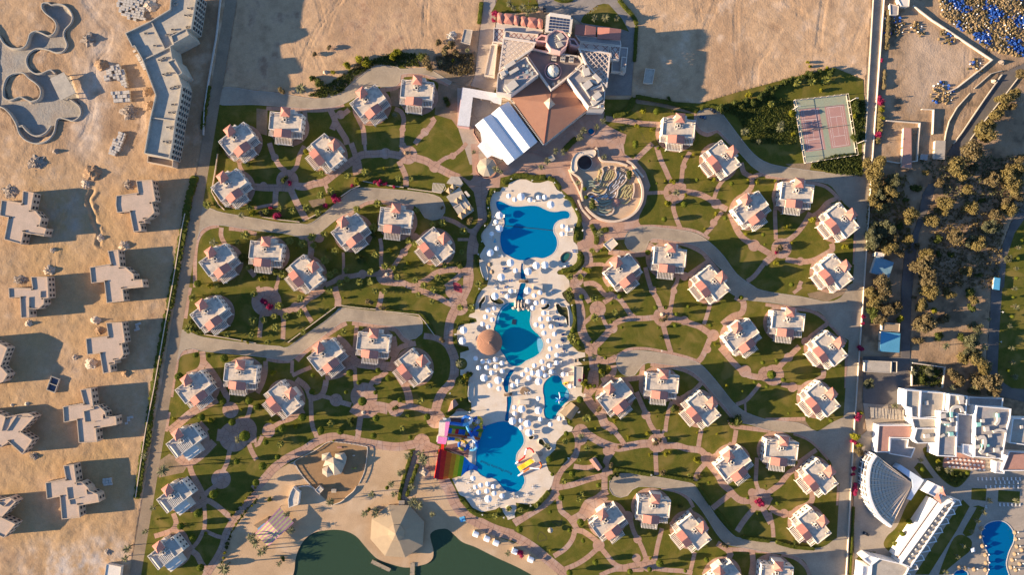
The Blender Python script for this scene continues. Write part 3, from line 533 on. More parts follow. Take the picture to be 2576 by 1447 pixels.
GM = {
 'lawn': mat('lawn', (0.078, 0.086, 0.012), (0.125, 0.107, 0.018), 0.17, 0.95, 1.6, 0.05, 5.0, stain=(0.205, 0.15, 0.042), sscale=0.085, samt=0.75, fa=.16),
 'soil': mat('soil', (0.30, 0.21, 0.135), (0.20, 0.145, 0.09), 0.12, 0.95, 1.2, 0.12, 1.2, stain=(0.13, 0.11, 0.055), sscale=0.13),
 'beach': mat('beach', (0.50, 0.34, 0.20), (0.40, 0.27, 0.155), 0.07, 0.95, 1.6, 0.10, 1.4, stain=(0.58, 0.44, 0.30), sscale=0.05),
 'playground': mat('playground', (0.33, 0.20, 0.10), (0.26, 0.16, 0.08), 0.15, 0.95, 1.5, 0.05, 1.5),
 'paving': mat('paving', (0.30, 0.255, 0.215), (0.22, 0.195, 0.17), 0.08, 0.9, 1.0, stain=(0.14, 0.125, 0.11), sscale=0.1),
 'concrete': mat('concrete', (0.42, 0.335, 0.26), (0.34, 0.275, 0.215), 0.08, 0.9, 1.2, stain=(0.26, 0.21, 0.17), sscale=0.12),
 'road': mat('road', (0.39, 0.315, 0.225), (0.31, 0.25, 0.18), 0.07, 0.93, 1.0, 0.02, 1.5, stain=(0.23, 0.185, 0.135), sscale=0.10, samt=0.55),
 'dirtroad': mat('dirt_road', (.30, .225, .15), (.24, .18, .12), .08, .95, 1.1, .03, 1.5, stain=(.17, .13, .095), sscale=.1),
 'asphalt': mat('asphalt', (0.15, 0.13, 0.115), (0.10, 0.09, 0.08), 0.09, 0.9, 1.2, stain=(0.2, 0.165, 0.13), sscale=0.08),
 'darksoil': mat('darksoil', (0.17, 0.145, 0.125), (0.11, 0.10, 0.09), 0.1, 0.95, 1.5, 0.08, 1.5),
 'pave2': mat('pave2', (0.40, 0.325, 0.25), (0.32, 0.27, 0.21), 0.08, 0.9, 1.0, stain=(0.25, 0.21, 0.17), sscale=0.09),
 'deck': mat('deck', (0.66, 0.56, 0.44), (0.60, 0.50, 0.385), 0.16, 0.8, 1.1, stain=(0.57, 0.42, 0.26), sscale=0.16, samt=0.4, fa=.05),
 'patio': mat('patio', (0.27, 0.14, 0.12), None, 0.3, 0.9),
 'coping': mat('coping', (0.62, 0.53, 0.44), (0.56, 0.47, 0.38), 0.3, 0.7),
 'bed': mat('bed', (0.075, 0.075, 0.025), (0.05, 0.045, 0.022), 0.4, 0.95, 2, 0.1, 2.5),
 'maze': mat('maze', (0.50, 0.36, 0.235), (0.42, 0.30, 0.20), 0.12, 0.9, 1.2),
 'court': mat('court', (0.27, 0.31, 0.22), (0.31, 0.31, 0.21), 0.1, 0.9, 1.0, stain=(0.35, 0.31, 0.2), sscale=0.12),
 'courtpink': mat('courtpink', (0.42, 0.235, 0.195), (0.38, 0.215, 0.18), 0.1, 0.9), 'courtline': mat('courtline', (0.7, 0.66, 0.6), None, 0.5),
 'path': mat('path', (0.42, 0.255, 0.175), (0.35, 0.215, 0.155), 0.10, 0.9, 1.1, stain=(0.43, 0.31, 0.25), sscale=0.13, samt=0.7),
 'joint': mat('joint', (0.19, 0.13, 0.10), None, 0.4, 0.95)}
SN = {'lawn': 'lawn', 'soil': 'bare_soil', 'beach': 'beach', 'playground': 'playground_floor', 'paving': 'driveway', 'concrete': 'courtyard_floor', 'road': 'road', 'asphalt': 'asphalt_road', 'dirtroad': 'dirt_road', 'darksoil': 'yard_ground', 'pave2': 'pavement', 'deck': 'pool_deck', 'patio': 'patio_floor', 'coping': 'pool_coping', 'bed': 'planting_bed', 'maze': 'maze_floor', 'court': 'tennis_court_floor', 'courtpink': 'court_surface', 'courtline': 'court_lines'}
def surf(tris, z, skirt=0.3):
 loc = {}; v = []; f = []
 def ix(i, zz):
  k = (i, zz)
  if k not in loc: loc[k] = len(v); v.append((*CV[i], zz))
  return loc[k]
 cnt = {}
 for t in tris:
  q = cf[t]; f.append(tuple(ix(i, z) for i in q))
  for a, b in zip(q, q[1:] + q[:1]):
   cnt[(a, b)] = 1
 for a, b in cnt:
  if (b, a) not in cnt: f.append((ix(b, z), ix(a, z), ix(a, z - skirt), ix(b, z - skirt)))
 m = MB(); m.v = v; m.f = f; return m
def tarea(i):
 a, b, c = [CV[j] for j in cf[i][:3]]; return abs((b[0] - a[0]) * (c[1] - a[1]) - (c[0] - a[0]) * (b[1] - a[1])) / 2
slabs = []; groups = {}
for r, ts in comp.items():
 kd = kinds[r]
 if kd == 'void': continue
 if kd == 'path': slabs.append((sum(map(tarea, ts)), ts))
 elif kd == 'lawn':
  if sum(map(tarea, ts)) > 8: surf(ts, ZT[kd]).build('lawn', GM[kd], kind='structure')
  else: groups.setdefault('lawn', []).extend(ts)
 else: groups.setdefault(kd, []).extend(ts)
gp = surf(groups.pop('joint'), ZT['joint']).build('garden_path', GM['joint'], kind='structure')
slabs.sort(key=lambda t: -t[0])
for a_, ts in slabs[:290]: surf(ts, ZT['path'] + rnd.uniform(-.012, .012)).build('paving_slab', GM['path'], gp)
rest = [t for _, ts in slabs[290:] for t in ts]
surf(rest, ZT['path']).build('small_paving_slab', GM['path'], gp, kind='stuff')
for kd, ts in groups.items(): surf(ts, ZT[kd]).build(SN[kd], GM[kd], kind='structure')

# ------------------------------------------------------------------ desert ground: one sheet with its own relief, sunk under the laid surfaces
x0, x1, y0, y1, st = -345.0, 345.0, -200.0, 200.0, 0.9
nx, ny = int((x1 - x0) / st) + 1, int((y1 - y0) / st) + 1
gx, gy = np.meshgrid(np.linspace(x0, x1, nx), np.linspace(y0, y1, ny))
def vnoise(cell, seed):
 r = np.random.default_rng(seed); w_, h_ = int((x1 - x0) / cell) + 3, int((y1 - y0) / cell) + 3
 g = r.random((h_, w_)); u, v = (gx - x0) / cell, (gy - y0) / cell; i, j = u.astype(int), v.astype(int); fu, fv = u - i, v - j
 fu, fv = fu * fu * (3 - 2 * fu), fv * fv * (3 - 2 * fv)
 return (g[j, i] * (1 - fu) + g[j, i + 1] * fu) * (1 - fv) + (g[j + 1, i] * (1 - fu) + g[j + 1, i + 1] * fu) * fv
def fbm(cell, seed, oc=4, gain=0.5): return sum(vnoise(cell / 2 ** k, seed + k) * gain ** k for k in range(oc)) / sum(gain ** k for k in range(oc))
def near(pts, closed=False):    # distance to a line
 d = np.full(gx.shape, 1e9)
 for (ax, ay), (bx, by) in zip(pts, pts[1:]):
  m = (gx > min(ax, bx) - 14) & (gx < max(ax, bx) + 14) & (gy > min(ay, by) - 14) & (gy < max(ay, by) + 14)
  X, Y = gx[m], gy[m]; dx, dy = bx - ax, by - ay; t = np.clip(((X - ax) * dx + (Y - ay) * dy) / (dx * dx + dy * dy + 1e-9), 0, 1)
  d[m] = np.minimum(d[m], np.hypot(X - ax - t * dx, Y - ay - t * dy))
 return d
hgt = (fbm(22, 1) - .5) * 0.5 + (fbm(5, 9, 4, .7) - .5) * 0.34 - 0.05
left = inside(gx, gy, D('-60,-60 545,-60 556,0 513,362 434,724 367,1085 330,1500 -60,1500'))
top_left = inside(gx, gy, D('600,-60 1210,-60 1190,190 1000,150 850,180 700,240 560,230 590,0'))
top_right = inside(gx, gy, D('1560,-60 2195,-60 2180,180 1950,200 1820,260 1650,250 1600,120'))
right = inside(gx, gy, D('2224,-60 2640,-60 2640,1500 2120,1500'))
hgt += np.where(left, (fbm(9, 21, 5, .7) - .5) * 0.7, 0)
# trench with thrown-up banks, pits, ruts
tr_ = T[0, 1].L('870,420 930,470 880,560 900,620 930,700 950,780 980,850 1000,920 990,1010'); d_ = near(smooth(tr_, 1.0)); wob = (fbm(2.4, 33, 3) - .5)
hgt += np.where(d_ < 12, np.where(gx > -212 + .02 * gy, .8, .3) * np.exp(-((d_ - 2.2) / 1.2) ** 2) * (1 + 5 * wob) - .6 * np.exp(-(d_ / 1.3) ** 2), 0)
for pts, dep in ((T[0, 0].L('850,0 1000,200 1100,330 1050,500 960,600 930,900 930,1100 850,1350 760,1445'), .16), (T[0, 0].L('1380,980 1430,1150 1420,1300'), .16), (T[0, 1].L('0,150 250,260 500,320 900,240 1400,200 1700,260'), .12), (T[0, 3].L('0,1210 400,1180 700,1050 900,900 1100,600 1200,300'), .10), (T[2, 0].L('2050,0 1960,230 1880,420'), .12), (T[3, 0].L('570,0 540,200 510,470'), .18), (T[3, 0].L('180,0 350,150 480,240 600,300 700,340'), .12), (T[3, 0].L('1000,100 960,250 850,500'), .1), (T[2, 0].L('2576,480 2450,640 2430,850'), .12)):
 for off in (-1.0, 1.0):
  d_ = near(offset_line(smooth(pts, 3), off)); hgt -= np.where(d_ < 3, dep * 1.6 * np.exp(-(d_ / .75) ** 2), 0)
for k in range(46):
 zx = ((-320, -170), (-160, -30), (75, 225), (245, 320))[k % 4]; zy = ((-170, 175), (110, 180), (125, 180), (60, 175))[k % 4]
 x, y, a = rnd.uniform(*zx), rnd.uniform(*zy), rnd.choice((1.4, 1.7, 0.5, 2.4)) + rnd.uniform(-.5, .5); tk = []; cv_ = rnd.uniform(-.035, .035)
 for i in range(rnd.randint(12, 34)): tk.append((x, y)); x += 2.4 * math.cos(a); y += 2.4 * math.sin(a); a += cv_ + rnd.uniform(-.03, .03)
 dep = rnd.uniform(.05, .13)
 for off in (-.9, .9):
  d_ = near(offset_line(tk, off)); hgt -= np.where(d_ < 3, dep * 1.6 * np.exp(-(d_ / .7) ** 2) - dep * .7 * np.exp(-((d_ - 1.2) / .6) ** 2), 0)
BASIN = [T[0, 0].L('0,360 110,480 260,465 310,340 430,335 540,345 570,240 430,90 430,40 520,50 650,55 735,180 660,300 665,410 640,520 420,490 290,550 290,680 420,740 560,740 700,760 800,1070 820,1130 740,1215 580,1200 550,1330 350,1440 200,1340 110,1150 0,1070 -100,1060 -100,360')]
bas = inside(gx, gy, BASIN[0]) & ~inside(gx, gy, T[0, 0].L('100,760 240,735 370,840 415,950 320,1020 90,1005 40,890'))
hgt = np.where(bas, -1.7 + (fbm(6, 41) - .5) * .15, hgt)
# sunk under sheets
under = np.zeros(gx.shape, bool)
for pr, kd, p in LAY:
 if kd in ('lawn', 'road', 'dirtroad', 'path', 'deck', 'beach', 'paving', 'concrete', 'asphalt', 'pave2', 'court', 'soil', 'darksoil') and abs(area(p)) > 60: under |= inside(gx, gy, p)
und2 = under.copy()
und2[1:] |= under[:-1]; und2[:-1] |= under[1:]; und2[:, 1:] |= under[:, :-1]; und2[:, :-1] |= under[:, 1:]
hgt = np.where(under, -0.6, np.where(und2, np.minimum(hgt, -0.02), hgt))
lg = inside(gx, gy, lagoon); dl = near(lagoon + lagoon[:1])
hgt = np.where(lg, np.maximum(-2.6, -0.45 - dl * 0.16), hgt)
hgt = np.where(inside(gx, gy, inset(deck if area(deck) > 0 else deck[::-1], 2.0)) | inside(gx, gy, inset(POOLS['right'] if area(POOLS['right']) > 0 else POOLS['right'][::-1], -1)), -2.0, hgt)
def soft(m, n=9):
 m = m.astype(float)
 for _ in range(3):
  for ax in (0, 1): k = np.cumsum(m, ax); m = (np.roll(k, -n, ax) - np.roll(k, n, ax)) / (2 * n); m = np.clip(m, 0, 1)
 return m
# colours of the soil, with some shade and dimness mixed into left and right
def col(*c): return np.array(c)
n1, n2_, n3 = fbm(30, 51), fbm(7, 61, 4, .6), fbm(2.5, 71, 3)
base = np.ones(gx.shape + (3,)) * col(.50, .345, .205)
def blend(c, m): 
 global base
 m = np.clip(m, 0, 1)[..., None]; base = base * (1 - m) + col(*c) * m
blend((.40, .265, .155), (n1 - .45) * 3)
blend((.58, .43, .29), (n2_ - .55) * 4)
blend((.34, .225, .135), (.42 - n2_) * 3.2)
blend((.50, .335, .165), left * soft(inside(gx, gy, D('-60,430 480,430 300,1500 -60,1500')), 14) * (.5 + (n1 - .4) * 2))
blend((.60, .52, .43), left * soft(near(smooth(T[0, 0].L('950,0 1100,330 1000,600 940,1000 850,1445'), 3)) < 8, 5) * (n2_ * 1.1))
blend((.37, .355, .31), bas * (.85 + .6 * (n2_ - .4)))
blend((.47, .42, .36), left * soft(inside(gx, gy, T[0, 1].L('400,500 850,450 950,900 500,1000'))) * (n2_ - .3) * 1.8)
blend((.62, .55, .47), left * soft(inside(gx, gy, T[0, 3].L('350,1250 900,1180 1200,1080 1250,1445 200,1500'))) * (n2_ - .4) * 4)
blend((.33, .21, .13), top_left * (n2_ - .56) * 5)
blend((.31, .215, .13), right * np.clip(.9 + (n1 - .5), 0, 1)); blend((.36, .265, .175), right * (n2_ - .54) * 5); blend((.17, .125, .08), right * (.46 - n2_) * 5)  # brown soil, darkened further to stand in for shadows among the trees
blend((.50, .38, .265), right * soft(inside(gx, gy, T[3, 0].L('1430,200 1700,300 2250,600 1700,1020 1550,1090 1420,900')), 5) * (.5 + n2_ * .6))
blend((.36, .26, .15), lg * np.clip(1 - dl / 3, 0, 1)); blend((.045, .065, .035), lg * np.clip(dl / (6 + 12 * (gx > -20)) - .1, 0, 1))
base *= np.where(left, .84, 1.0)[..., None] * col(1, .95, .92)  # left ground toned down to imitate the weaker exposure there; warmer tint overall
base *= (0.9 + 0.2 * n3)[..., None]
me = bpy.data.meshes.new('ground')
idx = np.arange(nx * ny).reshape(ny, nx)
fq = np.stack([idx[:-1, :-1], idx[:-1, 1:], idx[1:, 1:], idx[1:, :-1]], -1).reshape(-1, 4)
deep = (hgt < -0.59) & (hgt > -0.61); dq = deep.ravel()[fq].all(1); fq = fq[~dq]
me.vertices.add(nx * ny); me.vertices.foreach_set('co', np.stack([gx, gy, hgt], -1).astype(np.float32).ravel())
me.loops.add(len(fq) * 4); me.loops.foreach_set('vertex_index', fq.astype(np.int32).ravel())
me.polygons.add(len(fq)); me.polygons.foreach_set('loop_start', np.arange(len(fq), dtype=np.int32) * 4)
me.polygons.foreach_set('use_smooth', np.ones(len(fq), bool))
me.update(calc_edges=True)
at = me.color_attributes.new('soil_shade_colour', 'FLOAT_COLOR', 'POINT')
at.data.foreach_set('color', np.concatenate([base, np.ones(gx.shape + (1,))], -1).astype(np.float32).ravel())
gm = mat('desert', (1, 1, 1), (.9, .9, .9), 0.5, 0.95, 1.4, 0.16, 0.9); nt = gm.node_tree
va = nt.nodes.new('ShaderNodeVertexColor'); va.layer_name = 'soil_shade_colour'
mu = nt.nodes.new('ShaderNodeMix'); mu.data_type = 'RGBA'; mu.blend_type = 'MULTIPLY'; mu.inputs[0].default_value = 1
src = nt.nodes['Principled BSDF'].inputs['Base Color'].links[0].from_socket
nt.links.new(src, mu.inputs[6]); nt.links.new(va.outputs[0], mu.inputs[7]); nt.links.new(mu.outputs[2], nt.nodes['Principled BSDF'].inputs['Base Color'])
me.materials.append(gm); link('ground', me, kind='structure')
# distant plain beyond the surveyed square
far = MB(); far.add([(-1500, -1500, -3), (1500, -1500, -3), (1500, 1500, -3), (-1500, 1500, -3)], [(0, 1, 2, 3)]); far.build('desert_plain', mat('plain', (.48, .345, .23), (.4, .28, .19), .05, .95), kind='structure')
def gz(x, y):
 i = min(max(int((x - x0) / (x1 - x0) * (nx - 1)), 0), nx - 1); j = min(max(int((y - y0) / (y1 - y0) * (ny - 1)), 0), ny - 1); return float(hgt[j, i])
# ------------------------------------------------------------------ water
WT = {'top': ((.02, .64, .86), (.0, .29, .55)), 'mid': ((.06, .80, .86), (.0, .42, .52)), 'kids': ((.05, .74, .84), (.0, .36, .52)), 'slide': ((.04, .70, .88), (.0, .36, .60)), 'right': ((.03, .52, .80), (.0, .20, .46)), 'ca': ((.02, .48, .72), (.0, .19, .40))}
pf = mat('pool_tile', (.55, .72, .76), (.50, .68, .73), .1, .6, .8); 
for n_, q in POOLS.items():
 t, b_ = WT.get(n_, WT['ca'] if n_[0] == 'c' else WT['right'])
 if area(q) < 0: q = q[::-1]
 fl = MB().flat(q, -0.5); fl.walls(q[::-1], -0.5, 0.17); fl.build('pool_floor', pf, kind='structure')
 wm = MATS.get('water_' + ('c' if n_[0] == 'c' else n_)) or water_mat('water_' + ('c' if n_[0] == 'c' else n_), t, b_, 0.5)
 MB().flat(q, 0.02).build('pool_water', wm, kind='structure')
MB().flat(spa, 0.05).build('spa_water', water_mat('water_spa', (.25, .55, .45), (.05, .22, .18), .5), kind='structure'); MB().flat(spa, -0.5).build('spa_floor', pf, kind='structure')
MB().flat(lagoon, -0.42).build('lagoon_water', water_mat('water_lagoon', (.45, .55, .34), (.055, .10, .055), .6), kind='structure')
# ------------------------------------------------------------------ pale kerbs along the cul-de-sacs
M_kerb = mat('kerb_stone', (.44, .39, .33), None, .6, .85); kb = MB()
for i, q in enumerate(jr[2:]):
 X, Y = np.array([p[0] for p in q]), np.array([p[1] for p in q]); bad = inside(X, Y, left_road) | inside(X, Y, right_road) | (X > right_road[0][0] - 26 - (200 - Y) * .067) | (X < -175 - (180 - Y) * .165)
 run = []
 for p, b in list(zip(q, bad)) + [(None, True)]:
  if b:
   if len(run) > 3: kb.ribbon(run, .28, -.05, .17)
   run = []
  else: run.append(p)
kb.build('kerb', M_kerb, kind='structure')
# ------------------------------------------------------------------ garden villas
M_wall = mat('white_render', (.70, .62, .51), (.64, .565, .465), .2, .85)
M_roof = mat('roof_screed', (.62, .52, .40), (.53, .44, .335), .22, .9, 1.3, stain=(.30, .27, .24), sscale=.35, samt=.75)
M_roofg = mat('roof_screed_grey', (.46, .41, .34), (.40, .36, .30), .22, .9, 1.3, stain=(.3, .29, .27), sscale=.3)
M_red = mat('pink_tiles', (.47, .205, .15), (.42, .18, .135), .4, .85, 2.0)
M_slat = mat('white_slats', (.74, .68, .58), None, .3, .8)
M_metal = mat('ac_metal', (.50, .47, .42), (.42, .39, .35), .5, .6)
M_dark = mat('dark_opening', (.045, .042, .042), None, .4, .6)
M_glass = mat('window_glass', (.05, .06, .07), None, .3, .15, spec=.6)
M_floor = mat('terrace_floor', (.30, .22, .16), None, .3, .9)
def villa_proto(kind):
 t = thing('villa', 'villa', 'villa', group='villas of the holiday gardens')
 X0, X1, Y0, Y1, hz = -10.0, 10.0, -5.2, 5.8, 8.0
 body = MB().box(X0, X1, Y0, Y1, 0, hz - .02); o_body = body.build('walls', M_wall, t)
 MB().flat([(X0 + .3, Y0 + .3), (X1 - .3, Y0 + .3), (X1 - .3, Y1 - .3), (X0 + .3, Y1 - .3)], hz).build('roof', M_roofg if kind == 'L' else M_roof, t)
 MB().ring([(X0, Y0), (X1, Y0), (X1, Y1), (X0, Y1)], .35, hz - .02, hz + .55).build('parapet', M_wall, t)
 # stair tower with pyramid roof
 tw = MB().box(-2.3, 2.3, 3.7, 8.3, 0, 10.0).build('tower', M_wall, t)
 s = 2.95; MB().fan([(-s, 6 - s), (s, 6 - s), (s, 6 + s), (-s, 6 + s)], 10.0, (0, 6, 13.0)).prism([(-s, 6 - s), (s, 6 - s), (s, 6 + s), (-s, 6 + s)], 9.8, 10.0, True).build('tower_roof', M_red, t)
 MB().box(2.35, 4.6, 6.0, 8.2, 0, 7.2).box(2.5, 3.0, 8.2, 8.5, 4.6, 6.8).box(3.6, 4.3, 8.2, 8.5, 4.6, 6.8).build('rear_bay', M_wall, t)
 # front gable
 MB().box(-6.0, 3.7, -9.3, Y0 - .01, 0, 6.9).build('front_wing', M_wall, t)
 if kind != 'L':
  MB().gable((-6.35, -9.6), (4.05, -9.6), (4.05, -4.7), (-6.35, -4.7), 8.6, 1.7).walls([(-6.0, -9.3), (3.7, -9.3), (3.7, -4.9), (-6.0, -4.9)], 6.85, 8.7).build('gable_roof', M_red, t)
 def pergola(x0, x1, y0, y1, z, n):
  b = MB().box(x0, x1, y0, y0 + .3, 3.1, 4.0).box(x0, x0 + .3, y0 + .3, y1, 3.1, 4.0).box(x1 - .3, x1, y0 + .3, y1, 3.1, 4.0).box(x0, x1, y0, y1, 2.8, 3.1)
  for px in (x0 + .2, x1 - .5): b.box(px, px + .35, y0 - .02, y0 + .33, 0, z)
  b.box(x0 - .1, x1 + .1, y0 + .02, y0 + .24, z, z + .3)
  bo = b.build('balcony', M_wall, t)
  MB().flat([(x0 + .3, y0 + .3), (x1 - .3, y0 + .3), (x1 - .3, y1), (x0 + .3, y1)], 3.13).build('balcony_floor', M_floor, bo)
  me = MB().box(-.13, .13, y0 - .45, y1, z + .3, z + .62).mesh('slat', M_slat)
  for i in range(n):
   o = link('slat', me, bo); o.location = (x0 + .15 + (x1 - x0 - .3) * i / (n - 1), 0, 0)
 if kind != 'L':
  pergola(-10.2, -6.1, -8.6, Y0 - .02, 6.0, 6); pergola(-6.0, 3.7, -13.3, -9.35, 5.9, 11); pergola(3.8, 9.7, -8.9, Y0 - .02, 6.0, 7)
 else:
  MB().box(-6, 3.6, -11.0, -9.32, 0, 6.2).build('front_block', M_wall, t)
  lo = MB().ring([(-5, -5.0), (3.4, -5.0), (3.4, 1.2), (-5, 1.2)], .25, hz + .01, hz + .6).build('skylight_frame', M_wall, t)
  me = MB().box(-.18, .18, -4.7, .9, hz + .3, hz + .5).mesh('slat', M_slat)
  for i in range(8): link('slat', me, lo).location = (-4.3 + i * 1.0, 0, 0)
  MB().gable((-9.6, -5.0), (-6.2, -5.0), (-6.2, 3.4), (-9.6, 3.4), hz + .1, .9).build('low_roof', M_roofg, t)
 # roof shaft and air conditioners
 sh = MB().ring([(-1.3, .2), (.7, .2), (.7, 2.2), (-1.3, 2.2)], .3, hz + .01, hz + 1.3).build('roof_shaft', M_wall, t)
 MB().flat([(-1, .5), (.4, .5), (.4, 1.9), (-1, 1.9)], hz + .3).build('shaft_opening', M_dark, sh)
 me = MB().box(-.55, .55, -.3, .3, 0, 1.0).lathe([(.28, 1.02), (.28, 1.06), (.0, 1.06)], 8).mesh('air_conditioner', M_metal)
 for x, y, r in ((-2.1, .6, 1.3), (-2.0, 2.2, 1.0), (1.5, .8, .2), (1.6, 2.0, .3), (-.3, -.5, 0), (.0, 2.9, .1), (-8.6, 4.4, 0), (-8.7, 3.2, .2), (-7.2, 4.8, 0), (8.4, 4.3, .8), (8.5, 3.1, .2)):
  o = link('air_conditioner', me, t); o.location = (x + rnd.uniform(-.5, .5), y + rnd.uniform(-.4, .4), hz + .01); o.rotation_euler = (0, 0, r + rnd.uniform(-.3, .3))
 wn_ = MB()
 me = MB().box(-.6, .6, -.06, .06, 0, 1.6).mesh('window', M_glass); me2 = MB().box(-.06, .06, -.6, .6, 0, 1.6).mesh('window', M_glass)
 for z in (1.0, 4.6):
  for y in (-3.2, .2, 3.4):
   for x in (X0 - .04, X1 + .04): link('window', me2, t).location = (x, y, z)
  for x in (-7.5, -4.2, 6.5): link('window', me, t).location = (x, Y1 + .04, z)
  for x in (-4.2, -.8, 2.0): link('window', me, t).location = (x, -9.34 if kind != 'L' else -11.04, z)
 return Proto(t)
VP = {'n': villa_proto('n'), 'm': villa_proto('n'), 'k': villa_proto('n'), 'L': villa_proto('L')}
for x, y, r, lb, kd in VILLAS:
 VP['L' if kd == 'L' else rnd.choice('nmk')].place((x, y, .1), r + rad(rnd.uniform(-1, 1)), 'white ' + lb if kd != 'L' else lb, auto=False)
# ------------------------------------------------------------------ plants
G_palm = mat('palm_frond', (.175, .185, .035), (.235, .225, .055), .9, .7, 3, trans=True)
G_date = mat('date_frond', (.135, .145, .07), (.20, .18, .095), .9, .7, 3, trans=True)
G_ball = mat('clipped_leaf', (.095, .12, .012), (.13, .145, .018), .6, .8, 4, trans=True)
G_yel = mat('yellow_leaf', (.26, .235, .02), (.19, .19, .02), .7, .8, 3, trans=True)
G_bush = mat('bush_leaf', (.07, .09, .02), (.105, .115, .03), .6, .85, 3, trans=True)
G_tree = mat('tree_leaf', (.185, .145, .05), (.255, .195, .075), .35, .85, 2.5, trans=True)
G_brown = mat('dry_leaf', (.21, .155, .075), (.155, .125, .06), .4, .9, 2.5, trans=True)
G_grey = mat('grey_leaf', (.12, .125, .062), (.17, .16, .085), .4, .9, 2.5, trans=True)
G_mag = mat('bougainvillea', (.42, .03, .11), (.28, .03, .07), .8, .7, 3, trans=True)
G_hedge = mat('hedge_leaf', (.085, .10, .014), (.125, .13, .022), .5, .85, 3.5, trans=True)
M_bark = mat('bark', (.16, .115, .075), (.11, .08, .055), 1.5, .95)
def quad(m, p, n, up, a, b):      # leaf quad at p
 u = n.cross(up)
 if u.length < 1e-3: u = Vector((1, 0, 0))
 u.normalize(); v = n.cross(u).normalized(); u *= a; v *= b
 m.add([tuple(p - u - v), tuple(p + u - v), tuple(p + u + v), tuple(p - u + v)], [(0, 1, 2, 3)])
def rdir(r): 
 while True:
  v = Vector((r.uniform(-1, 1), r.uniform(-1, 1), r.uniform(-1, 1)))
  if .05 < v.length < 1: return v.normalized()
def blob(m, c, rx, rz, r, sub=(10, 6), rough=.14):   # lumpy closed core
 n, k = sub; vs = []; c = Vector(c)
 for i in range(k + 1):
  th = PI * i / k
  for j in range(n):
   ph = 2 * PI * j / n; q = 1 + r.uniform(-rough, rough)
   vs.append((c.x + rx * q * math.sin(th) * math.cos(ph), c.y + rx * q * math.sin(th) * math.sin(ph), c.z + rz * q * math.cos(th)))
 fs = [(i * n + j, (i + 1) * n + j, (i + 1) * n + (j + 1) % n, i * n + (j + 1) % n) for i in range(k) for j in range(n)]
 m.add(vs, fs)
def leaves(m, c, rx, rz, num, size, r, spread=.12, lo=-.5):
 c = Vector(c)
 for _ in range(num):
  d = rdir(r)
  if d.z < lo: d.z = -d.z
  q = 1 + r.uniform(-spread, spread); p = c + Vector((d.x * rx * q, d.y * rx * q, d.z * rz * q))
  n = (d + rdir(r) * .8).normalized(); s = size * r.uniform(.6, 1.3); quad(m, p, n, Vector((0, 0, 1)), s, s * r.uniform(.5, 1))
def frond(m, base, az, L, el0, droop, wd, segs=5, fan=False):
 p = Vector(base); el = el0; prev = None; vs = []; fs = []
 for i in range(segs + 1):
  t = i / segs; ww = wd * (math.sin(PI * min(1, .12 + .88 * t)) ** .7 if not fan else (.12 + 1.1 * t if t < .75 else 1.0 * (1 - t) * 3.4)) + .03
  d = Vector((math.cos(az) * math.cos(el), math.sin(az) * math.cos(el), math.sin(el))); sd = Vector((-math.sin(az), math.cos(az), 0))
  fold = .35 * ww
  o = len(vs); vs += [tuple(p - sd * ww - Vector((0, 0, fold))), tuple(p), tuple(p + sd * ww - Vector((0, 0, fold)))]
  if i: fs += [(o - 3, o - 2, o + 1, o), (o - 2, o - 1, o + 2, o + 1)]
  p = p + d * (L / segs); el -= droop / segs
 m.add(vs, fs)
def palm(kind, seed):
 r = random.Random(seed)
 if kind == 'f':   # short fan palm with a full round head
  t = thing('fan_palm', '', 'palm', group='short fan palms in the lawns'); hh = 2.6
  MB().lathe([(.34, -.1), (.26, .5), (.22, 1.6), (.26, hh)], 8).build('trunk', M_bark, t)
  m = MB()
  for i in range(60):
   el = r.uniform(-.55, 1.35); frond(m, (0, 0, hh), r.uniform(0, 2 * PI), r.uniform(1.9, 2.6), el, r.uniform(.5, 1.1), r.uniform(.32, .5), 5, True)
  m.build('crown', G_palm, t)
 else:
  t = thing('date_palm', '', 'palm', group='tall feather palms'); hh = 6.5
  MB().lathe([(.4, -.1), (.28, .6), (.23, 3), (.21, hh - .3), (.34, hh)], 8).build('trunk', M_bark, t)
  m = MB()
  for i in range(34):
   el = r.uniform(-.35, 1.25); frond(m, (0, 0, hh), r.uniform(0, 2 * PI), r.uniform(2.7, 3.6), el, r.uniform(.9, 1.6), r.uniform(.2, .3), 6)
  m.build('crown', G_date, t)
 return t
def ball(seed):
 r = random.Random(seed); t = thing('ball_tree', '', 'tree', group='clipped ball trees in the lawns')
 MB().lathe([(.16, -.1), (.11, .6), (.1, 2.0)], 6).build('trunk', M_bark, t)
 m = MB(); blob(m, (0, 0, 3.0), .97, 1.25, r, (14, 9), .05); leaves(m, (0, 0, 3.0), 1.0, 1.28, 420, .10, r, .06, -1.1); m.build('crown', G_ball, t); return t
def bush(seed, g, name, group, cat='shrub', lumps=6, leafn=90, lsz=.17):
 r = random.Random(seed); t = thing(name, '', cat, group=group)
 m = MB()
 for _ in range(lumps):
  a = r.uniform(0, 2 * PI); q = r.uniform(.1, .65); s = r.uniform(.32, .55); c = (q * math.cos(a), q * math.sin(a), r.uniform(.5, 1.3))
  blob(m, c, s * .75, s * .75, r, (7, 5), .2); leaves(m, c, s, s, leafn, lsz * .6, r, .3, -1)
 w_ = MB()
 for k in range(3):
  a = r.uniform(0, 2 * PI); w_.tube([(0, 0, -.1), (.1 * math.cos(a), .1 * math.sin(a), .4), (.35 * math.cos(a), .35 * math.sin(a), 1.0)], .05, 4, .02)
 w_.build('stems', M_bark, t); m.build('foliage', g, t); return t
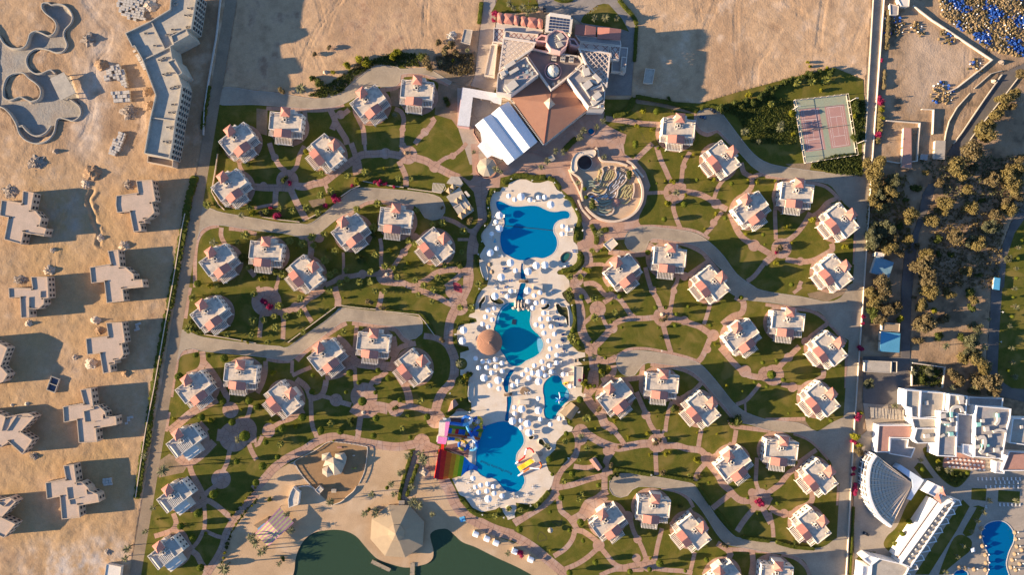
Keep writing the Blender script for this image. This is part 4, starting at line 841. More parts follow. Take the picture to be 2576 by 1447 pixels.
def tree(seed, g, name='shade_tree', group='trees beyond the compound wall', nl=11, flat=.75):
 r = random.Random(seed); t = thing(name, '', 'tree', group=group)
 w_ = MB().lathe([(.30, -.2), (.2, .6), (.16, 2.2)], 7); m = MB()
 for k in range(nl):
  a = 2 * PI * k / nl * 1.7 + r.uniform(-.5, .5); q = r.uniform(.15, 1.0) ** .7 * 2.7; z = r.uniform(2.4, 5.2) - q * .35; s = r.uniform(.75, 1.45)
  c = (q * math.cos(a), q * math.sin(a), z)
  w_.tube([(0, 0, r.uniform(1.2, 2.1)), (c[0] * .5, c[1] * .5, z * .75), (c[0] * .9, c[1] * .9, z)], .1, 5, .03)
  blob(m, c, s * .62, s * flat * .55, r, (7, 5), .25); leaves(m, c, s, s * flat, 230, .2, r, .38, -1)
 w_.build('trunk', M_bark, t); m.build('crown', g, t); return t
PP = {'f': [Proto(palm('f', i)) for i in (1, 2, 3)], 'd': [Proto(palm('d', i)) for i in (11, 12, 13)], 'b': [Proto(ball(i)) for i in (21, 22)],
   'y': [Proto(bush(i, G_yel, 'yellow_shrub', 'yellow green shrubs')) for i in (31, 32)], 's': [Proto(bush(i, G_bush, 'green_shrub', 'dark green shrubs')) for i in (41, 42)],
   'r': [Proto(bush(i, G_brown, 'dry_shrub', 'dry brown shrubs', lumps=5, leafn=70)) for i in (51, 52)], 'm': [Proto(bush(i, G_mag, 'bougainvillea', 'flowering bougainvillea')) for i in (61, 62)],
   't': [Proto(tree(i, G_tree)) for i in (71, 72, 73)], 'o': [Proto(tree(i, G_brown, 'dry_tree')) for i in (81, 82)], 'e': [Proto(tree(i, G_grey, 'grey_tree')) for i in (91, 92)]}
PB = {'f': ['short fan palm'], 'd': ['feather palm'], 'b': ['clipped round tree'], 'y': ['yellow green shrub'], 's': ['dark green shrub'], 'r': ['dry brown shrub'], 'm': ['magenta bougainvillea'],
   't': ['olive green shade tree'], 'o': ['dry brown tree'], 'e': ['grey green tree']}
UR = {'f': 2.45, 'd': 3.3, 'b': 1.05, 'y': .95, 's': .95, 'r': .95, 'm': .95, 't': 3.0, 'o': 3.0, 'e': 3.0}   # natural radius of each prototype
HT = {'f': 3.0, 'd': 7.0, 'b': 3.4, 'y': 1.2, 's': 1.2, 'r': 1.2, 'm': 1.2, 't': 4.5, 'o': 4.5, 'e': 4.5}
def on_sheet(x, y):
 return gz(x, y) if gz(x, y) > -.55 else .05
def plant(s, k, x, y, rz, gzv=None):
 r = s.m(rz); sc_ = r / UR[k]
 if k == 'f': sc_ = min(max(sc_ * 1.15, .65), 1.4)
 if k == 'b': sc_ = max(sc_, .42); 
 h = HT[k] * sc_; px, py = s.p(x, y, h)
 q = rnd.choice(PP[k]); scl = (sc_, sc_, sc_ * rnd.uniform(.9, 1.1))
 if k == 'b' and r > 1.6: scl = (sc_, sc_, sc_ * .8)
 if k in 'toe': scl = (sc_, sc_, sc_ * 1.2)
 q.place((px, py, on_sheet(px, py)), rnd.uniform(0, 2 * PI), PB[k][0], None, scl)
PL = {
(0, 1): 'f 2075,610,45 2500,640,30;d 2420,715,42 2140,985,52;f 2460,915,50 2385,985,30 2500,1240,35 2170,1420,30;b 1970,1405,36;y 2110,1420,35 2530,700,42;s 2470,200,35 2200,40,40 2440,1140,45',
(0, 2): 'f 1930,100,40 1890,415,55 2280,470,35 2520,480,35 2545,65,38 2540,330,45;b 1780,900,42 2235,715,40 1955,680,28 2090,685,24 2010,1310,36 2225,1145,34 2490,1140,38 2565,1205,30 2320,1360,34;y 1745,1320,26 2110,1335,38 2425,1225,18 2490,550,18 2430,530,15;s 1960,380,45 2000,440,40 1920,340,32',
(0, 3): 'd 1440,250,45 1630,400,68 1530,780,40 1455,1015,40 1270,1190,55 2240,1390,80 2390,90,50 2530,1070,60 2560,1140,55 1250,1290,45;b 2370,315,30 2130,645,43 1975,840,42 1800,970,34 1920,1090,36 2560,530,34 2000,1390,36 2440,60,52;y 1580,890,14 2065,1030,22',
(1, 0): 'd 440,880,66 2120,500,32 1850,620,30 1390,1150,38 2540,30,42;y 905,650,45 1030,590,52 1105,620,58 1370,545,48 1420,510,45 770,720,28 1970,600,20;s 1660,560,50 620,820,48 1900,1000,30 1920,1040,28 560,780,30;r 1700,620,62 250,900,40 585,540,28 730,475,28 1010,650,35 1900,500,55 1960,440,50 1830,420,40 2000,520,45 1740,680,40;m 2395,130,35 2380,200,22',
(1, 1): 'f 1215,595,42 1005,655,38 1870,790,42 2075,875,42 555,935,45 680,905,38 790,1075,38 1195,1110,38 1290,1230,38 1375,1245,32 1525,970,38 1595,1000,38 1150,1285,38 1415,1335,35 1030,1385,38 1140,1385,40 1595,1370,35 1820,1340,35 1680,1420,38 255,1310,48 895,1265,28 905,1360,32 640,515,42 500,640,40 360,670,38 915,320,35 1085,280,38 1425,345,36 655,290,30 745,470,40 615,690,35 735,1315,40 840,1400,40 190,1285,35 1610,665,30 2060,1085,28 2230,1405,38 1550,350,28 465,1000,45 330,975,40 1170,840,45 680,1170,45 570,1020,35 790,1280,30 1770,810,35 1890,1220,30 1775,1240,30 235,650,30 90,680,32;d 2405,250,48 2455,280,32 2180,80,30;y 1005,375,40 1525,1200,25 1345,1075,22 400,1045,15 710,1060,17 500,80,36 60,1360,40 1280,245,20;s 280,350,42 1040,1160,45 2045,1215,40 1150,880,38 1180,920,35;r 2150,775,45 40,700,36 1860,640,20;m 330,390,25 800,560,40 770,530,30 1230,390,32 1290,400,25 1190,380,22 690,620,28 960,420,20 200,720,40 140,640,20 1380,430,18',
(1, 2): 'f 1190,30,35 1285,35,35 1625,70,32 1760,140,30 1780,20,35 2045,200,35 2160,205,42 440,105,40 225,185,42 435,260,40 290,285,38 180,290,35 70,325,38 190,400,42 470,450,32 875,445,35 1650,1135,38 745,1370,38 1465,1415,32 735,20,40 110,550,32;d 2040,765,52;b 930,860,36 1025,955,24 1055,1150,44 1320,915,30 1195,1055,22 1440,1130,25 1530,1290,18 1195,1320,35 1710,1305,34 900,1050,20 565,880,22 1220,830,25 450,1310,40 250,1420,40 830,1450,30 640,1435,34 2060,1125,18 1510,1285,15 550,1050,30;y 2110,890,40 2085,930,30 140,1340,18 880,105,18 390,1400,30 160,860,35 570,880,18;s 2135,870,30 945,1330,35 960,1370,30 1725,1000,36 1390,1215,34 25,1200,40 2070,960,40;r 1860,530,32 1260,200,35 1130,150,42;m 80,150,32 130,190,35 60,130,28',
(1, 3): 'd 1510,250,45 1650,250,62 1680,300,68 1440,430,46 1355,535,46 1155,640,48 1560,570,46 1380,640,42 735,720,52 1080,830,46 1190,840,50 1570,720,60 1625,745,62 1770,840,40 300,840,42 345,1005,45 40,1230,55 220,1340,38 2520,1235,38 90,1180,38 1200,800,40 1470,410,35;f 2400,860,34 2535,785,30 240,135,38;b 85,120,28 205,270,28 50,365,40 1170,55,32 1545,65,22 1310,575,20 640,10,30 840,15,30;y 775,100,14;s 1125,800,24 125,695,25 265,1290,28',
(2, 0): 'd 820,180,45 930,170,50 1045,175,40 95,70,50 215,90,50 150,125,46 910,1210,42 715,1310,46 680,1370,46 845,1270,38 2330,1320,48 2470,1420,32 10,80,40 660,1390,30;y 1310,1110,42 1250,1260,28 1390,1305,22 2380,945,30 2350,950,24;b 1450,1110,34 1235,1430,30;s 2100,1090,46 2250,1030,42 2350,1020,42 2430,1020,42 2490,960,42 2550,900,42 2150,1060,35 2300,1050,35 1570,990,26',
(2, 1): 'd 430,70,42 505,80,42 350,170,46 285,235,36 920,130,36 875,900,46 1640,490,46 655,390,36;f 795,1070,28 570,1335,35 680,1340,32 675,1330,28;b 1370,170,13 720,450,20 735,535,20 1850,360,18 2195,400,22 1725,605,32 1525,755,28 2135,745,22 2515,910,20 2530,1010,14 1360,1090,28 1235,10,30 885,1070,15 1460,40,18 675,1145,18 1445,395,11;s 1170,310,44 800,600,52;y 1610,375,36 2020,355,30 1555,600,40 2040,700,26 2340,905,22 1740,515,22 2450,385,30 2365,360,18 1530,370,18 1925,850,12 1705,130,18 1815,105,18 2390,280,20 760,1270,38 725,1260,30;r 1575,490,22',
(2, 2): 'f 815,105,40 1025,245,35 820,300,42 570,20,28 985,10,30 590,500,52 745,1315,46 605,540,38;d 815,690,36;b 1435,200,25 1535,200,20 1760,190,18 1645,265,20 990,155,18 1075,90,26 985,345,18 1095,400,16 1460,405,14 1630,380,22 1985,380,22 870,618,20 930,705,18 790,545,18 690,90,25 2295,100,24 860,785,13 820,990,18 675,1130,35 2510,755,22 2430,950,18 2305,1040,14 2550,995,18 1445,1297,11 570,1350,20 600,430,25 660,550,22;y 2030,570,18 760,820,22 975,820,22 720,960,45 765,990,38 2145,990,22 1025,1345,26 830,1420,20 890,850,36;s 2240,1345,62 1490,500,25 1635,1220,42 920,870,34 560,70,45 560,110,30;r 860,1220,36 1500,320,34 1545,300,30;m 685,925,38 700,890,22',
(2, 3): 'd 690,60,46 340,150,42;f 525,105,32 745,175,32 515,510,32 690,640,30 665,690,32 235,750,28 75,795,30 665,295,18 1770,445,22;b 365,295,35 535,30,25 595,440,32 395,440,18 860,550,25 485,680,30 375,815,18 680,930,36 570,1005,22 65,1000,34 705,1105,21 830,1330,30 1480,1345,38 1945,1300,25 1375,1400,25 1730,1410,18 1180,1425,28 570,1440,32 1970,522,15 2360,675,16 2455,835,12 1570,75,13 2540,555,12;y 1160,70,25 1350,30,25 2050,30,15 1535,240,30 1575,220,26 1830,290,30 1860,310,28 1375,245,18 1380,1280,18 1850,20,15 375,1210,18;r 990,350,30 1500,420,36 1860,460,30 2130,1160,36 1440,130,36 1070,160,25 1480,90,26;s 990,460,36 1040,440,28 1685,760,25;m 2470,710,36 2500,740,36 75,1240,38 50,1225,26',
(3, 0): 'f 300,830,40 445,820,40 590,800,44 40,1040,34;s 430,735,40 535,730,40 650,715,46 240,790,36 165,830,36 105,870,40 340,775,36 20,900,36 890,1370,44 900,1040,36 890,1100,34 60,900,35;y 600,680,25 430,665,20 250,1140,42 880,1160,28 260,1340,24 540,900,26 410,620,20;d 130,1290,46 140,1240,40;t 2400,1000,75 2310,1150,60 2200,1320,100 2250,1250,60 2500,930,50;o 2550,740,46 2470,1060,40;m 1140,1020,38 1130,980,28 1120,1350,34 1150,600,20;y 1150,1100,30 1160,1180,26',
(3, 1): 't 1100,200,85 1080,320,70 1100,420,66 1250,470,70 1060,570,58 1150,640,66 1450,720,78 1230,1040,70 1420,970,50 1790,600,74 2060,640,68 2020,455,46 1900,220,88 1950,300,72 2450,330,90 2520,270,80 2500,420,78 2440,660,70 1600,1110,58 2010,1280,46 2130,1000,70 1650,780,68 1560,1200,60;e 1140,490,60 1270,380,70 1060,900,70 1080,960,60 1060,1020,50 1220,850,70 1100,830,50 2230,830,60 2040,980,50;o 2080,60,100 2260,350,68 1580,1220,90 1610,1330,90 2300,700,58 1230,590,50 1340,1090,50 1170,1390,80 1890,930,70 2400,600,50 2530,530,50;s 1460,440,32 1340,820,40 1720,960,40 2120,1320,32 1720,1100,32 1850,1110,32 2380,640,44 1400,560,32 2170,560,34;y 460,760,40 195,835,26 90,1195,30 250,995,20 785,1030,35 80,370,18;b 245,1415,24 2520,1150,17 2500,1350,18 2560,970,15;d 2510,1250,28 2530,1040,30;r 130,1050,46;m 90,1090,20',
(3, 2): 't 1060,60,70 1100,150,70 1650,40,80 1560,180,60 2070,120,50 2120,720,80 1970,710,58 2190,830,60 2160,780,50;o 1180,60,80 1210,230,60 1600,350,105 1550,370,60 1520,540,42 1880,870,60 1950,940,60 2220,960,108 2280,1020,70 1320,200,58 1140,330,55;e 2070,530,72 1020,965,46 1630,840,44;s 1060,230,48 1080,310,46 1740,490,46 2050,200,44 1560,930,38 1960,500,40 1700,860,36;y 1340,310,44 1680,230,40 945,1260,26 2200,790,30;d 1800,590,46 2140,450,46 2190,600,46 2230,320,28 1860,1010,42 1470,850,42 2240,770,32 1480,1380,56 1290,1190,42 2500,190,38 2490,10,32 2440,385,34 2460,610,34 2470,750,34 2500,900,40;b 2420,830,18 2460,290,18 2475,95,15 55,880,44 165,930,24 95,735,22 640,1335,22 215,1265,13;m 940,610,34 910,1310,38 965,290,24 920,1280,24 960,360,20',
(3, 3): 'y 890,60,50 930,150,38 1610,240,22 1710,300,25;o 925,210,44;m 870,110,30 868,380,26 860,440,22;d 1545,295,32 1830,400,46 2235,705,40 2510,710,40 2175,820,36 2115,910,36 2060,1020,32 1970,1160,32 1920,1270,32 1790,1420,36 1720,380,30;b 1560,390,24 2010,425,18 1435,920,28 1360,1040,24 100,730,18;f 1285,1140,26;s 280,1130,28 1890,470,24 1860,430,20 1950,440,20',
}
for key, txt in PL.items():
 for grp in txt.split(';'):
  k, rest = grp.split(' ', 1)
  for q in rest.split(): x, y, r_ = map(float, q.split(',')); plant(T[key], k, x, y, r_)

ex = []
for _ in range(900):
 x_, y_ = rnd.uniform(1000, 2560), rnd.uniform(130, 2500); c_ = T[3, 1].p(x_, y_)
 if x_ > 2560 - max(0, y_ - 700) * .25 or (y_ > 1100 and x_ < 1480) or any(inside(np.array([c_[0]]), np.array([c_[1]]), q)[0] for pr, kd, q in LAY if kd in ('asphalt', 'darksoil', 'pave2')) or (y_ > 2100 and x_ < 1760): continue
 if x_ < 1000 + 480 and y_ < 480 and x_ > 1170: continue
 if 1000 < x_ < 1450 and 1080 < y_ < 1400: continue
 if all(math.dist(c_, e) > 6.5 for e in ex): ex.append(c_); plant(T[3, 1], rnd.choice('tooesr'), x_, y_, rnd.uniform(26, 58))
 if len(ex) > 26: break
# hedges: clipped strips with a leafy skin
def hedge(pts, wd, h, label, name='hedge', g=None, z=0.0, num=9, wild=.0, auto=True):
 r = random.Random(int(abs(pts[0][0] * 97 + pts[0][1] * 31)))
 c = smooth(pts, 1.0); m = MB(); K = 5; vs = []; fs = []
 for i, p in enumerate(c):
  a = c[max(i - 1, 0)]; b = c[min(i + 1, len(c) - 1)]; l = math.dist(a, b) or 1; nx_, ny_ = -(b[1] - a[1]) / l, (b[0] - a[0]) / l
  e = 1 - .3 * (i in (0, len(c) - 1))
  for k, (u, hh) in enumerate(((-.5, -.1), (-.5, .8), (-.1, 1.0), (.35, .97), (.5, .72), (.5, -.1))):
   j = r.uniform(-.07, .07) * (1 + 3 * wild); vs.append((p[0] + nx_ * wd * (u + j) * e, p[1] + ny_ * wd * (u + j) * e, z + h * (hh + (j * 1.2 if hh > 0 else 0)) * (e if hh > 0 else 1)))
 for i in range(len(c) - 1):
  for k in range(5): o = i * 6 + k; fs.append((o, o + 1, o + 7, o + 6))
 fs += [tuple(range(6)), tuple(range(len(vs) - 1, len(vs) - 7, -1))]
 m.add(vs, fs)
 for i, p in enumerate(c[:-1]):
  for _ in range(num):
   u = r.uniform(-.55, .55) * wd; a = c[i]; b = c[i + 1]; l = math.dist(a, b) or 1; t_ = r.random()
   q = Vector((a[0] + (b[0] - a[0]) * t_ - (b[1] - a[1]) / l * u, a[1] + (b[1] - a[1]) * t_ + (b[0] - a[0]) / l * u, z + h * (1.0 + r.uniform(-.15, .08) + wild * r.uniform(-.4, .3)) if abs(u) < .5 * wd else z + h * r.uniform(.3, .9)))
   quad(m, q, (Vector((0, 0, 1)) + rdir(r) * .9).normalized(), Vector((1, 0, .2)), .16, .13)
 o = m.build(name, g or G_hedge); tag(o, label, 'hedge', auto=auto); return o
def hd(s, txt, wz, h, label, **kw): return hedge(s.L(txt), s.m(wz), h, label, **kw)
hd(A1, '1010,160 1100,90 1250,30 1420,30 1560,60 1780,50', 95, 1.3, 'long clipped hedge along the top edge of the pool deck', auto=False)
hd(A1, '1820,60 1930,110 1990,180 2040,260', 75, 1.3, 'short hedge behind the top right corner of the pool deck', auto=False)
hd(A1, '920,280 840,280 780,380 745,500 750,620 770,720 760,830 690,920 620,1010 585,1090 590,1180 650,1270', 72, 1.5, 'winding hedge left of the top pool', auto=False)
hd(A1, '2110,390 2230,450 2300,590 2350,680 2390,790 2370,900 2330,980 2330,1080 2300,1180', 75, 1.4, 'winding hedge right of the top pool', auto=False)
hd(A2, '2370,-20 2400,60 2380,150 2310,230 2200,280 2060,310', 90, 1.3, 'hedge curling round the oval spa', auto=False)
hd(A2, '560,60 575,180 610,330 650,430 690,510', 36, 1.0, 'thin hedge behind the long bench left of the top pool', auto=False)
hd(A2, '600,660 540,740 505,850 490,1000', 30, 1.0, 'thin hedge at the left edge beside the dark bed', auto=False)
hd(A2, '180,1370 190,1300 260,1230 400,1230 420,1180', 36, 1.0, 'low hook shaped hedge beside two parasols left of the thatch bar', auto=False)
hd(A2, '2260,900 2280,1040 2300,1180 2270,1320 2250,1410', 55, 1.2, 'straight hedge along the right spine path', auto=False)
hd(A3, '160,30 180,190 250,280 360,280', 60, 1.2, 'hedge left of the thatch bar ending in a round bush', auto=False)
hd(A3, '375,870 365,1000 375,1150 410,1270', 34, 1.0, 'thin hedge behind the lower long bench', auto=False)
hd(A3, '2230,140 2330,220 2400,290', 90, 1.2, 'short thick hedge at the right gate of the deck', auto=False)
hd(A5, '270,670 330,740 450,880 600,960 780,970 950,920 970,840', 80, 1.2, 'long curved hedge round the lower left end of the deck', auto=False)
hd(A5, '1270,770 1380,850 1500,850 1640,760 1770,620 1840,530', 85, 1.2, 'thick curved hedge round the lower right end of the deck', auto=False)
hd(T[2, 1], '780,810 820,880 840,950 830,1010', 45, 1.1, 'left arm of the starfish shaped hedge in the plaza', auto=False)
hd(T[2, 1], '850,900 900,870 960,860', 50, 1.1, 'right arm of the starfish shaped hedge in the plaza', auto=False)
hd(T[2, 3], '1020,385 1150,400 1290,425 1400,440', 36, 1.3, 'clipped hedge above the lowest right road, left stretch', auto=False)
hd(T[2, 3], '1470,440 1600,465 1810,495', 36, 1.3, 'clipped hedge above the lowest right road, right stretch', auto=False)
hd(T[2, 3], '1840,530 1900,620 1980,740', 36, 1.3, 'clipped hedge beside the bend of the lowest right road', auto=False)
hd(T[2, 3], '2040,790 2130,920 2200,1000', 36, 1.3, 'clipped hedge lower down the bend of the lowest right road', auto=False)
hd(T[2, 3], '2290,1060 2420,1085 2576,1105', 36, 1.3, 'clipped hedge at the foot of the dark lawn, lower right', auto=False)
hd(T[2, 3], '820,250 870,310 915,370', 40, 1.3, 'short hedge behind the pink roofed hut', auto=False)
hd(T[3, 3], '80,1110 250,1160 470,1180', 40, 1.3, 'clipped hedge under the lowest villa by the wall road', auto=False)
hd(T[1, 2], '870,180 1000,195 1200,220', 26, 1.2, 'hedge on the wall above the third cul-de-sac, left stretch', auto=False)
hd(T[1, 2], '1300,225 1450,245 1640,265 1720,350 1790,470', 30, 1.2, 'hedge on the wall above the third cul-de-sac, right stretch', auto=False)
hd(T[1, 2], '330,535 480,425 620,320 790,200', 30, 1.2, 'slanting hedge along the wall of the third cul-de-sac', auto=False)
hd(T[1, 1], '60,720 200,750 420,775', 30, 1.0, 'loose hedge above the second cul-de-sac near its mouth', wild=.6, auto=False)
hd(T[1, 1], '1090,385 1250,410 1480,440', 30, 1.0, 'flowering hedge along the wall of the second cul-de-sac', wild=.6, auto=False)
hd(T[1, 1], '1530,450 1700,475 1870,510', 30, 1.0, 'loose hedge left of the pyramid roofed bar', wild=.5, auto=False)
hd(T[1, 3], '1560,200 1520,350 1480,480 1445,620 1435,700', 34, 1.1, 'hedge on the left of the walkway to the big round roof', wild=.4, auto=False)
hd(T[1, 3], '1620,330 1570,480 1540,560 1510,660', 34, 1.1, 'hedge on the right of the walkway to the big round roof', wild=.4, auto=False)
for txt in ('2565,570 2500,650 2440,720 2330,850', '2576,700 2460,820 2370,940 2310,1060 2270,1180 2230,1320'):
 c_ = smooth([tuple(map(float, q.split(','))) for q in txt.split()], 40)
 for x_, y_ in c_: plant(T[0, 3], rnd.choice('sy'), x_ + rnd.uniform(-5, 5), y_ + rnd.uniform(-5, 5), rnd.uniform(13, 21))
hd(T[0, 1], '1960,320 1935,430 1900,560 1860,780 1810,1050 1760,1330 1700,1660', 66, 1.1, 'green strip along the shaded road, upper stretch', wild=.8, auto=False)
hd(T[0, 2], '1690,230 1640,480 1590,760 1540,1060 1500,1350 1480,1600', 60, 1.1, 'green strip along the shaded road, middle stretch', wild=.8, auto=False)
hd(T[0, 3], '1455,110 1430,300 1400,520 1375,680', 60, 1.1, 'green strip along the shaded road, lower stretch', wild=.8, auto=False)
hd(T[0, 0], '2105,860 2080,1000 2055,1150 2035,1300', 40, 1.2, 'dark bushes between the long grey building and the road', wild=.8, auto=False)
hd(T[2, 0], '1060,0 1130,80 1210,170 1240,250', 40, 1.2, 'hedge along the right curve of the hotel drive', auto=False)
hd(T[2, 0], '1240,260 1230,400 1225,520 1215,620', 34, 1.2, 'hedge along the lower part of the hotel drive', auto=False)
hd(T[2, 0], '1230,970 1400,1000 1600,1040 1760,1090 1850,1120', 40, 1.2, 'hedge behind the lawns right of the hotel', auto=False)
hd(T[2, 0], '1210,980 1180,1060 1100,1140 1000,1160', 60, 1.2, 'thick hedge at the corner of the hotel yard', auto=False)
hd(T[2, 0], '1880,1100 1950,1060 2060,1090', 30, 1.2, 'short hedge behind the parked cars', auto=False)
hd(T[1, 0], '2260,20 2245,150 2235,240', 40, 1.2, 'hedge on the left of the hotel drive', auto=False)
hd(T[0, 2], '1920,330 1960,400 2010,460', 50, 1.3, 'dense hedge at the left corner of the third cul-de-sac mouth', auto=False)
hd(T[0, 1], '2120,440 2150,560 2200,640', 36, 1.2, 'hedge round the villa by the second cul-de-sac mouth', auto=False)
for a_, b_, lb in (('1210,100 1200,300 1190,500', 34, 'upper stretch'), ('1170,700 1160,900', 30, 'middle stretch'), ('1130,1000 1120,1200 1100,1445', 50, 'lower stretch')):
 hd(T[3, 0], a_, b_, 1.6, 'overgrown brown hedge along the compound wall, ' + lb, wild=1.0, g=G_brown if b_ < 50 else G_tree, auto=False)
hd(T[3, 3], '860,760 850,1000 835,1250 825,1445', 24, 1.2, 'dark hedge along the foot of the wall by the shell theatre', auto=False)
hd(T[3, 3], '880,520 870,650', 40, 1.2, 'red flowering hedge on the wall left of the shell theatre', g=G_mag, wild=.8, auto=False)
hd(H1, '1250,-20 1350,20 1480,15 1540,-20', 40, 1.0, 'round flower hedge at the hotel entrance', auto=False)
hd(H2, '1710,1240 1800,1140 1900,1050', 80, 1.1, 'hedge between palms under the red hotel roof', auto=False)
hd(T[1, 1], '2190,1110 2230,1240 2290,1380', 26, 1.0, 'thin hedge beside the curved bench at the deck edge', auto=False)
# rough weeds
def weeds(poly, num, g, size, label, zf=None):
 r = random.Random(5); m = MB(); xs = [p[0] for p in poly]; ys = [p[1] for p in poly]; k = 0
 P = [(r.uniform(min(xs), max(xs)), r.uniform(min(ys), max(ys))) for _ in range(num * 4)]
 ins = inside(np.array([p[0] for p in P]), np.array([p[1] for p in P]), poly)
 for (x, y), ok in zip(P, ins):
  if not ok or k > num: continue
  k += 1; s = size * r.uniform(.5, 1.6)
  for _ in range(3): quad(m, Vector((x + r.uniform(-s, s), y + r.uniform(-s, s), on_sheet(x, y) + s * r.uniform(.3, 1.2))), (Vector((0, 0, .7)) + rdir(r)).normalized(), Vector((1, 0, .1)), s * .6, s * .45)
 o = m.build('weeds', g, kind='stuff'); o['label'] = label; return o
weeds(T[3, 1].L('450,200 640,120 940,90 950,320 700,300 430,230'), 1500, G_bush, .5, 'wild green weeds under the tennis court')
weeds(T[3, 0].L('820,1000 980,1000 980,1440 880,1440'), 700, G_bush, .45, 'weeds between the tennis court and the road')
weeds(T[2, 0].L('2100,1100 2576,950 2576,1445 2400,1445 2250,1180'), 1500, G_bush, .4, 'rough dark grass left of the tennis court')
weeds(T[3, 0].L('0,950 240,1020 300,1445 0,1445'), 1400, G_bush, .4, 'rough dark grass beside the tennis court')
weeds(T[1, 0].L('700,850 950,700 1180,590 1400,520 1600,540 1640,660 1400,660 1200,640 1000,760 850,930 640,980 520,960'), 2200, G_bush, .45, 'long rough grass on the bank above the first road')
weeds(T[1, 0].L('1800,560 2180,540 2180,740 2000,760 1830,690'), 700, G_brown, .5, 'dry brown scrub beside the hotel drive')
weeds(T[3, 2].L('1450,760 1760,800 1740,1000 1450,970'), 900, G_bush, .4, 'vegetable rows inside the walled plot')
weeds(seg((T[3, 1], '1700,650 2400,650 2300,1445 1500,1445')), 1400, G_brown, .6, 'dry undergrowth among the trees beyond the wall')
weeds(seg((T[3, 1], '1500,120 2576,120 2576,700 1800,560')), 1200, G_grey, .6, 'thin undergrowth at the right edge')
weeds(T[3, 1].L('1000,300 1400,300 1450,1100 980,1100'), 900, G_tree, .6, 'undergrowth along the inner side of the compound wall')
weeds(T[3, 3].L('1700,200 1760,200 1760,360 2030,450 1890,560 1700,430'), 400, G_bush, .3, 'flower bed beside the red terrace')
# ------------------------------------------------------------------ pool deck: parasols, loungers, tables, benches, bridges, bars
M_white = mat('white_canvas', (.80, .78, .75), (.76, .74, .71), .5, .8)
M_beigec = mat('beige_canvas', (.47, .375, .265), (.42, .335, .235), .4, .9)
M_pole = mat('pole_metal', (.55, .53, .50), None, .5, .4, metal=.4)
M_thatch = mat('thatch', (.36, .25, .15), (.28, .195, .115), .9, .95, 3, .1, 4)
M_plast = mat('white_plastic', (.74, .72, .68), None, .5, .4)
M_blue = mat('blue_mattress', (.03, .09, .27), (.025, .07, .22), .5, .7)
M_turq = mat('turquoise_mattress', (.10, .42, .55), None, .5, .7)
M_wood = mat('deck_wood', (.30, .20, .12), (.22, .15, .09), .8, .85)
M_stone = mat('rock', (.60, .48, .36), (.48, .38, .28), .5, .9, 2, .1, 2)
M_rtile = mat('terracotta_thatch', (.38, .20, .125), (.33, .175, .11), .5, .9, 2)
M_tan = mat('tan_roof', (.36, .26, .16), (.31, .225, .14), .3, .9, 2)
M_pinkr = mat('pink_flat_roof', (.43, .235, .175), (.38, .205, .155), .3, .9)
M_cream = mat('cream_wall', (.64, .54, .42), (.58, .49, .38), .2, .9)
M_pierre = mat('roof_slab', (.44, .38, .30), (.38, .325, .255), .25, .9, stain=(.3, .26, .21), sscale=.3)
M_lamp = mat('lamp_globe', (.82, .8, .76), None, .5, .3)
def parasol(R_, n, h, name='parasol', m=M_white, grp='white parasols on the pool deck'):
 t = thing(name, '', 'parasol', group=grp)
 MB().lathe([(.35, 0), (.35, .12), (.05, .14), (.05, h + .1), (0, h + .75)], 8).build('pole', M_pole, t)
 b = MB(); P = circle((0, 0), R_, n); b.fan(P, h - .1, (0, 0, h + .8 + R_ * .08)); b.walls(P, h - .32, h - .1); b.build('canopy', m, t); return Proto(t)
PS, PBG = parasol(1.58, 10, 2.4), parasol(2.45, 8, 2.75)
PT = parasol(1.5, 12, 2.2, 'straw_parasol', M_thatch, 'straw parasols'); PG = parasol(1.75, 8, 2.4, 'grey_parasol', M_pierre, None)
def lounger(m, name):
 t = thing(name, '', 'lounger', group='sun loungers on the pool deck')
 b = MB().box(-.95, .95, -.36, .36, .26, .34)
 for x in (-.85, .8):
  for y in (-.3, .26): b.box(x, x + .07, y, y + .06, 0, .26)
 b.build('frame', M_plast, t)
 MB().add([(-.2, -.33, .36), (.93, -.33, .36), (.93, .33, .36), (-.2, .33, .36), (-.2, -.33, .44), (.93, -.33, .44), (.93, .33, .44), (-.2, .33, .44)], [(4, 5, 6, 7), (0, 1, 5, 4), (1, 2, 6, 5), (2, 3, 7, 6), (3, 0, 4, 7)]).build('mattress', m, t)
 MB().add([(-.95, -.33, .80), (-.2, -.33, .38), (-.2, .33, .38), (-.95, .33, .80), (-.95, -.33, .88), (-.2, -.33, .45), (-.2, .33, .45), (-.95, .33, .88)], [(4, 5, 6, 7), (0, 3, 2, 1), (0, 1, 5, 4), (2, 3, 7, 6), (3, 0, 4, 7)]).build('backrest', m, t); return Proto(t)
LW, LB, LT = lounger(M_plast, 'white_lounger'), lounger(M_blue, 'blue_lounger'), lounger(M_turq, 'turquoise_lounger')
DZ = .145
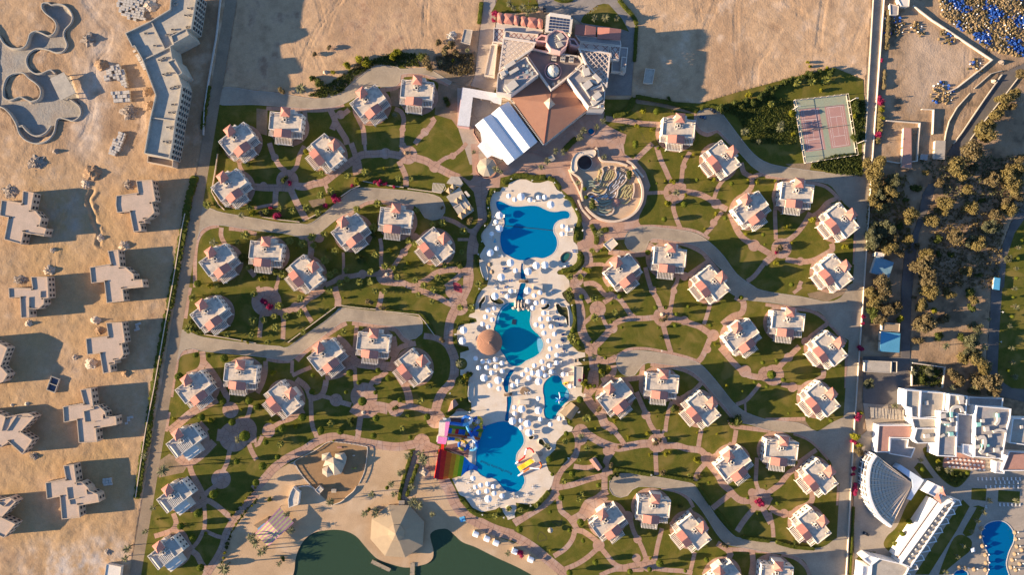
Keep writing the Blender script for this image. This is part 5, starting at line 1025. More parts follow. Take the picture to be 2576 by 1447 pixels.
PAR = [(A1, 'B', '1340,400 1870,540 950,735 950,970 785,1400'), (A1, 's', '1118,382 1225,447 1498,453 1652,411 1760,405 890,850 812,1063 898,1328 2085,928 2172,984 2075,1063'),
 (A2, 'B', '1150,160 985,420 1612,210 1768,200 1465,315 1455,660 872,760 310,1368'), (A2, 's', '1240,298 1157,668 1092,762 1575,745 1680,695 1460,853 1610,880 1738,860 1548,968 856,978 750,1010 703,1130 825,1180 650,1258 752,1310 1748,1060 1690,1168 1832,1168 1610,1270 1720,1298 1880,1303 1752,1420 1940,1440'),
 (A3, 'B', '290,135 675,798 930,843 1663,718 1655,863 1352,1360 1650,1385'), (A3, 's', '525,450 652,507 763,503 875,470 998,535 578,620 725,612 886,598 812,707 1003,678 785,937 945,995 1837,137 1863,278 1996,232 1826,416 1982,393 1716,510 1578,580 1975,530 1850,578 1738,627 1447,657 1545,715 1880,692 1368,740 1770,755 1482,802 2094,738 1277,862 1190,934 2222,950 1648,1173 1220,1330 1225,1440'),
 (A4, 'B', '1415,197 1682,243 1710,403'), (A4, 's', '1558,187 1570,318 1915,164 2255,152 2095,258'), (A5, 'B', '750,673'), (A5, 's', '480,305 520,465 618,430 742,408 845,453 582,558 727,535 858,577 1000,622')]
PTXT = {'B': 'large white parasol', 's': 'small white parasol'}
lk = 0
for s, k, txt in PAR:
 for q in s.L(txt, 2.6):
  (PBG if k == 'B' else PS).place((q[0], q[1], DZ), rnd.uniform(0, 1), PTXT[k], None, rnd.uniform(.95, 1.05) if k == 's' else 1)
  if s in (A2, A3, A1) and k == 's' and q[0] > 30 or rnd.random() < .22:
   for dy in (-.55, .55):
    a = rad(rnd.uniform(-8, 8)) + PI; LW.place((q[0] + 2.3, q[1] + dy - .1, DZ), a, 'white lounger', None)
for q in A2.L('780,190 818,322', 2.3): PT.place((q[0], q[1], DZ), 0, 'straw parasol')
for s, pr, txt in ((A2, LB, '1025,250 1055,265 1130,480 1160,482 1980,1165 2005,1170 2030,1280 2060,1290'), (A3, LB, '2085,15 2085,35 2085,120 2090,148 2105,290 2110,315'), (A1, LT, '870,1180 870,1210'), (A2, LB, '1050,595 1072,598 985,690 1015,702 2140,225 2190,220'), (A2, LW, '875,600 880,625 960,30 1000,35 1500,180 2110,225'), (A1, LB, '2280,1360 2285,1390'), (A1, LW, '790,1120 815,1125 815,900 850,905 840,760'), (A2, LW, '820,1070 870,1095 1880,690 1910,690')):
 for q in s.L(txt, .4): pr.place((q[0], q[1], DZ), rad(rnd.choice((0, 180, 90))) + rnd.uniform(-.2, .2), {'LB': 'dark blue lounger', 'LT': 'turquoise lounger', 'LW': 'white lounger'}['LB' if pr is LB else 'LT' if pr is LT else 'LW'])
def table_proto():
 t = thing('table', '', 'table', group='white plastic tables'); MB().lathe([(.5, .70), (.5, .74), (0, .74)], 12).build('tabletop', M_plast, t); MB().lathe([(.3, 0), (.06, .1), (.06, .7)], 8).build('leg', M_plast, t); return Proto(t)
def chair_proto():
 t = thing('chair', '', 'chair', group='white plastic chairs'); MB().box(-.26, .26, -.26, .26, .42, .47).build('seat', M_plast, t); MB().box(-.26, .26, .24, .29, .47, .92).build('backrest', M_plast, t)
 me = MB().box(-.03, .03, -.03, .03, 0, .42).mesh('leg', M_plast)
 for x in (-.22, .22):
  for y in (-.22, .22): link('leg', me, t).location = (x, y, 0)
 MB().box(-.3, -.25, -.2, .25, .62, .66).box(.25, .3, -.2, .25, .62, .66).build('armrest', M_plast, t); return Proto(t)
TB, CH = table_proto(), chair_proto()
for s, txt in ((A5, '385,380 430,505 605,695 935,690 590,790 735,830 880,780 1185,640 1270,625 1440,590 1400,705 1540,465'), (A3, '1420,1075 1485,1065')):
 for q in s.L(txt, .7):
  TB.place((q[0], q[1], DZ), 0, 'white plastic table')
  a0 = rnd.uniform(0, 2)
  for k in range(4): a = a0 + k * PI / 2 + rnd.uniform(-.25, .25); CH.place((q[0] + 1.0 * math.cos(a), q[1] + 1.0 * math.sin(a), DZ), a - PI / 2, 'white plastic chair')
# thatch bar
bx, by = A3.p(768, 165, 4.2); rr = A3.m(228)
t = thing('round_bar', 'round terracotta thatched pool bar at the left edge of the middle pool', 'bar', (bx, by, DZ))
prof = []
for k in range(9): r0 = rr * (1 - k / 9); z = 3.6 + 3.4 * (k / 9) ** .85; prof += [(r0, z), (r0 * .985 - .1, z + .34)]
MB().lathe([(rr - .5, 3.4)] + prof + [(.0, 7.4)], 44).build('thatched_roof', M_rtile, t)
MB().lathe([(.42, 6.9), (.42, 7.7), (0, 7.72)], 12).build('finial', M_wood, t); MB().lathe([(rr * .45, 0), (rr * .45, 1.1), (rr * .5, 1.1), (rr * .5, 1.15), (rr * .3, 1.15)], 24).build('counter', M_cream, t)
me = MB().lathe([(.16, 0), (.16, 3.7)], 8).mesh('post', M_wood)
for q in circle((0, 0), rr * .85, 12): link('post', me, t).location = (*q, 0)
land('round thatch bar', (bx, by))
# long low benches at the left deck edge
def bench(pts, s, label):
 p = smooth(s.L(pts), .8, True); c_ = cen(p); t = thing('stone_bench', label, 'bench', (*c_, DZ)); p = [(x - c_[0], y - c_[1]) for x, y in p]
 MB().prism(p, 0, .5).build('seat', M_cream, t)
 half = [q for q in p if q[0] < 0.0]; half.sort(key=lambda q: q[1]); MB().ribbon(half, .35, .5, 1.3).build('backrest', M_wall, t)
bench('600,110 650,110 700,180 740,290 750,390 745,460 690,465 655,400 615,280', A2, 'long curved stone bench left of the top pool, under a hedge')
bench('420,880 490,880 505,1000 500,1120 470,1220 415,1215 390,1100 400,960', A3, 'long curved stone bench near the pink hut')
# bridges
def bridge(s, a, b, wz, label):
 p, q = s.L(a + ' ' + b); L = math.dist(p, q); ang = math.atan2(q[1] - p[1], q[0] - p[0]); wd = s.m(wz)
 t = thing('footbridge', label, 'bridge', ((p[0] + q[0]) / 2, (p[1] + q[1]) / 2, DZ), ang)
 n = 16; me = MB().box(-L / n * .46, L / n * .46, -wd / 2, wd / 2, 0, .12).mesh('plank', M_wood)
 for i in range(n): u = (i + .5) / n; o = link('plank', me, t); o.location = ((u - .5) * L, 0, .35 + .8 * math.sin(PI * u))
 for sd in (-1, 1):
  MB().tube([((i / 10 - .5) * L, sd * wd * .5, 1.2 + .8 * math.sin(PI * i / 10)) for i in range(11)], .09, 5).build('handrail', M_wall, t)
  me2 = MB().box(-.14, .14, -.14, .14, 0, 1.4).mesh('post', M_wall)
  for i in range(5): o = link('post', me2, t); o.location = ((i / 4 - .5) * L, sd * wd * .5, .4 * math.sin(PI * i / 4))
bridge(A2, '1298,488', '1468,495', 62, 'brown arched footbridge over the upper channel'); bridge(A3, '1035,1105', '1175,1080', 62, 'brown arched footbridge over the lower channel')
# rock waterfall
t = thing('rock_waterfall', 'pale rock waterfall between the channel and the middle pool', 'waterfall', (*A2.p(1320, 930), DZ)); r = random.Random(3); ox_, oy_ = A2.p(1320, 930)
for x, y, rx_, ry_, hh in ((1240, 900, 26, 75, 1.9), (1290, 910, 24, 85, 2.2), (1345, 905, 22, 85, 2.3), (1395, 900, 24, 70, 2.0), (1210, 970, 40, 28, 1.3), (1300, 985, 42, 32, 1.5), (1380, 980, 45, 30, 1.4), (1440, 960, 34, 40, 1.2), (1475, 1000, 26, 30, .9), (1300, 1012, 26, 18, .8), (1400, 880, 24, 40, 1.6), (1240, 850, 30, 24, 1.4)):
 q = A2.p(x, y); m = MB(); vs = []; n = 9; R1, R2 = A2.m(rx_), A2.m(ry_)
 for k, (sc1, z) in enumerate(((1.0, -.6), (.95, hh * .45), (.7, hh * .85), (.25, hh))):
  for i in range(n): a = 2 * PI * i / n; j = r.uniform(.8, 1.15); vs.append((q[0] - ox_ + R1 * sc1 * j * math.cos(a), q[1] - oy_ + R2 * sc1 * j * math.sin(a), z * r.uniform(.9, 1.1)))
 fs = [(k * n + i, k * n + (i + 1) % n, (k + 1) * n + (i + 1) % n, (k + 1) * n + i) for k in range(3) for i in range(n)] + [tuple(range(3 * n, 4 * n))]
 m.add(vs, fs); m.build('rock', M_stone, t)
# planter kerbs
for i, (q, lb) in enumerate(zip(BEDS[:7], ('dark curved bed left of the upper channel, raised pale kerb', 'planter with a large parasol over its edge', 'small dark planter right of the waterfall', 'long green planter below the right gate beds', 'round dark planter beside the slide pool', 'dark winding planter above the slide tower', 'round planter with a small palm at the lower deck end'))):
 b = MB().ribbon(smooth(q, .8, True), .32, 0, .75, True); o = b.build('planter_kerb', M_wall); tag(o, lb, 'planter')
 o.location = (0, 0, .05)
b = MB().ribbon(spa + spa[:0], .5, .05, .45, True).build('spa_rim', mat('spa_dark', (.12, .09, .07), None, .5, .6)); tag(b, 'dark oval rim of the small spa right of the top pool', 'spa rim')
b = MB().ribbon(smooth(A2.L('2150,935 2180,1010 2195,1150 2200,1310'), 1), .5, .1, .9).build('garden_wall', M_wall); tag(b, 'pale curved wall right of the long green planter', 'wall')
# lane rope of the top pool
p = A1.L('1040,918 1500,960 1912,1005'); b = MB().tube([(*q, .1) for q in smooth(p, 2)], .16, 5).build('rope', M_dark); tag(b, 'dark floating rope across the top pool', 'rope')
# small buildings by the pools
def flat_hut(s, quad_, h, label, roof, name='hut', parapet=True, wall=None, cat='hut'):
 p = s.L(quad_, h); c_ = cen(p); q = [(x - c_[0], y - c_[1]) for x, y in p]
 if area(q) < 0: q = q[::-1]
 t = thing(name, label, cat, (*c_, .05)); MB().walls(inset(q, .25), 0, h - .3).build('walls', wall or M_cream, t); MB().prism(q, h - .3, h - .02, True).flat(inset(q, .3), h).build('roof', roof, t)
 if parapet: MB().ring(q, .25, h - .02, h + .35).build('parapet', wall or M_cream, t)
 a, b_ = max(((q[i], q[(i + 1) % len(q)]) for i in range(len(q))), key=lambda e: math.dist(*e) * (1 + .5 * (e[0][0] + e[1][0] < 0)))
 mx, my = (a[0] + b_[0]) / 2, (a[1] + b_[1]) / 2; an = math.atan2(b_[1] - a[1], b_[0] - a[0]); nx_, ny_ = math.sin(an), -math.cos(an)
 o = MB().box(-.5, .5, -.05, .05, 0, 2.1).build('door', M_wood, t); o.location = (mx - nx_ * .22, my - ny_ * .22, 0); o.rotation_euler = (0, 0, an)
 return t
def gable_hut(s, quad_, h, rise, label, roof, name='hut', wall=None):
 p = s.L(quad_, h); c_ = cen(p); q = [(x - c_[0], y - c_[1]) for x, y in p]
 if area(q) < 0: q = [q[1], q[0], q[3], q[2]]
 t = thing(name, label, 'hut', (*c_, .05)); MB().walls(inset(q, .4), 0, h + .1).build('walls', wall or M_cream, t); MB().gable(*q, h, rise).prism(q, h - .2, h - .01, True).build('roof', roof, t); return t
gable_hut(A3, '85,1225 150,1175 218,1280 20,1415', 2.8, .8, 'pink gabled hut on the lawn left of the lower deck', M_pinkr)
gable_hut(A3, '2240,1235 2380,1345 2240,1560 2020,1420', 3.0, 1.3, 'tan gabled hut at the lower corner of the kids pool', M_tan)
gable_hut(T[2, 3], '765,295 825,260 900,370 850,405', 2.6, .7, 'pink roofed hut in front of a short hedge on the right lawns', M_pinkr)
flat_hut(A3, '2282,590 2450,600 2430,960 2275,955', 3.2, 'long beige flat roofed snack bar right of the kids pool', M_pierre, 'snack_bar', True)
flat_hut(A3, '2290,450 2365,460 2360,530 2285,525', 2.4, 'small tan kiosk above the snack bar', M_tan, 'kiosk')
flat_hut(A2, '1560,548 1725,558 1720,650 1555,640', 1.6, 'low beige pump house with steps beside the upper channel', M_cream, 'pump_house', False)
flat_hut(A3, '1318,1190 1488,1205 1480,1298 1312,1280', 1.6, 'low beige pump house left of the kids pool', M_cream, 'pump_house', False)
flat_hut(T[2, 1], '1000,940 1055,1005 975,1080 905,1010', 3.0, 'cream cube hut below the maze beside the road', M_cream, 'hut')
o = MB().prism(smooth(A3.L('1320,1040 1350,980 1400,960 1500,1030 1510,1060 1450,1100 1350,1095'), .8, True), .1, .55).build('wooden_platform', M_wood); tag(o, 'low brown wooden platform with a table, left of the kids pool', 'platform')
# sun shelters with ladder-like shadows: pergola frames
# kids pool toys
M_yel, M_or, M_sb = mat('slide_yellow', (.75, .42, .02), None, .5, .35, spec=.5), mat('slide_orange', (.62, .14, .03), None, .5, .35), mat('slide_blue', (.02, .12, .42), (.02, .10, .36), .5, .35)
M_lb, M_wp, M_gr = mat('slide_lightblue', (.12, .40, .62), None, .5, .35), mat('slide_white', (.75, .75, .76), None, .5, .35), mat('slide_green', (.13, .28, .03), None, .5, .35)
M_rd, M_yr, M_pk = mat('slide_red', (.50, .015, .02), None, .5, .35), mat('slide_olive', (.42, .33, .04), None, .5, .35), mat('tower_pink', (.72, .22, .42), (.66, .2, .38), .5, .5)
t = thing('curly_slide', 'small yellow curly slide at the right edge of the kids pool', 'slide', (*A3.p(2140, 895), DZ))
MB().tube([(1.3, .6, 1.9), (.5, .7, 1.8), (-.6, .5, 1.4), (-1.0, -.3, 1.0), (-.2, -.9, .8), (.6, -.3, .6), (.1, .5, .5), (-1.2, .0, .3), (-1.9, -.5, .1)], .38, 7).build('chute', M_yel, t); MB().box(1.1, 1.7, .2, 1.0, 0, 2.0).build('ladder', M_yel, t)
t = thing('octopus_toy', 'blue and white octopus water toy in the kids pool', 'water toy', (*A3.p(2020, 1190), -.05))
MB().lathe([(.9, 0), (1.1, .8), (.8, 1.7), (0, 2.2)], 12).build('head', M_sb, t)
for k, m_ in enumerate((M_sb, M_wp, M_lb, M_sb, M_wp, M_lb)):
 a = k * 1.05 + .3; L = 4.6 if k in (0, 1) else 2.6; MB().tube([(.6 * math.cos(a), .6 * math.sin(a), 1.6), (L * .45 * math.cos(a), L * .45 * math.sin(a), 1.9), (L * .8 * math.cos(a + .2), L * .8 * math.sin(a + .2), 1.0), (L * math.cos(a + .25), L * math.sin(a + .25), 0)], .36, 6, .2).build('tentacle', m_, t)
for s_, txt in ((A3, '1640,70 1690,90 1728,180 1718,268 1665,350 1635,260 1625,150'), (A3, '2165,1010 2195,1100 2185,1180 2130,1150 2120,1100'), (A2, '905,1200 960,1040 1030,950 1110,890 1130,900 1010,1000 950,1120 930,1240')): 
 MB().flat(smooth(s_.L(txt), .8, True), .03).build('pool_step', mat('step_tile', (.18, .46, .58) if s_ is A3 else (.02, .25, .36), None, .3, .4), kind='structure')
# square float
p = A2.L('1185,1170 1252,1180 1240,1272 1170,1258'); b = MB().prism(p, .02, .2).build('float', mat('dark_float', (.02, .035, .07), None, .5, .6)); tag(b, 'dark square float in the middle pool', 'float')
# ------------------------------------------------------------------ slides of the lower pool
def seg_tube(parent, pts, rad_, mats_, step=2, name='slide_segment', sub=1.0):
 for i in range(0, len(pts) - 1, step):
  q = pts[i:i + step + 1]
  if len(q) > 1: MB().tube(q, rad_, 8).build(name, mats_[(i // step) % len(mats_)], parent)
def path3(s, txt, h0, h1, step=1.1):
 p = s.L(txt); n_ = len(p); hs = [h0 + (h1 - h0) * i / (n_ - 1) for i in range(n_)]
 q = [W(*s.d(*map(float, c_.split(','))), hh) for c_, hh in zip(txt.split(), hs)]
 c = smooth(q, step); return [(x, y, h0 + (h1 - h0) * i / (len(c) - 1)) for i, (x, y) in enumerate(c)]
tw = thing('slide_tower', 'slide tower with two pink roofs at the left edge of the slide pool', 'slide tower', (0, 0, DZ))
MB().prism(A4.L('100,215 280,225 240,470 90,460', 9), 0, 9.0).build('platform', M_wall, tw); MB().prism(A4.L('60,470 235,480 220,590 50,570', 8), 0, 7.6).build('platform', M_wall, tw)
MB().prism(A4.L('215,208 292,212 245,470 195,468', 10.5), 10.3, 10.6, True).build('roof', M_pk, tw); MB().prism(A4.L('85,472 248,488 220,615 70,595', 10), 9.8, 10.1, True).build('roof', M_pk, tw)
st = MB()
for i in range(12): p = A4.L('%d,%d %d,%d %d,%d %d,%d' % (165 + i * 4, 135 + i * 9, 300 + i * 1, 150 + i * 6, 300 + i, 160 + i * 6, 165 + i * 4, 148 + i * 9), .7 * i); st.prism(p, .7 * i, .7 * i + .25, True)
st.build('stair', M_wp, tw)
me = MB().lathe([(.2, 0), (.2, 9.8)], 8).mesh('post', M_wp)
for q in A4.L('225,220 285,225 240,460 205,455 80,480 230,490 75,590 215,600', 9): link('post', me, tw).location = (*q, 0)
for txt, h0, cols, rr_, lb in (
 ('285,235 360,240 440,250 520,262 590,255 660,225 685,180 650,130 590,115 535,150 520,210 560,270 600,320 640,380 690,400 720,370', 8.5, (M_sb, M_sb, M_lb, M_wp), 1.0, 'blue and light blue tube slide coiling in the upper ring'),
 ('720,370 760,330 820,285 860,230 850,160 790,130 730,170 715,230 760,275 820,305 880,310 925,305', 5.0, (M_sb, M_yr, M_yel), 1.0, 'blue and yellow tube slide coiling in the right upper ring'),
 ('270,510 340,518 410,530 470,560 455,620 480,690 540,710 600,675 600,610 560,565 510,545 540,500 600,460 650,425 700,390', 7.5, (M_sb, M_yel, M_sb, M_yr), .95, 'blue and yellow tube slide coiling in the lower left ring'),
 ('600,280 620,340 650,400 690,470 720,540 770,610 780,670 740,710 680,715 630,670 630,600 680,565 740,560 820,570', 6.5, (M_lb, M_sb, M_wp, M_sb), .95, 'light blue and white tube slide coiling in the lower right ring')):
 t = thing('tube_slide', lb, 'slide', (0, 0, DZ), group='tube slides of the slide pool'); seg_tube(t, path3(A4, txt, h0, .8), rr_, cols, 3)
 c_ = A4.p(*map(float, txt.split()[len(txt.split()) // 2].split(',')))
 for q in txt.split()[2::4]: x, y = A4.p(*map(float, q.split(',')), 2); MB().lathe([(.14, -.1), (.14, 2.0)], 6, x, y).build('support', M_wp, t)
for a_, b_, cols, wz, lb in (('285,292', '890,375', (M_gr, M_gr, M_gr, M_lb, M_gr, M_gr), 40, 'straight green body slide'), ('270,362', '860,440', (M_sb, M_yr, M_rd, M_sb, M_sb, M_yr, M_rd, M_sb, M_sb, M_yr), 88, 'wide blue, yellow and red striped slide'), ('255,440', '835,515', (M_or, M_or, M_or, M_wp, M_or), 34, 'straight orange slide below the striped one')):
 p = A4.p(*map(float, a_.split(',')), 8); q = A4.p(*map(float, b_.split(',')), .5); wd = A4.m(wz); n_ = len(cols); t = thing('straight_slide', lb, 'slide', (0, 0, DZ), group='straight slides of the slide pool')
 L = math.dist(p, q); ux, uy = (q[0] - p[0]) / L, (q[1] - p[1]) / L
 for i in range(n_):
  m = MB(); vs = []; fs = []; K = 5
  for k in range(K + 1):
   u = (i + k / K * .995) / n_; z = 7.8 * (1 - u) ** 1.2 + .45 + .25 * math.sin(u * 12)
   for off, dz in ((-.5, .35), (-.5, 0), (.5, 0), (.5, .35), (.47, -.18), (-.47, -.18)): vs.append((p[0] + ux * L * u - uy * wd * off, p[1] + uy * L * u + ux * wd * off, z + dz))
  for k in range(K):
   o = 6 * k; fs += [(o, o + 6, o + 7, o + 1), (o + 1, o + 7, o + 8, o + 2), (o + 2, o + 8, o + 9, o + 3), (o + 4, o + 10, o + 11, o + 5)]
  m.add(vs, fs); m.build('slide_segment', cols[i], t)
 MB().ribbon([(p[0] + ux * L * .05, p[1] + uy * L * .05), (p[0] + ux * L * .06, p[1] + uy * L * .06)], wd * .7, 0, 6.5).build('support', M_wp, t)
for c_, r_, lb in (((603, 195), 62, 'upper ring'), ((785, 210), 62, 'right upper ring'), ((528, 620), 62, 'lower left ring'), ((705, 620), 62, 'lower right ring')):
 t = thing('spiral_mast', 'white spoked mast inside the ' + lb + ' of the tube slides', 'mast', (*A4.p(*c_, 3), DZ)); MB().lathe([(.25, 0), (.25, 5.5)], 8).build('mast', M_wp, t)
 for k in range(8): a = k * PI / 4; MB().tube([(0, 0, 5.3), (2.6 * math.cos(a), 2.6 * math.sin(a), 4.0)], .09, 4).build('spoke', M_wp, t)
# rainbow slide
rb = thing('rainbow_slide', 'wide rainbow striped slide with red edge below the slide tower', 'slide', (0, 0, DZ))
cols = [mat('lane_%s' % n_, c_, None, .5, .4) for n_, c_ in (('crimson', (.42, .015, .03)), ('red', (.72, .03, .02)), ('vermilion', (.74, .13, .02)), ('orange', (.78, .26, .02)), ('yellow', (.70, .50, .02)), ('green', (.22, .45, .02)), ('sky', (.02, .24, .58)), ('blue', (.01, .10, .40)), ('navy', (.01, .06, .28)))]
TOP = [(105, 700), (150, 690), (240, 735), (330, 770), (415, 790), (480, 815), (555, 830), (650, 930), (740, 985), (800, 1010)]; BOT = [(15, 1215), (90, 1245), (170, 1245), (260, 1225), (340, 1215), (425, 1185), (495, 1190), (580, 1110), (690, 1060), (790, 1085)]
for i in range(9):
 m = MB(); vs = []; K = 8
 for k in range(K + 1):
  v = k / K
  for j in (i, i + 1):
   x = TOP[j][0] + (BOT[j][0] - TOP[j][0]) * v; y = TOP[j][1] + (BOT[j][1] - TOP[j][1]) * v; h = max(.35, 5.2 - .62 * j) if j < 7 else max(.3, .9 - .2 * (j - 7)); vs.append((*A4.p(x, y, h), h))
 m.add(vs, [(2 * k, 2 * k + 1, 2 * k + 3, 2 * k + 2) for k in range(K)]); m.build('lane', cols[i], rb)
MB().tube([(*A4.p(105 + (15 - 105) * k / 6, 700 + (1215 - 700) * k / 6, 5.4), 5.4) for k in range(7)], .3, 6).build('side_rail', cols[1], rb)
MB().prism(A4.L('140,605 190,610 185,715 130,700', 6), 5.3, 5.9, True).build('start_ramp', cols[1], rb)
MB().prism(A4.L('100,700 400,800 330,1200 20,1210', 2), 0, 1.2).build('base', M_wall, rb)
# yellow and red slides on the right
t = thing('slide_platform', 'beige platform carrying the yellow and red white slides', 'slide tower', (0, 0, DZ)); MB().prism(A4.L('1770,800 1830,770 1900,900 1830,940', 4.5), 0, 4.3).build('platform', M_cream, t); MB().prism(A4.L('1762,820 1850,775 1915,915 1835,950', 6), 5.8, 6.0, True).build('roof', M_pierre, t)
MB().lathe([(1.6, 0), (1.6, .5), (0, .5)], 14, *A4.p(1915, 780)).build('spiral_base', M_pierre, t)
t = thing('yellow_slide', 'yellow three lane slide on the right edge of the slide pool', 'slide', (0, 0, DZ)); P0 = [(1740, 868), (1765, 888), (1788, 905), (1808, 925)]; P1 = [(1495, 1018), (1512, 1040), (1530, 1065), (1548, 1088)]
for i in range(3):
 m = MB(); vs = []; K = 8
 for k in range(K + 1):
  v = k / K
  for j, dz in ((i, .25), (i + .15, 0), (i + .85, 0), (i + 1, .25)):
   f = lambda P, j: tuple(P[int(j)][a] + (P[min(int(j) + 1, 3)][a] - P[int(j)][a]) * (j - int(j)) for a in (0, 1)); a, b = f(P0, min(j, 3)), f(P1, min(j, 3)); h = 4.3 * (1 - v) + .3 + .25 * math.sin(v * 9) + dz
   vs.append((*A4.p(a[0] + (b[0] - a[0]) * v, a[1] + (b[1] - a[1]) * v, h), h))
 m.add(vs, [(4 * k + j, 4 * k + j + 1, 4 * k + 5 + j, 4 * k + 4 + j) for k in range(K) for j in range(3)]); m.build('lane', M_yel, t)
for txt, cols_, lb in (('1800,765 1770,710 1720,680 1670,690 1650,740 1640,800 1620,850 1570,885 1520,920 1470,960', (M_rd, M_wp), 'red and white slide bending round the upper side of the yellow slide'), ('1890,915 1920,950 1935,1000 1900,1045 1840,1045 1780,1035 1720,1035 1670,1070 1610,1115 1560,1150 1515,1180', (M_or, M_wp), 'red and white slide bending round the lower side of the yellow slide')):
 t = thing('tube_slide', lb, 'slide', (0, 0, DZ), group='red and white slides'); seg_tube(t, path3(A4, txt, 4.3, .5), .5, cols_, 3)
# lettering on the pool bottom
cu = bpy.data.curves.new('pool_lettering', 'FONT'); cu.body = 'Royal Pharaohs Makadi'; cu.size = 2.3; cu.align_x = 'CENTER'; cu.extrude = .005; cu.materials.append(mat('letter_blue', (.01, .02, .09), None))
tmp = bpy.data.objects.new('tmp', cu); C.objects.link(tmp); bpy.context.view_layer.update(); me = bpy.data.meshes.new_from_object(tmp); C.objects.unlink(tmp); bpy.data.objects.remove(tmp)
lt = link('pool_lettering', me); lt.location = (*A4.p(1130, 1010), .03); lt.rotation_euler = (0, 0, PI + rad(-22)); me.materials.clear(); me.materials.append(MATS['letter_blue']); tag(lt, 'dark upside down lettering on the slide pool', 'lettering')
# lamps
def lamp_proto():
 t = thing('globe_lamp', '', 'lamp', group='white globe lamps'); MB().lathe([(.08, 0), (.06, 2.6)], 6).build('post', M_pole, t)
 me = MB().lathe([(0, -.2), (.16, -.12), (.22, 0), (.16, .14), (0, .22)], 8).mesh('globe', M_lamp)
 for k in range(3): a = k * 2.1; o = link('globe', me, t); o.location = (.35 * math.cos(a), .35 * math.sin(a), 2.7)
 return Proto(t)
LP = lamp_proto()
for s, txt in ((A1, '1163,80 1538,105 1938,150 865,310 750,597 693,918 635,1200 2112,385 2330,625 2445,1000 575,1430'), (A2, '590,625 2250,920 490,918'), (A3, '155,20 65,1078 415,1410 2465,478 2480,1100 2385,1410'), (A4, '2420,870 645,35'), (A5, '1510,795 645,960 1030,1010'), (T[2, 1], '700,870 635,655'), (T[2, 2], '655,1255 1495,635'), (T[3, 2], '2365,245 2345,545'), (T[2, 3], '555,275 1390,445')):
 for q in s.L(txt, 2.7): LP.place((*q, .1), rnd.uniform(0, 3), 'white globe lamp')
PG.place((*T[2, 3].p(375, 1000, 2.4), .1), .2, 'grey parasol alone on the lawn between two hearts', auto=False)
# hearts cut in the lawn
for txt, lb in (('255,1105 250,1060 270,1020 290,1020 320,1050 340,1080 330,1095 300,1100 275,1110', 'heart shaped trench in the lawn, lower of two'), ('395,920 430,905 470,915 490,885 485,930 470,960 450,960 430,935', 'heart shaped trench in the lawn, upper of two')):
 p = smooth(T[2, 3].L(txt), .6, True); o = MB().ribbon(p, .55, 0, .085, True).build('heart_outline', mat('heart_soil', (.09, .075, .03), None, .5, .95)); tag(o, lb, 'lawn ornament')
# water tap fountain
t = thing('shower_stand', 'blue tiled foot shower on the sand below the deck', 'shower', (*T[1, 3].p(2068, 888), .05), .3); MB().box(-1.6, 1.6, -1.6, 1.6, 0, .2).build('basin', M_lb, t); MB().box(-.35, .35, -.35, .35, .2, 2.4).box(-.15, .15, -.9, .9, 2.1, 2.3).build('pillar', M_sb, t)
# ------------------------------------------------------------------ maze garden
M_sandw = mat('sand_wall', (.62, .48, .35), (.56, .43, .31), .3, .9)
M_my, M_mw, M_mb, M_mg = mat('maze_yellow', (.56, .46, .21), None, .5, .9), mat('maze_white', (.62, .60, .60), None, .5, .9), mat('maze_blue', (.05, .14, .38), None, .5, .9), mat('maze_green', (.38, .42, .30), None, .5, .9)
mz = thing('maze_wall', 'outer curved walls of the round maze garden', 'garden wall')
for txt, wz, h in (('1195,260 1250,330 1290,430 1298,500 1290,570 1260,640 1210,700 1120,755 1000,782 880,760 790,705 725,635', 22, 2.2), ('1140,172 1190,205 1240,260 1305,340', 22, 1.6), ('652,563 670,610 700,670 780,755', 18, 1.4), ('828,38 852,80 855,120 885,170 950,182 1050,190 1145,220', 16, 1.8), ('560,258 600,300 660,340 690,390 690,440 680,490 688,540 697,578', 16, 1.8), ('560,260 590,340 640,430 670,500 690,545', 12, .9), ('840,695 890,712 950,715 1000,690 1015,630', 14, .8)):
 MB().ribbon(smooth(T[2, 1].L(txt), 1), T[2, 1].m(wz), .03, h).build('wall', M_sandw, mz)
mzi = thing('maze', 'low wavy painted walls of the maze labyrinth', 'maze')
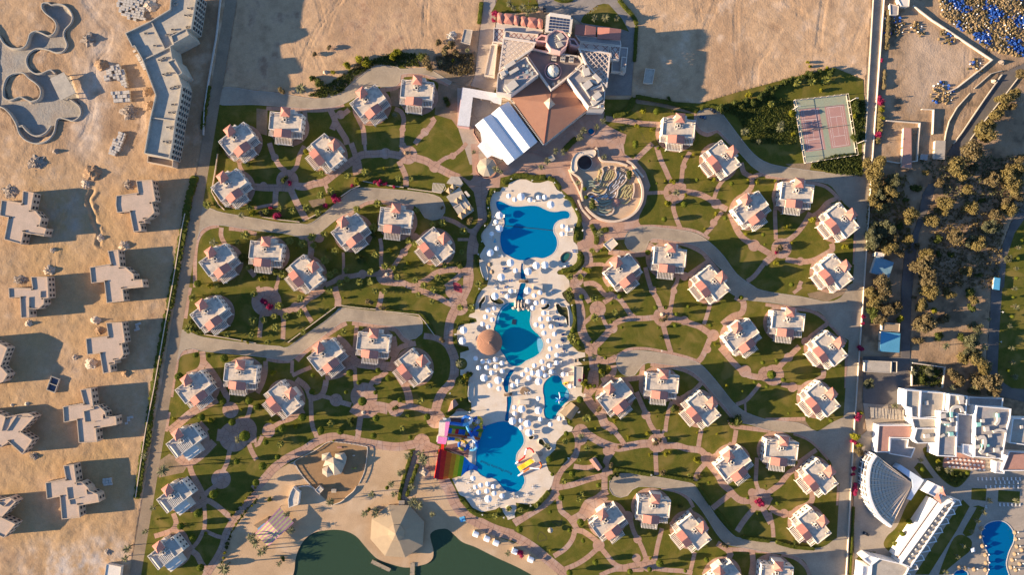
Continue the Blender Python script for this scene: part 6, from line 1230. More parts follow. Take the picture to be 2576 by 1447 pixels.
for c_, ls in (('y', '1095,650 1100,720 1110,735;1045,680 1060,740 1040,820;1110,775 1090,820 1075,880;1025,840 1020,920 1005,1010;1060,915 1055,970 1050,1030;1240,760 1200,850 1150,980;1370,690 1310,760 1250,880 1200,985;1360,740 1320,850 1270,920 1245,980;1415,710 1400,810 1350,910 1300,985;1455,795 1440,880 1395,960;1825,995 1800,1050 1700,1110 1620,1200 1560,1350;1840,1095 1750,1140 1690,1250 1640,1350 1590,1440;1870,1155 1800,1200 1740,1300 1720,1380 1730,1440;1920,1085 1910,1170 1860,1260 1800,1340 1790,1440;1920,1295 1890,1370 1870,1440;870,1215 960,1270 1060,1270 1140,1220;1210,1240 1160,1300 1080,1335;1270,1045 1230,1110 1220,1170;1185,1050 1160,1110 1145,1155;1130,1030 1110,1070 1085,1100;910,1190 1000,1205 1090,1175'),
 ('w', '1545,725 1540,790 1525,860;1605,770 1580,850 1510,950 1480,1050 1390,1140;1690,820 1620,890 1600,960 1560,1050 1480,1120 1430,1180;1745,820 1740,900 1680,970 1625,1055;1405,1040 1340,1110 1320,1170 1325,1235;1565,1105 1520,1170 1440,1240 1350,1305;1490,1270 1480,1340 1430,1400 1370,1430;1250,1320 1180,1370 1090,1415 960,1425;1310,1335 1250,1400 1200,1440'),
 ('b', '1510,945 1495,970;1610,930 1600,975;1725,910 1690,955;785,1385 850,1395 915,1375;840,1425 900,1435 960,1415;1300,1425 1370,1435'),
 ('g', '745,1000 800,985 870,990 950,1020;735,1045 800,1030 890,1045;745,1210 760,1150 830,1110 900,1130 980,1150 1065,1120;710,1105 760,1080 840,1065 910,1095 980,1110 1050,1075 1095,1020;915,945 970,910;860,1275 920,1280;940,1305 1010,1345 1080,1345')):
 for q in ls.split(';'):
  p = smooth(M1.L(q), .6); MB().ribbon(p, .5, .03, .9).build('maze_segment', {'y': M_my, 'w': M_mw, 'b': M_mb, 'g': M_mg}[c_], mzi)
for c_, ls in (('g', '850,560 880,590 930,580 980,570;840,600 900,620 960,600 1000,575;850,640 900,660 950,640;860,670 930,690 990,660'), ('b', '800,540 830,560 860,590;760,520 800,545 850,540'), ('w', '770,545 850,545 920,530 960,510'), ('y', '1060,520 1080,470 1120,430 1160,380;1080,540 1110,490 1150,450 1180,410;1110,545 1140,510 1190,440;1130,560 1170,520 1200,480;1090,590 1130,600 1180,560')):
 for q in ls.split(';'): MB().ribbon(smooth(T[2, 1].L(q), .6), .5, .03, .9).build('maze_segment', {'y': M_my, 'w': M_mw, 'b': M_mb, 'g': M_mg}[c_], mzi)
for q in ('1120,650 1155,760 1100,900 1090,1000 1040,1080 960,1110', '1500,620 1475,720 1500,800 1480,900 1380,1000 1290,1090 1240,1200 1200,1290 1080,1360 970,1340 850,1295 770,1310 730,1360', '1780,880 1760,960 1680,1070 1600,1140 1540,1230 1530,1330 1490,1430', '1955,1045 1970,1150 1965,1280 1920,1440'):
 MB().ribbon(smooth(M1.L(q), .8), .7, .03, 1.3).build('path_wall', M_sandw, mzi)
t = thing('spiral_mound', 'pink spiral mound in the maze', 'mound', (*T[2, 1].p(1035, 587, 1.2), .06)); MB().lathe([(2.6, 0), (2.5, .7), (1.9, .9), (1.8, 1.5), (1.1, 1.7), (1.0, 2.2), (.35, 2.3), (.3, 1.9)], 20).build('mound', M_pinkr, t)
for i, (txt, lb) in enumerate((('1145,660 1180,605 1290,590 1330,610 1320,660 1230,700 1175,720', 'oval green planter inside the maze'), ('1510,620 1560,620 1640,660 1715,690 1700,725 1630,690 1540,680', 'narrow dark planter inside the maze'))):
 p = smooth(M1.L(txt), .6, True); o = MB().ribbon(p, .3, .02, .7, True).build('planter_kerb', M_sandw); tag(o, lb, 'planter')
# curved cafe beside the maze with dark round pool
t = thing('curved_cafe', 'beige curved roof building hugging a dark round pond above the maze', 'cafe', (0, 0, .06))
roof_ = smooth(M1.L('310,660 320,520 350,380 440,260 560,200 720,175 900,155 960,190 970,260 930,340 870,350 800,310 720,290 620,310 540,370 485,450 470,540 490,640 470,720 400,750 340,730', 3.2), .8, True)
MB().prism(roof_, 0, 3.2).build('roof', M_cream, t); MB().ring(roof_ if area(roof_) > 0 else roof_[::-1], .3, 3.2, 3.6).build('parapet', M_sandw, t)
pc = M1.p(675, 500); MB().lathe([(A1.m(0) + M1.m(195), 0), (M1.m(195), .5), (M1.m(185), .5), (M1.m(185), .12)], 28, *pc).build('pond_rim', M_wall, t); MB().flat(circle(pc, M1.m(186), 28), .1).build('pond_cover', mat('pond_dark', (.05, .03, .03), (.07, .06, .055), .15, .3), t)
# ------------------------------------------------------------------ tennis court fence
t = thing('court_fence', 'tall wire fence on cream posts round the tennis court', 'fence', (0, 0, 0)); cq = court if area(court) > 0 else court[::-1]
me = MB().box(-.12, .12, -.12, .12, 0, 3.2).mesh('post', M_cream)
for i in range(4):
 a, b = cq[i], cq[(i + 1) % 4]; n_ = max(2, int(math.dist(a, b) / 4))
 for k in range(n_): link('post', me, t).location = (a[0] + (b[0] - a[0]) * k / n_, a[1] + (b[1] - a[1]) * k / n_, 0)
 MB().ribbon([a, b], .10, 3.0, 3.15).ribbon([a, b], .4, .0, .35).build('rail', M_cream, t)
t = thing('tennis_net', 'net across both tennis courts', 'net'); p, q = courtp(.02, .49), courtp(.97, .49); MB().ribbon([p, q], .08, .0, 1.0).build('netting', M_dark, t); MB().ribbon([p, q], .12, 1.0, 1.1).build('band', M_wall, t)
for q_, lb in (((250, 1100), 'upper left'), ((820, 1020), 'upper right'), ((900, 1440), 'right hand')):
 x, y = T[3, 0].p(*q_); t = thing('floodlight', 'tall leaning white floodlight mast at the %s side of the tennis court' % lb, 'floodlight', (x, y, 0)); MB().lathe([(.18, 0), (.12, 9)], 6).build('mast', M_wall, t); MB().box(-.2, 1.6, -.3, .3, 8.8, 9.2).build('lamp_head', M_pole, t)
# ------------------------------------------------------------------ big hotel
M_hw = mat('hotel_wall', (.66, .56, .46), (.60, .51, .42), .15, .85); M_hp = mat('hotel_pink', (.60, .36, .32), (.55, .33, .29), .3, .85)
M_grav = mat('red_gravel', (.33, .17, .11), (.295, .15, .10), .2, .95, 3.5, .04, 5, stain=(.32, .175, .115), sscale=.2)
M_hfl = mat('roof_felt', (.36, .33, .30), (.27, .25, .235), .25, .9, stain=(.45, .36, .3), sscale=.25); M_hdark = mat('dark_felt', (.17, .155, .145), (.22, .17, .15), .2, .9)
M_duct = mat('duct', (.56, .49, .40), (.50, .44, .36), .5, .6); M_lat = mat('lattice_beam', (.58, .47, .38), None, .4, .85); M_terr = mat('terrace_tile', (.55, .46, .38), (.50, .42, .35), .3, .85); M_strip = mat('red_strip', (.30, .12, .09), None, .4, .9)
M_tent = mat('tent_white', (.84, .80, .75), (.80, .76, .71), .2, .6); M_sky = mat('skylight', (.30, .38, .40), (.40, .42, .36), .5, .2, spec=.6); M_pane = mat('dark_pane', (.04, .06, .11), (.03, .04, .08), .3, .12, spec=.6)
ht = thing('hotel', 'big cream hotel with red gravel roof, pyramid lantern and lattice terraces', 'hotel', (0, 0, .05))
def blk(s, txt, h, wall, roof, par=.9, pname='wing', t_=.5, parent=None):
 p = s.L(txt, h); p = p if area(p) > 0 else p[::-1]; o = MB().walls(p, 0, h).build(pname, wall, parent or ht); MB().flat(inset(p, t_ * .8), h).build('roof', roof, o)
 if par: MB().ring(p, t_, h - .01, h + par).build('parapet', wall, o)
 return p, o
LWp, LWo = blk(H2, '680,355 905,385 1325,75 1130,-190 705,60', 14, M_hw, M_hfl); RWp, RWo = blk(H2, '1760,135 2000,-70 2290,230 2335,350 2320,520 2085,575', 14, M_hw, M_hfl)
blk(H2, '2085,575 2320,522 2330,600 2075,600', 14.6, M_hw, M_hw, .0, 'end_block')
CTp, CTo = blk(H1, '830,850 900,745 1600,850 1690,960 1450,1185 1200,1385 1012,1112', 10.5, M_hw, M_hdark, 1.2, 'centre_block', .8)
MB().walls(inset(H2.L('905,400 1325,90 1505,365 1760,165 2070,605 1405,1135', 6.2)[::-1] if area(H2.L('905,400 1325,90 1505,365 1760,165 2070,605 1405,1135', 6.2)) < 0 else H2.L('905,400 1325,90 1505,365 1760,165 2070,605 1405,1135', 6.2), .1), 0, 6.2).build('hall_walls', M_hw, ht)
R6 = lambda x, y, h: (*H2.p(x, y, h), h)
AP = R6(1488, 515, 9.5); rp = [R6(905, 430, 6.25), R6(1325, 85, 6.25), R6(1508, 360, 8.2), R6(1765, 160, 6.25), R6(2070, 608, 6.25), R6(1405, 1140, 6.25)]
rf = MB().add(rp + [AP], [(1, 0, 6), (2, 1, 6), (3, 2, 6), (4, 3, 6), (5, 4, 6), (0, 5, 6)]).build('gravel_roof', M_grav, ht)
MB().tube([rp[5], AP, rp[2]], .22, 5).build('ridge', M_strip, rf)
q4 = [R6(1402, 502, 9.3), R6(1497, 428, 9.3), R6(1577, 530, 9.3), R6(1480, 608, 9.3)]; lp = [(x, y) for x, y, z in q4]; c4 = cen(lp)
MB().fan(lp, 9.6, (*c4, 13.6)).walls(lp, 8.0, 9.6).build('lantern', M_pierre, rf)
for a_, b_, n_ in (('895,440', '1405,1145', 34),):
 p, q = H2.L(a_ + ' ' + b_, 6.4); me = MB().box(-.35, .35, -.25, .25, 5.2, 6.5).mesh('corbel', M_wall)
 for i in range(n_): o = link('corbel', me, rf); u = (i + .5) / n_; o.location = (p[0] + (q[0] - p[0]) * u - .35, p[1] + (q[1] - p[1]) * u - .2, 0)
p, q = H2.L('1420,1150 2060,640', 6.0); MB().ribbon([p, q], .6, 4.6, 5.6).build('fascia', M_pierre, rf)
# windows in the inner white walls
for pr, pts in ((LWo, H2.L('905,400 1325,100', 10)), (RWo, H2.L('1765,170 2080,590', 10))):
 (ax, ay), (bx_, by_) = pts; an = math.atan2(by_ - ay, bx_ - ax); me = MB().box(-.9, .9, -.08, .08, 0, 1.0).mesh('window', M_glass)
 for i in range(7): o = link('window', me, pr); u = (i + .7) / 7.5; o.location = (ax + (bx_ - ax) * u, ay + (by_ - ay) * u - .0, 11.2); o.rotation_euler = (0, 0, an)
# octagon tower
oc = H1.L('1270,455 1380,478 1468,575 1440,700 1345,785 1195,745 1128,645 1150,535', 20); oo, o8 = blk(H1, '1270,455 1380,478 1468,575 1440,700 1345,785 1195,745 1128,645 1150,535', 20, M_hp, M_hfl, 1.0, 'octagon_tower', .6)
for k, txt in enumerate(('1285,530 1350,490 1410,560 1340,605', '1280,660 1345,630 1395,690 1310,730')):
 p = H1.L(txt, 20.8); b_ = MB().prism(p, 20.05, 21.2).build('roof_hatch', M_duct, o8); p2 = inset(p if area(p) > 0 else p[::-1], .35); MB().flat(p2, 21.22).build('hatch_grid', M_pierre, b_)
for k in range(7): x, y = H1.p(1255 + k * 5, 530 + k * 32, 20.3); MB().rbox(x, y, 1.1, .22, 20.05, 20.5, .2).build('vent', M_duct, o8)
me = MB().box(-.16, .16, -.16, .16, 0, .45).mesh('merlon', M_hw)
for i in range(8):
 a, b = oo[i], oo[(i + 1) % 8]
 for k in range(6): u = (k + .5) / 6; link('merlon', me, o8).location = (a[0] + (b[0] - a[0]) * u, a[1] + (b[1] - a[1]) * u, 21.0)
for txt in ('965,600 1050,530 1140,545 1130,650 990,640', '1465,580 1560,590 1630,690 1600,720 1490,690'): blk(H1, txt, 12.5, M_hp, M_hdark, 1.2, 'tower_wing', .9)
# entrance hall with the glass grid roof
gp_, go = blk(H1, '1122,222 1180,185 1505,232 1545,280 1510,545 1465,500 1120,500 1098,490', 8.0, M_wall, M_wall, 0, 'entrance_hall')
Q = [H1.p(1182, 240, 8.1), H1.p(1492, 285, 8.1), H1.p(1468, 490, 8.1), H1.p(1155, 470, 8.1)]
bl = lambda u, v: tuple(Q[0][a] * (1 - u) * (1 - v) + Q[1][a] * u * (1 - v) + Q[2][a] * u * v + Q[3][a] * (1 - u) * v for a in (0, 1))
for i in range(6):
 for j in range(5):
  g_ = .09; u0, u1, v0, v1 = (i + g_) / 6, (i + 1 - g_) / 6, (j + g_) / 5, (j + 1 - g_) / 5; MB().prism([bl(u0, v0), bl(u1, v0), bl(u1, v1), bl(u0, v1)], 8.02, 8.09).build('roof_pane', M_pane, go)
MB().prism(H1.L('1180,185 1505,232 1500,285 1182,238', 8.6), 8.0, 8.6).build('canopy_edge', M_wall, go)
# pink bar roofs left and right of the entrance
blk(H1, '360,330 1090,440 1090,500 1000,520 500,470 350,420', 5.0, M_hw, M_terr, .0, 'shop_row')
for x0_, y0_, wd, hd_, lb in ((385, 180, 95, 180, ''), (483, 195, 155, 175, ''), (635, 220, 85, 165, ''), (742, 238, 100, 165, ''), (842, 252, 155, 175, ''), (998, 270, 80, 165, '')):
 ch = min(wd, 60) * .35; p = H1.L('%g,%g %g,%g %g,%g %g,%g %g,%g %g,%g %g,%g %g,%g' % (x0_ + ch, y0_, x0_ + wd - ch, y0_ + 12, x0_ + wd, y0_ + ch + 12, x0_ + wd - 3, y0_ + hd_ - ch, x0_ + wd - ch, y0_ + hd_, x0_ + ch, y0_ + hd_ - 12, x0_ - 3, y0_ + hd_ - ch - 12, x0_, y0_ + ch), 6.2)
 p = p if area(p) > 0 else p[::-1]; c_ = cen(p); b_ = MB().walls(inset(p, .2), 0, 6.0).build('bay', M_hw, ht); MB().fan(p, 6.0, (*c_, 7.0)).build('pink_roof', M_red, b_)
for txt in ('1575,362 1885,405 1880,560 1560,520', '1912,410 2270,440 2255,610 1905,585'):
 p = H1.L(txt, 5.4); p = p if area(p) > 0 else p[::-1]; b_ = MB().walls(inset(p, .3), 0, 5.2).build('bay', M_hw, ht); MB().gable(p[0], p[1], p[2], p[3], 5.2, .9).prism(p, 5.0, 5.19, True).build('pink_roof', M_red, b_)
blk(H1, '1560,525 2260,615 2270,700 1640,630', 4.6, M_hw, M_hfl, .4, 'rear_corridor')
# tiled terraces with red diamond bands
def terr(txt, h, n_, lines):
 p, o = blk(H1, txt, h, M_hw, M_terr, .6, 'terrace')
 for ln in lines.split(';'): a = H1.L(ln, h); MB().ribbon(a, .35, h + .015, h + .04).build('tile_band', M_strip, o)
terr('330,420 498,430 490,650 318,640', 7.5, 2, '340,500 420,430 490,510 400,600 340,500;330,590 410,640;400,600 480,640;340,430 490,600;480,440 330,620')
terr('505,470 1010,520 975,640 490,570', 8.5, 5, '540,490 620,560 560,580;640,500 560,575 ;700,500 620,590 ;640,500 720,590 ;760,510 700,590;720,500 810,610;870,520 780,600;850,520 930,620;960,530 880,615')
terr('1645,640 2090,690 2085,800 1625,725', 8.5, 5, '1680,650 1760,730 1700,750;1780,660 1700,735;1840,670 1930,760;1930,680 1840,755;1980,690 2070,780;2070,695 1980,775')
terr('2095,690 2260,700 2235,920 2110,910', 7.5, 2, '2110,760 2180,700 2245,780 2170,860 2110,760;2110,700 2240,900;2240,720 2120,890;2110,840 2160,905')
# open lattice roofs
def lattice(txt, h, floor_h, floor_m, sp, angs):
 p, o = blk(H1, txt, floor_h, M_hw, floor_m, 0, 'lattice_terrace'); p = H1.L(txt, h); p = p if area(p) > 0 else p[::-1]
 MB().ring(p, .9, h - 1.2, h + .5).build('edge_beam', M_hw, o); xs, ys = [q[0] for q in p], [q[1] for q in p]; c_ = cen(p); D_ = 60
 me_n = 0
 for an in angs:
  ux, uy = math.cos(an), math.sin(an)
  for k in range(-30, 31):
   ox2, oy2 = c_[0] - uy * k * sp, c_[1] + ux * k * sp; ts = []
   for i in range(len(p)):
    (ax, ay), (bx2, by2) = p[i], p[(i + 1) % len(p)]; ex, ey = bx2 - ax, by2 - ay; den = ux * ey - uy * ex
    if abs(den) < 1e-6: continue
    t_ = ((ax - ox2) * ey - (ay - oy2) * ex) / den; s_ = ((ax - ox2) * uy - (ay - oy2) * ux) / den
    if 0 <= s_ <= 1: ts.append(t_)
   ts.sort()
   for a, b in zip(ts[::2], ts[1::2]):
    if b - a > 1: MB().ribbon([(ox2 + ux * a, oy2 + uy * a), (ox2 + ux * b, oy2 + uy * b)], .38, h - .5 + .02 * (an > .5), h + .02 * (an > .5)).build('beam', M_lat, o); me_n += 1
lattice('472,572 975,640 935,735 800,830 600,970 405,1085', 14.2, 8.0, M_terr, 2.35, (rad(38), rad(-50)))
lattice('1612,728 2108,805 2080,1120 2052,1330 1985,1270 1730,985', 14.2, 8.0, M_hfl, 2.35, (rad(38), rad(-50)))
blk(H1, '285,680 392,655 342,1170 185,1150', 4.2, M_cream, M_cream, .5, 'ramp_block'); blk(H1, '310,635 395,640 388,680 305,672', 6.0, M_wall, M_hdark, .5, 'stair_head')
blk(H1, '2130,710 2372,722 2335,1100 2120,1085', 4.6, M_hw, M_hfl, .5, 'annex'); blk(H1, '2275,860 2358,868 2325,1110 2252,1095', 5.6, M_hw, M_hfl, .5, 'annex')
x, y = H1.p(2290, 1055, 6); MB().lathe([(1.9, 5.6), (1.7, 6.6), (1.0, 7.3), (0, 7.6)], 14, x, y).build('dome', M_pierre, ht)
# roof dome
x, y = H1.p(1232, 1080, 11); dm = MB().lathe([(5.2, 10.5), (5.2, 11.4), (4.7, 11.4), (4.7, 10.7)], 28, x, y).build('dome_kerb', M_hp, ht)
MB().lathe([(3.9, 10.7), (3.9, 11.2), (3.6, 12.4), (2.8, 13.6), (1.6, 14.4), (0, 14.8)], 24, x, y).build('glass_dome', M_sky, dm)
for k in range(12): a = k * PI / 6; MB().tube([(x + r_ * math.cos(a), y + r_ * math.sin(a), z) for r_, z in ((3.95, 11.2), (3.65, 12.4), (2.85, 13.62), (1.65, 14.42), (.2, 14.8))], .09, 4).build('rib', M_wall, dm)
for q in ((1325, 1238), (1238, 1278)): MB().lathe([(1.05, 10.5), (1.05, 10.9), (0, 10.95)], 12, *H1.p(*q, 10.6)).build('roof_tank', M_pierre, ht)
# chillers
for i, x_ in enumerate((1250, 1382, 1512)):
 p = H1.p(x_, 872 + i * 12, 12); o = MB().rbox(p[0], p[1], 3.0, 3.6, 10.55, 12.6, rad(-8)).build('chiller', M_duct, ht)
 for dx in (-.7, .7):
  for dy in (-.9, .9): MB().lathe([(.62, 12.62), (.62, 12.75), (.5, 12.75), (.5, 12.64)], 10, p[0] + dx, p[1] + dy).build('fan', M_dark, o)
MB().ribbon(H1.L('930,745 1150,800 1600,860', 12), 1.0, 11.2, 12.6).build('pipe_bridge', M_duct, ht); MB().ribbon(H1.L('1610,850 1730,970', 12), .9, 11.2, 12.6).build('pipe_bridge', M_duct, ht); MB().ribbon(H1.L('920,740 640,930', 15), 1.0, 14.1, 15.4).build('pipe_bridge', M_duct, ht)
def ductline(s, txt, h, w_, hh, parent):
 MB().ribbon(s.L(txt, h), w_, h, h + hh).build('air_duct', M_duct, parent)
for s, txt, w_, hh in ((H1, '650,945 500,1040', 2.4, 1.8), (H1, '505,1040 525,1110 440,1190', 2.2, 1.6), (H1, '705,1045 565,1125', 2.0, 1.6), (H1, '520,1290 505,1340 560,1400 640,1370', 2.2, 1.6), (H2, '2160,90 2260,190', 2.4, 1.8), (H2, '2090,170 2230,215', 1.6, 1.3), (H2, '2010,-60 2000,110', 1.6, 1.4), (H2, '2290,430 2160,530 2130,480', 2.0, 1.4), (H2, '2110,310 2290,240', 1.4, 1.0), (H2, '1880,-20 1990,40', .8, .8), (H2, '1960,200 2110,440', .7, .9), (H2, '2010,260 2180,500', .5, .6)):
 ductline(s, txt, 14.06, w_, hh, LWo if txt[0] in '567' and s is H1 else RWo)
for s, x_, y_, lx, ly, a, pr in ((H1, 610, 1300, 4.8, 6.5, rad(-52), LWo), (H2, 2065, 240, 4.2, 5.5, rad(-52), RWo), (H2, 2210, 405, 3.6, 5.0, rad(-52), RWo), (H2, 2250, 560, 1.5, 1.5, .2, RWo), (H2, 2050, 40, 4.0, 4.5, .3, RWo), (H1, 470, 1120, 3, 3, .5, LWo)):
 x, y = s.p(x_, y_, 15.5); MB().rbox(x, y, lx, ly, 14.05, 16.2, a).build('air_handler', M_duct, pr)
for k in range(14): x, y = H1.p(rnd.uniform(700, 960), rnd.uniform(960, 1180), 14.2); MB().rbox(x, y, rnd.uniform(.6, 2.2), rnd.uniform(.5, 1.4), 14.05, 14.05 + rnd.uniform(.2, .6), rnd.uniform(0, 3)).build('stored_panel', (M_sky, M_duct, M_hp)[k % 3], LWo)
# tent hall: two long white gables and a lower canopy
tn = thing('tent_hall', 'white ridged tent hall left of the red hotel roof', 'hall', (0, 0, .05))
def ridge(a, b, c_, d_, e_, f_, h, rise, m=M_tent):
 P = [H2.p(*q, h) for q in (a, b, c_, d_)]; R_ = [(*H2.p(*q, h + rise), h + rise) for q in (e_, f_)]
 vs = [(*P[0], h), (*P[1], h), (*P[2], h), (*P[3], h)] + R_
 return MB().add(vs, [(0, 4, 5, 3), (4, 1, 2, 5), (0, 1, 4), (3, 5, 2)]).build('tent_roof', m, tn)
ridge((605, 675), (865, 487), (1310, 1100), (1070, 1290), (728, 570), (1190, 1188), 6.0, 2.6); ridge((358, 850), (603, 677), (1068, 1292), (850, 1452), (482, 748), (955, 1375), 6.0, 2.6)
hw_ = H2.L('370,850 850,500 1300,1095 870,1435', 5.8); MB().walls(hw_ if area(hw_) > 0 else hw_[::-1], 0, 6.0).build('walls', M_wall, tn)
for (a, b), n_ in ((((605, 675), (1070, 1290)), 9), (((728, 570), (1190, 1188)), 9)): pass
MB().prism(H2.L('440,960 540,895 830,1290 760,1370 610,1310 545,1352 395,1165 460,1100', 4.6), 4.3, 4.6, True).build('low_canopy', M_tent, tn)
me = MB().box(-.09, .09, -.09, .09, 0, 4.3).mesh('post', M_pole)
for q in H2.L('450,970 540,910 800,1290 620,1300 550,1340 410,1165', 4.3): link('post', me, tn).location = (*q, 0)
MB().walls(H2.L('345,850 360,960 450,1110 430,1115 335,960', 3)[::-1], 0, 1.4).build('side_wall', M_hp, tn)
land('white tent hall', H2.p(850, 950))
cn = thing('courtyard_canopy', 'pale L shaped flat canopy round the courtyard left of the hotel', 'canopy', (0, 0, .05))
MB().prism(H2.L('170,272 700,362 905,400 895,470 770,410 755,535 640,505 600,470 325,420 272,870 92,848', 4.4), 4.0, 4.4, True).build('roof', mat('canopy_sheet', (.62, .60, .58), (.58, .56, .54), .2, .7), cn); MB().ribbon(H2.L('165,275 90,860 270,885', 4), .4, 0, 4.3).build('wall', M_hp, cn)
me = MB().box(-.2, .2, -.2, .2, 0, 4).mesh('post', M_wall)
for q in H2.L('320,440 310,560 295,700 275,850 450,450 600,490 740,520', 4): link('post', me, cn).location = (*q, 0)
t = thing('octagon_tent', 'tan octagonal tent roof at the lower end of the tent hall', 'pavilion', (*T[1, 1].p(2310, 230, 4.0), .05)); MB().fan(circle((0, 0), 6.2, 9, .2), 3.4, (0, 0, 5.6)).prism(circle((0, 0), 6.2, 9, .2), 3.2, 3.39, True).build('roof', M_beigec, t); MB().lathe([(.12, 0), (.12, 5.7)], 6).build('pole', M_pole, t); MB().lathe([(6.8, 0), (6.8, .9), (6.4, .9), (6.4, 0)], 24).build('low_wall', M_pinkr, t)
land('octagonal tan tent', T[1, 1].p(2310, 230))
t = thing('pool_sign_cube', 'small blue grey cube kiosk among palms below the hotel', 'kiosk', (*H2.p(1520, 1355, 2.4), .1), .5); MB().box(-1.7, 1.7, -1.5, 1.5, 0, 2.6).build('body', M_lb, t); MB().box(-1.9, 1.9, -1.7, 1.7, 2.61, 2.8).build('roof', M_pierre, t)
t = thing('round_fountain', 'round blue fountain basin ringed in red under the hotel', 'fountain', (*H2.p(2122, 948), .1)); MB().lathe([(2.4, 0), (2.4, .6), (1.9, .6), (1.9, .3)], 20).build('rim', M_pinkr, t); MB().flat(circle((0, 0), 1.92, 20), .4).build('water', MATS['water_c'], t)
for txt, lb in (('1080,1285 1200,1270 1330,1310 1430,1380', 'lower'), ('1170,1225 1280,1235 1400,1280 1500,1330', 'upper')):
 o = MB().ribbon(smooth(H2.L(txt), 1), .5, 0, .5).build('terrace_kerb', M_pinkr); tag(o, lb + ' curved red kerb of the hotel terrace', 'kerb')
# sheds near the hotel
flat_hut(T[1, 0], '2085,290 2170,300 2145,445 2052,425', 3.4, 'lone cream box hut on the sand left of the hotel drive', M_pierre, 'hut'); flat_hut(T[2, 0], '1330,685 1425,695 1400,840 1308,830', 3.2, 'lone cream box hut on the shaded sand right of the hotel', M_pierre, 'hut')
# pyramid roofed bar
pb = thing('pyramid_bar', 'flat roofed bar with seven little pyramid roofs left of the top pool', 'bar', (0, 0, .06))
MB().prism(A1.L('0,400 235,222 492,640 268,805', 3.8), 0, 3.8).build('roof_block', M_pierre, pb); MB().prism(A1.L('85,30 230,42 297,152 250,215 130,182 5,150', 4.2), 0, 4.2).build('hexagon_block', M_pierre, pb); MB().prism(A1.L('318,312 355,295 425,375 385,405', 4.3), 0, 4.3).build('roof_box', M_cream, pb)
a_ = A1.L('0,0 0,0'); 
for x_, y_ in ((122, 222), (50, 290), (272, 420), (195, 475), (425, 610), (345, 665), (265, 735)):
 c_ = A1.p(x_, y_, 4.6); an = rad(55); P = [(c_[0] + 1.85 * math.cos(an + k * PI / 2 + PI / 4) * 1.2, c_[1] + 1.85 * math.sin(an + k * PI / 2 + PI / 4) * 1.2) for k in range(4)]; MB().fan(P, 3.9, (*c_, 6.0)).build('pyramid_roof', M_tan, pb)
for a, b in (('200,470', '340,665'), ('275,420', '425,610'), ('130,590', '270,500')): MB().ribbon(A1.L(a + ' ' + b, 3.9), .35, 3.8, 4.15).build('roof_rib', M_cream, pb)
t = thing('slatted_canopy', 'slatted pergola joined to the pyramid roofed bar', 'pergola', (0, 0, .06)); p = T[1, 1].L('1775,390 1885,400 1905,450 1850,495 1762,480', 3); MB().ring(p if area(p) > 0 else p[::-1], .3, 2.7, 3.0).build('frame', M_cream, t)
for k in range(9): u = k / 8; a = T[1, 1].p(1775 + 115 * u, 392 + 15 * u, 3.1); b = T[1, 1].p(1765 + 90 * u, 478 + 12 * u, 3.1); MB().ribbon([a, b], .4, 3.02, 3.2).build('slat', M_cream, t)
for q in p: MB().lathe([(.1, 0), (.1, 2.8)], 6, *q).build('post', M_cream, t)
# cars and flags
def car_proto(m, name='parked_car'):
 t = thing(name, '', 'car', group='parked cars'); prof = [(-2.1, .35), (-2.15, .75), (-1.7, .92), (-1.2, 1.0), (-.65, 1.42), (.75, 1.45), (1.5, 1.0), (2.1, .85), (2.15, .4)]
 b = MB(); n = len(prof); vs = [(x, -.85, z) for x, z in prof] + [(x, .85, z) for x, z in prof]; b.add(vs, [(i, n + i, n + i + 1, i + 1) for i in range(n - 1)] + [tuple(range(n)), tuple(range(2 * n - 1, n - 1, -1))]); bo = b.build('body', m, t)
 MB().box(-.6, .7, -.70, .70, 1.455, 1.475).build('roof_panel', m, t); MB().add([(-1.2, -.7, 1.03), (-1.2, .7, 1.03), (-.68, .62, 1.43), (-.68, -.62, 1.43)], [(0, 1, 2, 3)]).build('windscreen', M_glass, t); MB().add([(1.48, -.7, 1.04), (1.48, .7, 1.04), (.78, .62, 1.47), (.78, -.62, 1.47)], [(3, 2, 1, 0)]).build('rear_window', M_glass, t)
 for x in (-1.35, 1.35):
  for y in (-.86, .7): o = MB().tube([(x, y, .33), (x, y + .18, .33)], .33, 10).build('wheel', M_dark, t)
 return t
M_cb, M_cn, M_cw = mat('car_black', (.02, .02, .022), None, .5, .2, spec=.6), mat('car_blue', (.02, .05, .11), None, .5, .2, spec=.6), mat('car_white', (.7, .7, .7), None, .5, .25)
for m_, s, q, a, lb in ((M_cb, T[2, 0], (2000, 1112), -38, 'black car parked at the top of the cul-de-sac right of the hotel'), (M_cn, T[2, 0], (1905, 1178), -14, 'dark blue car parked below the black one right of the hotel'), (M_cb, T[2, 0], (315, 92), 88, 'black car in front of the hotel entrance'), (M_cb, T[3, 3], (985, 1032), -25, 'black car parked left of the shell theatre')):
 t = car_proto(m_); t.location = (*s.p(*q), .06); t.rotation_euler = (0, 0, rad(a)); t['label'] = lb
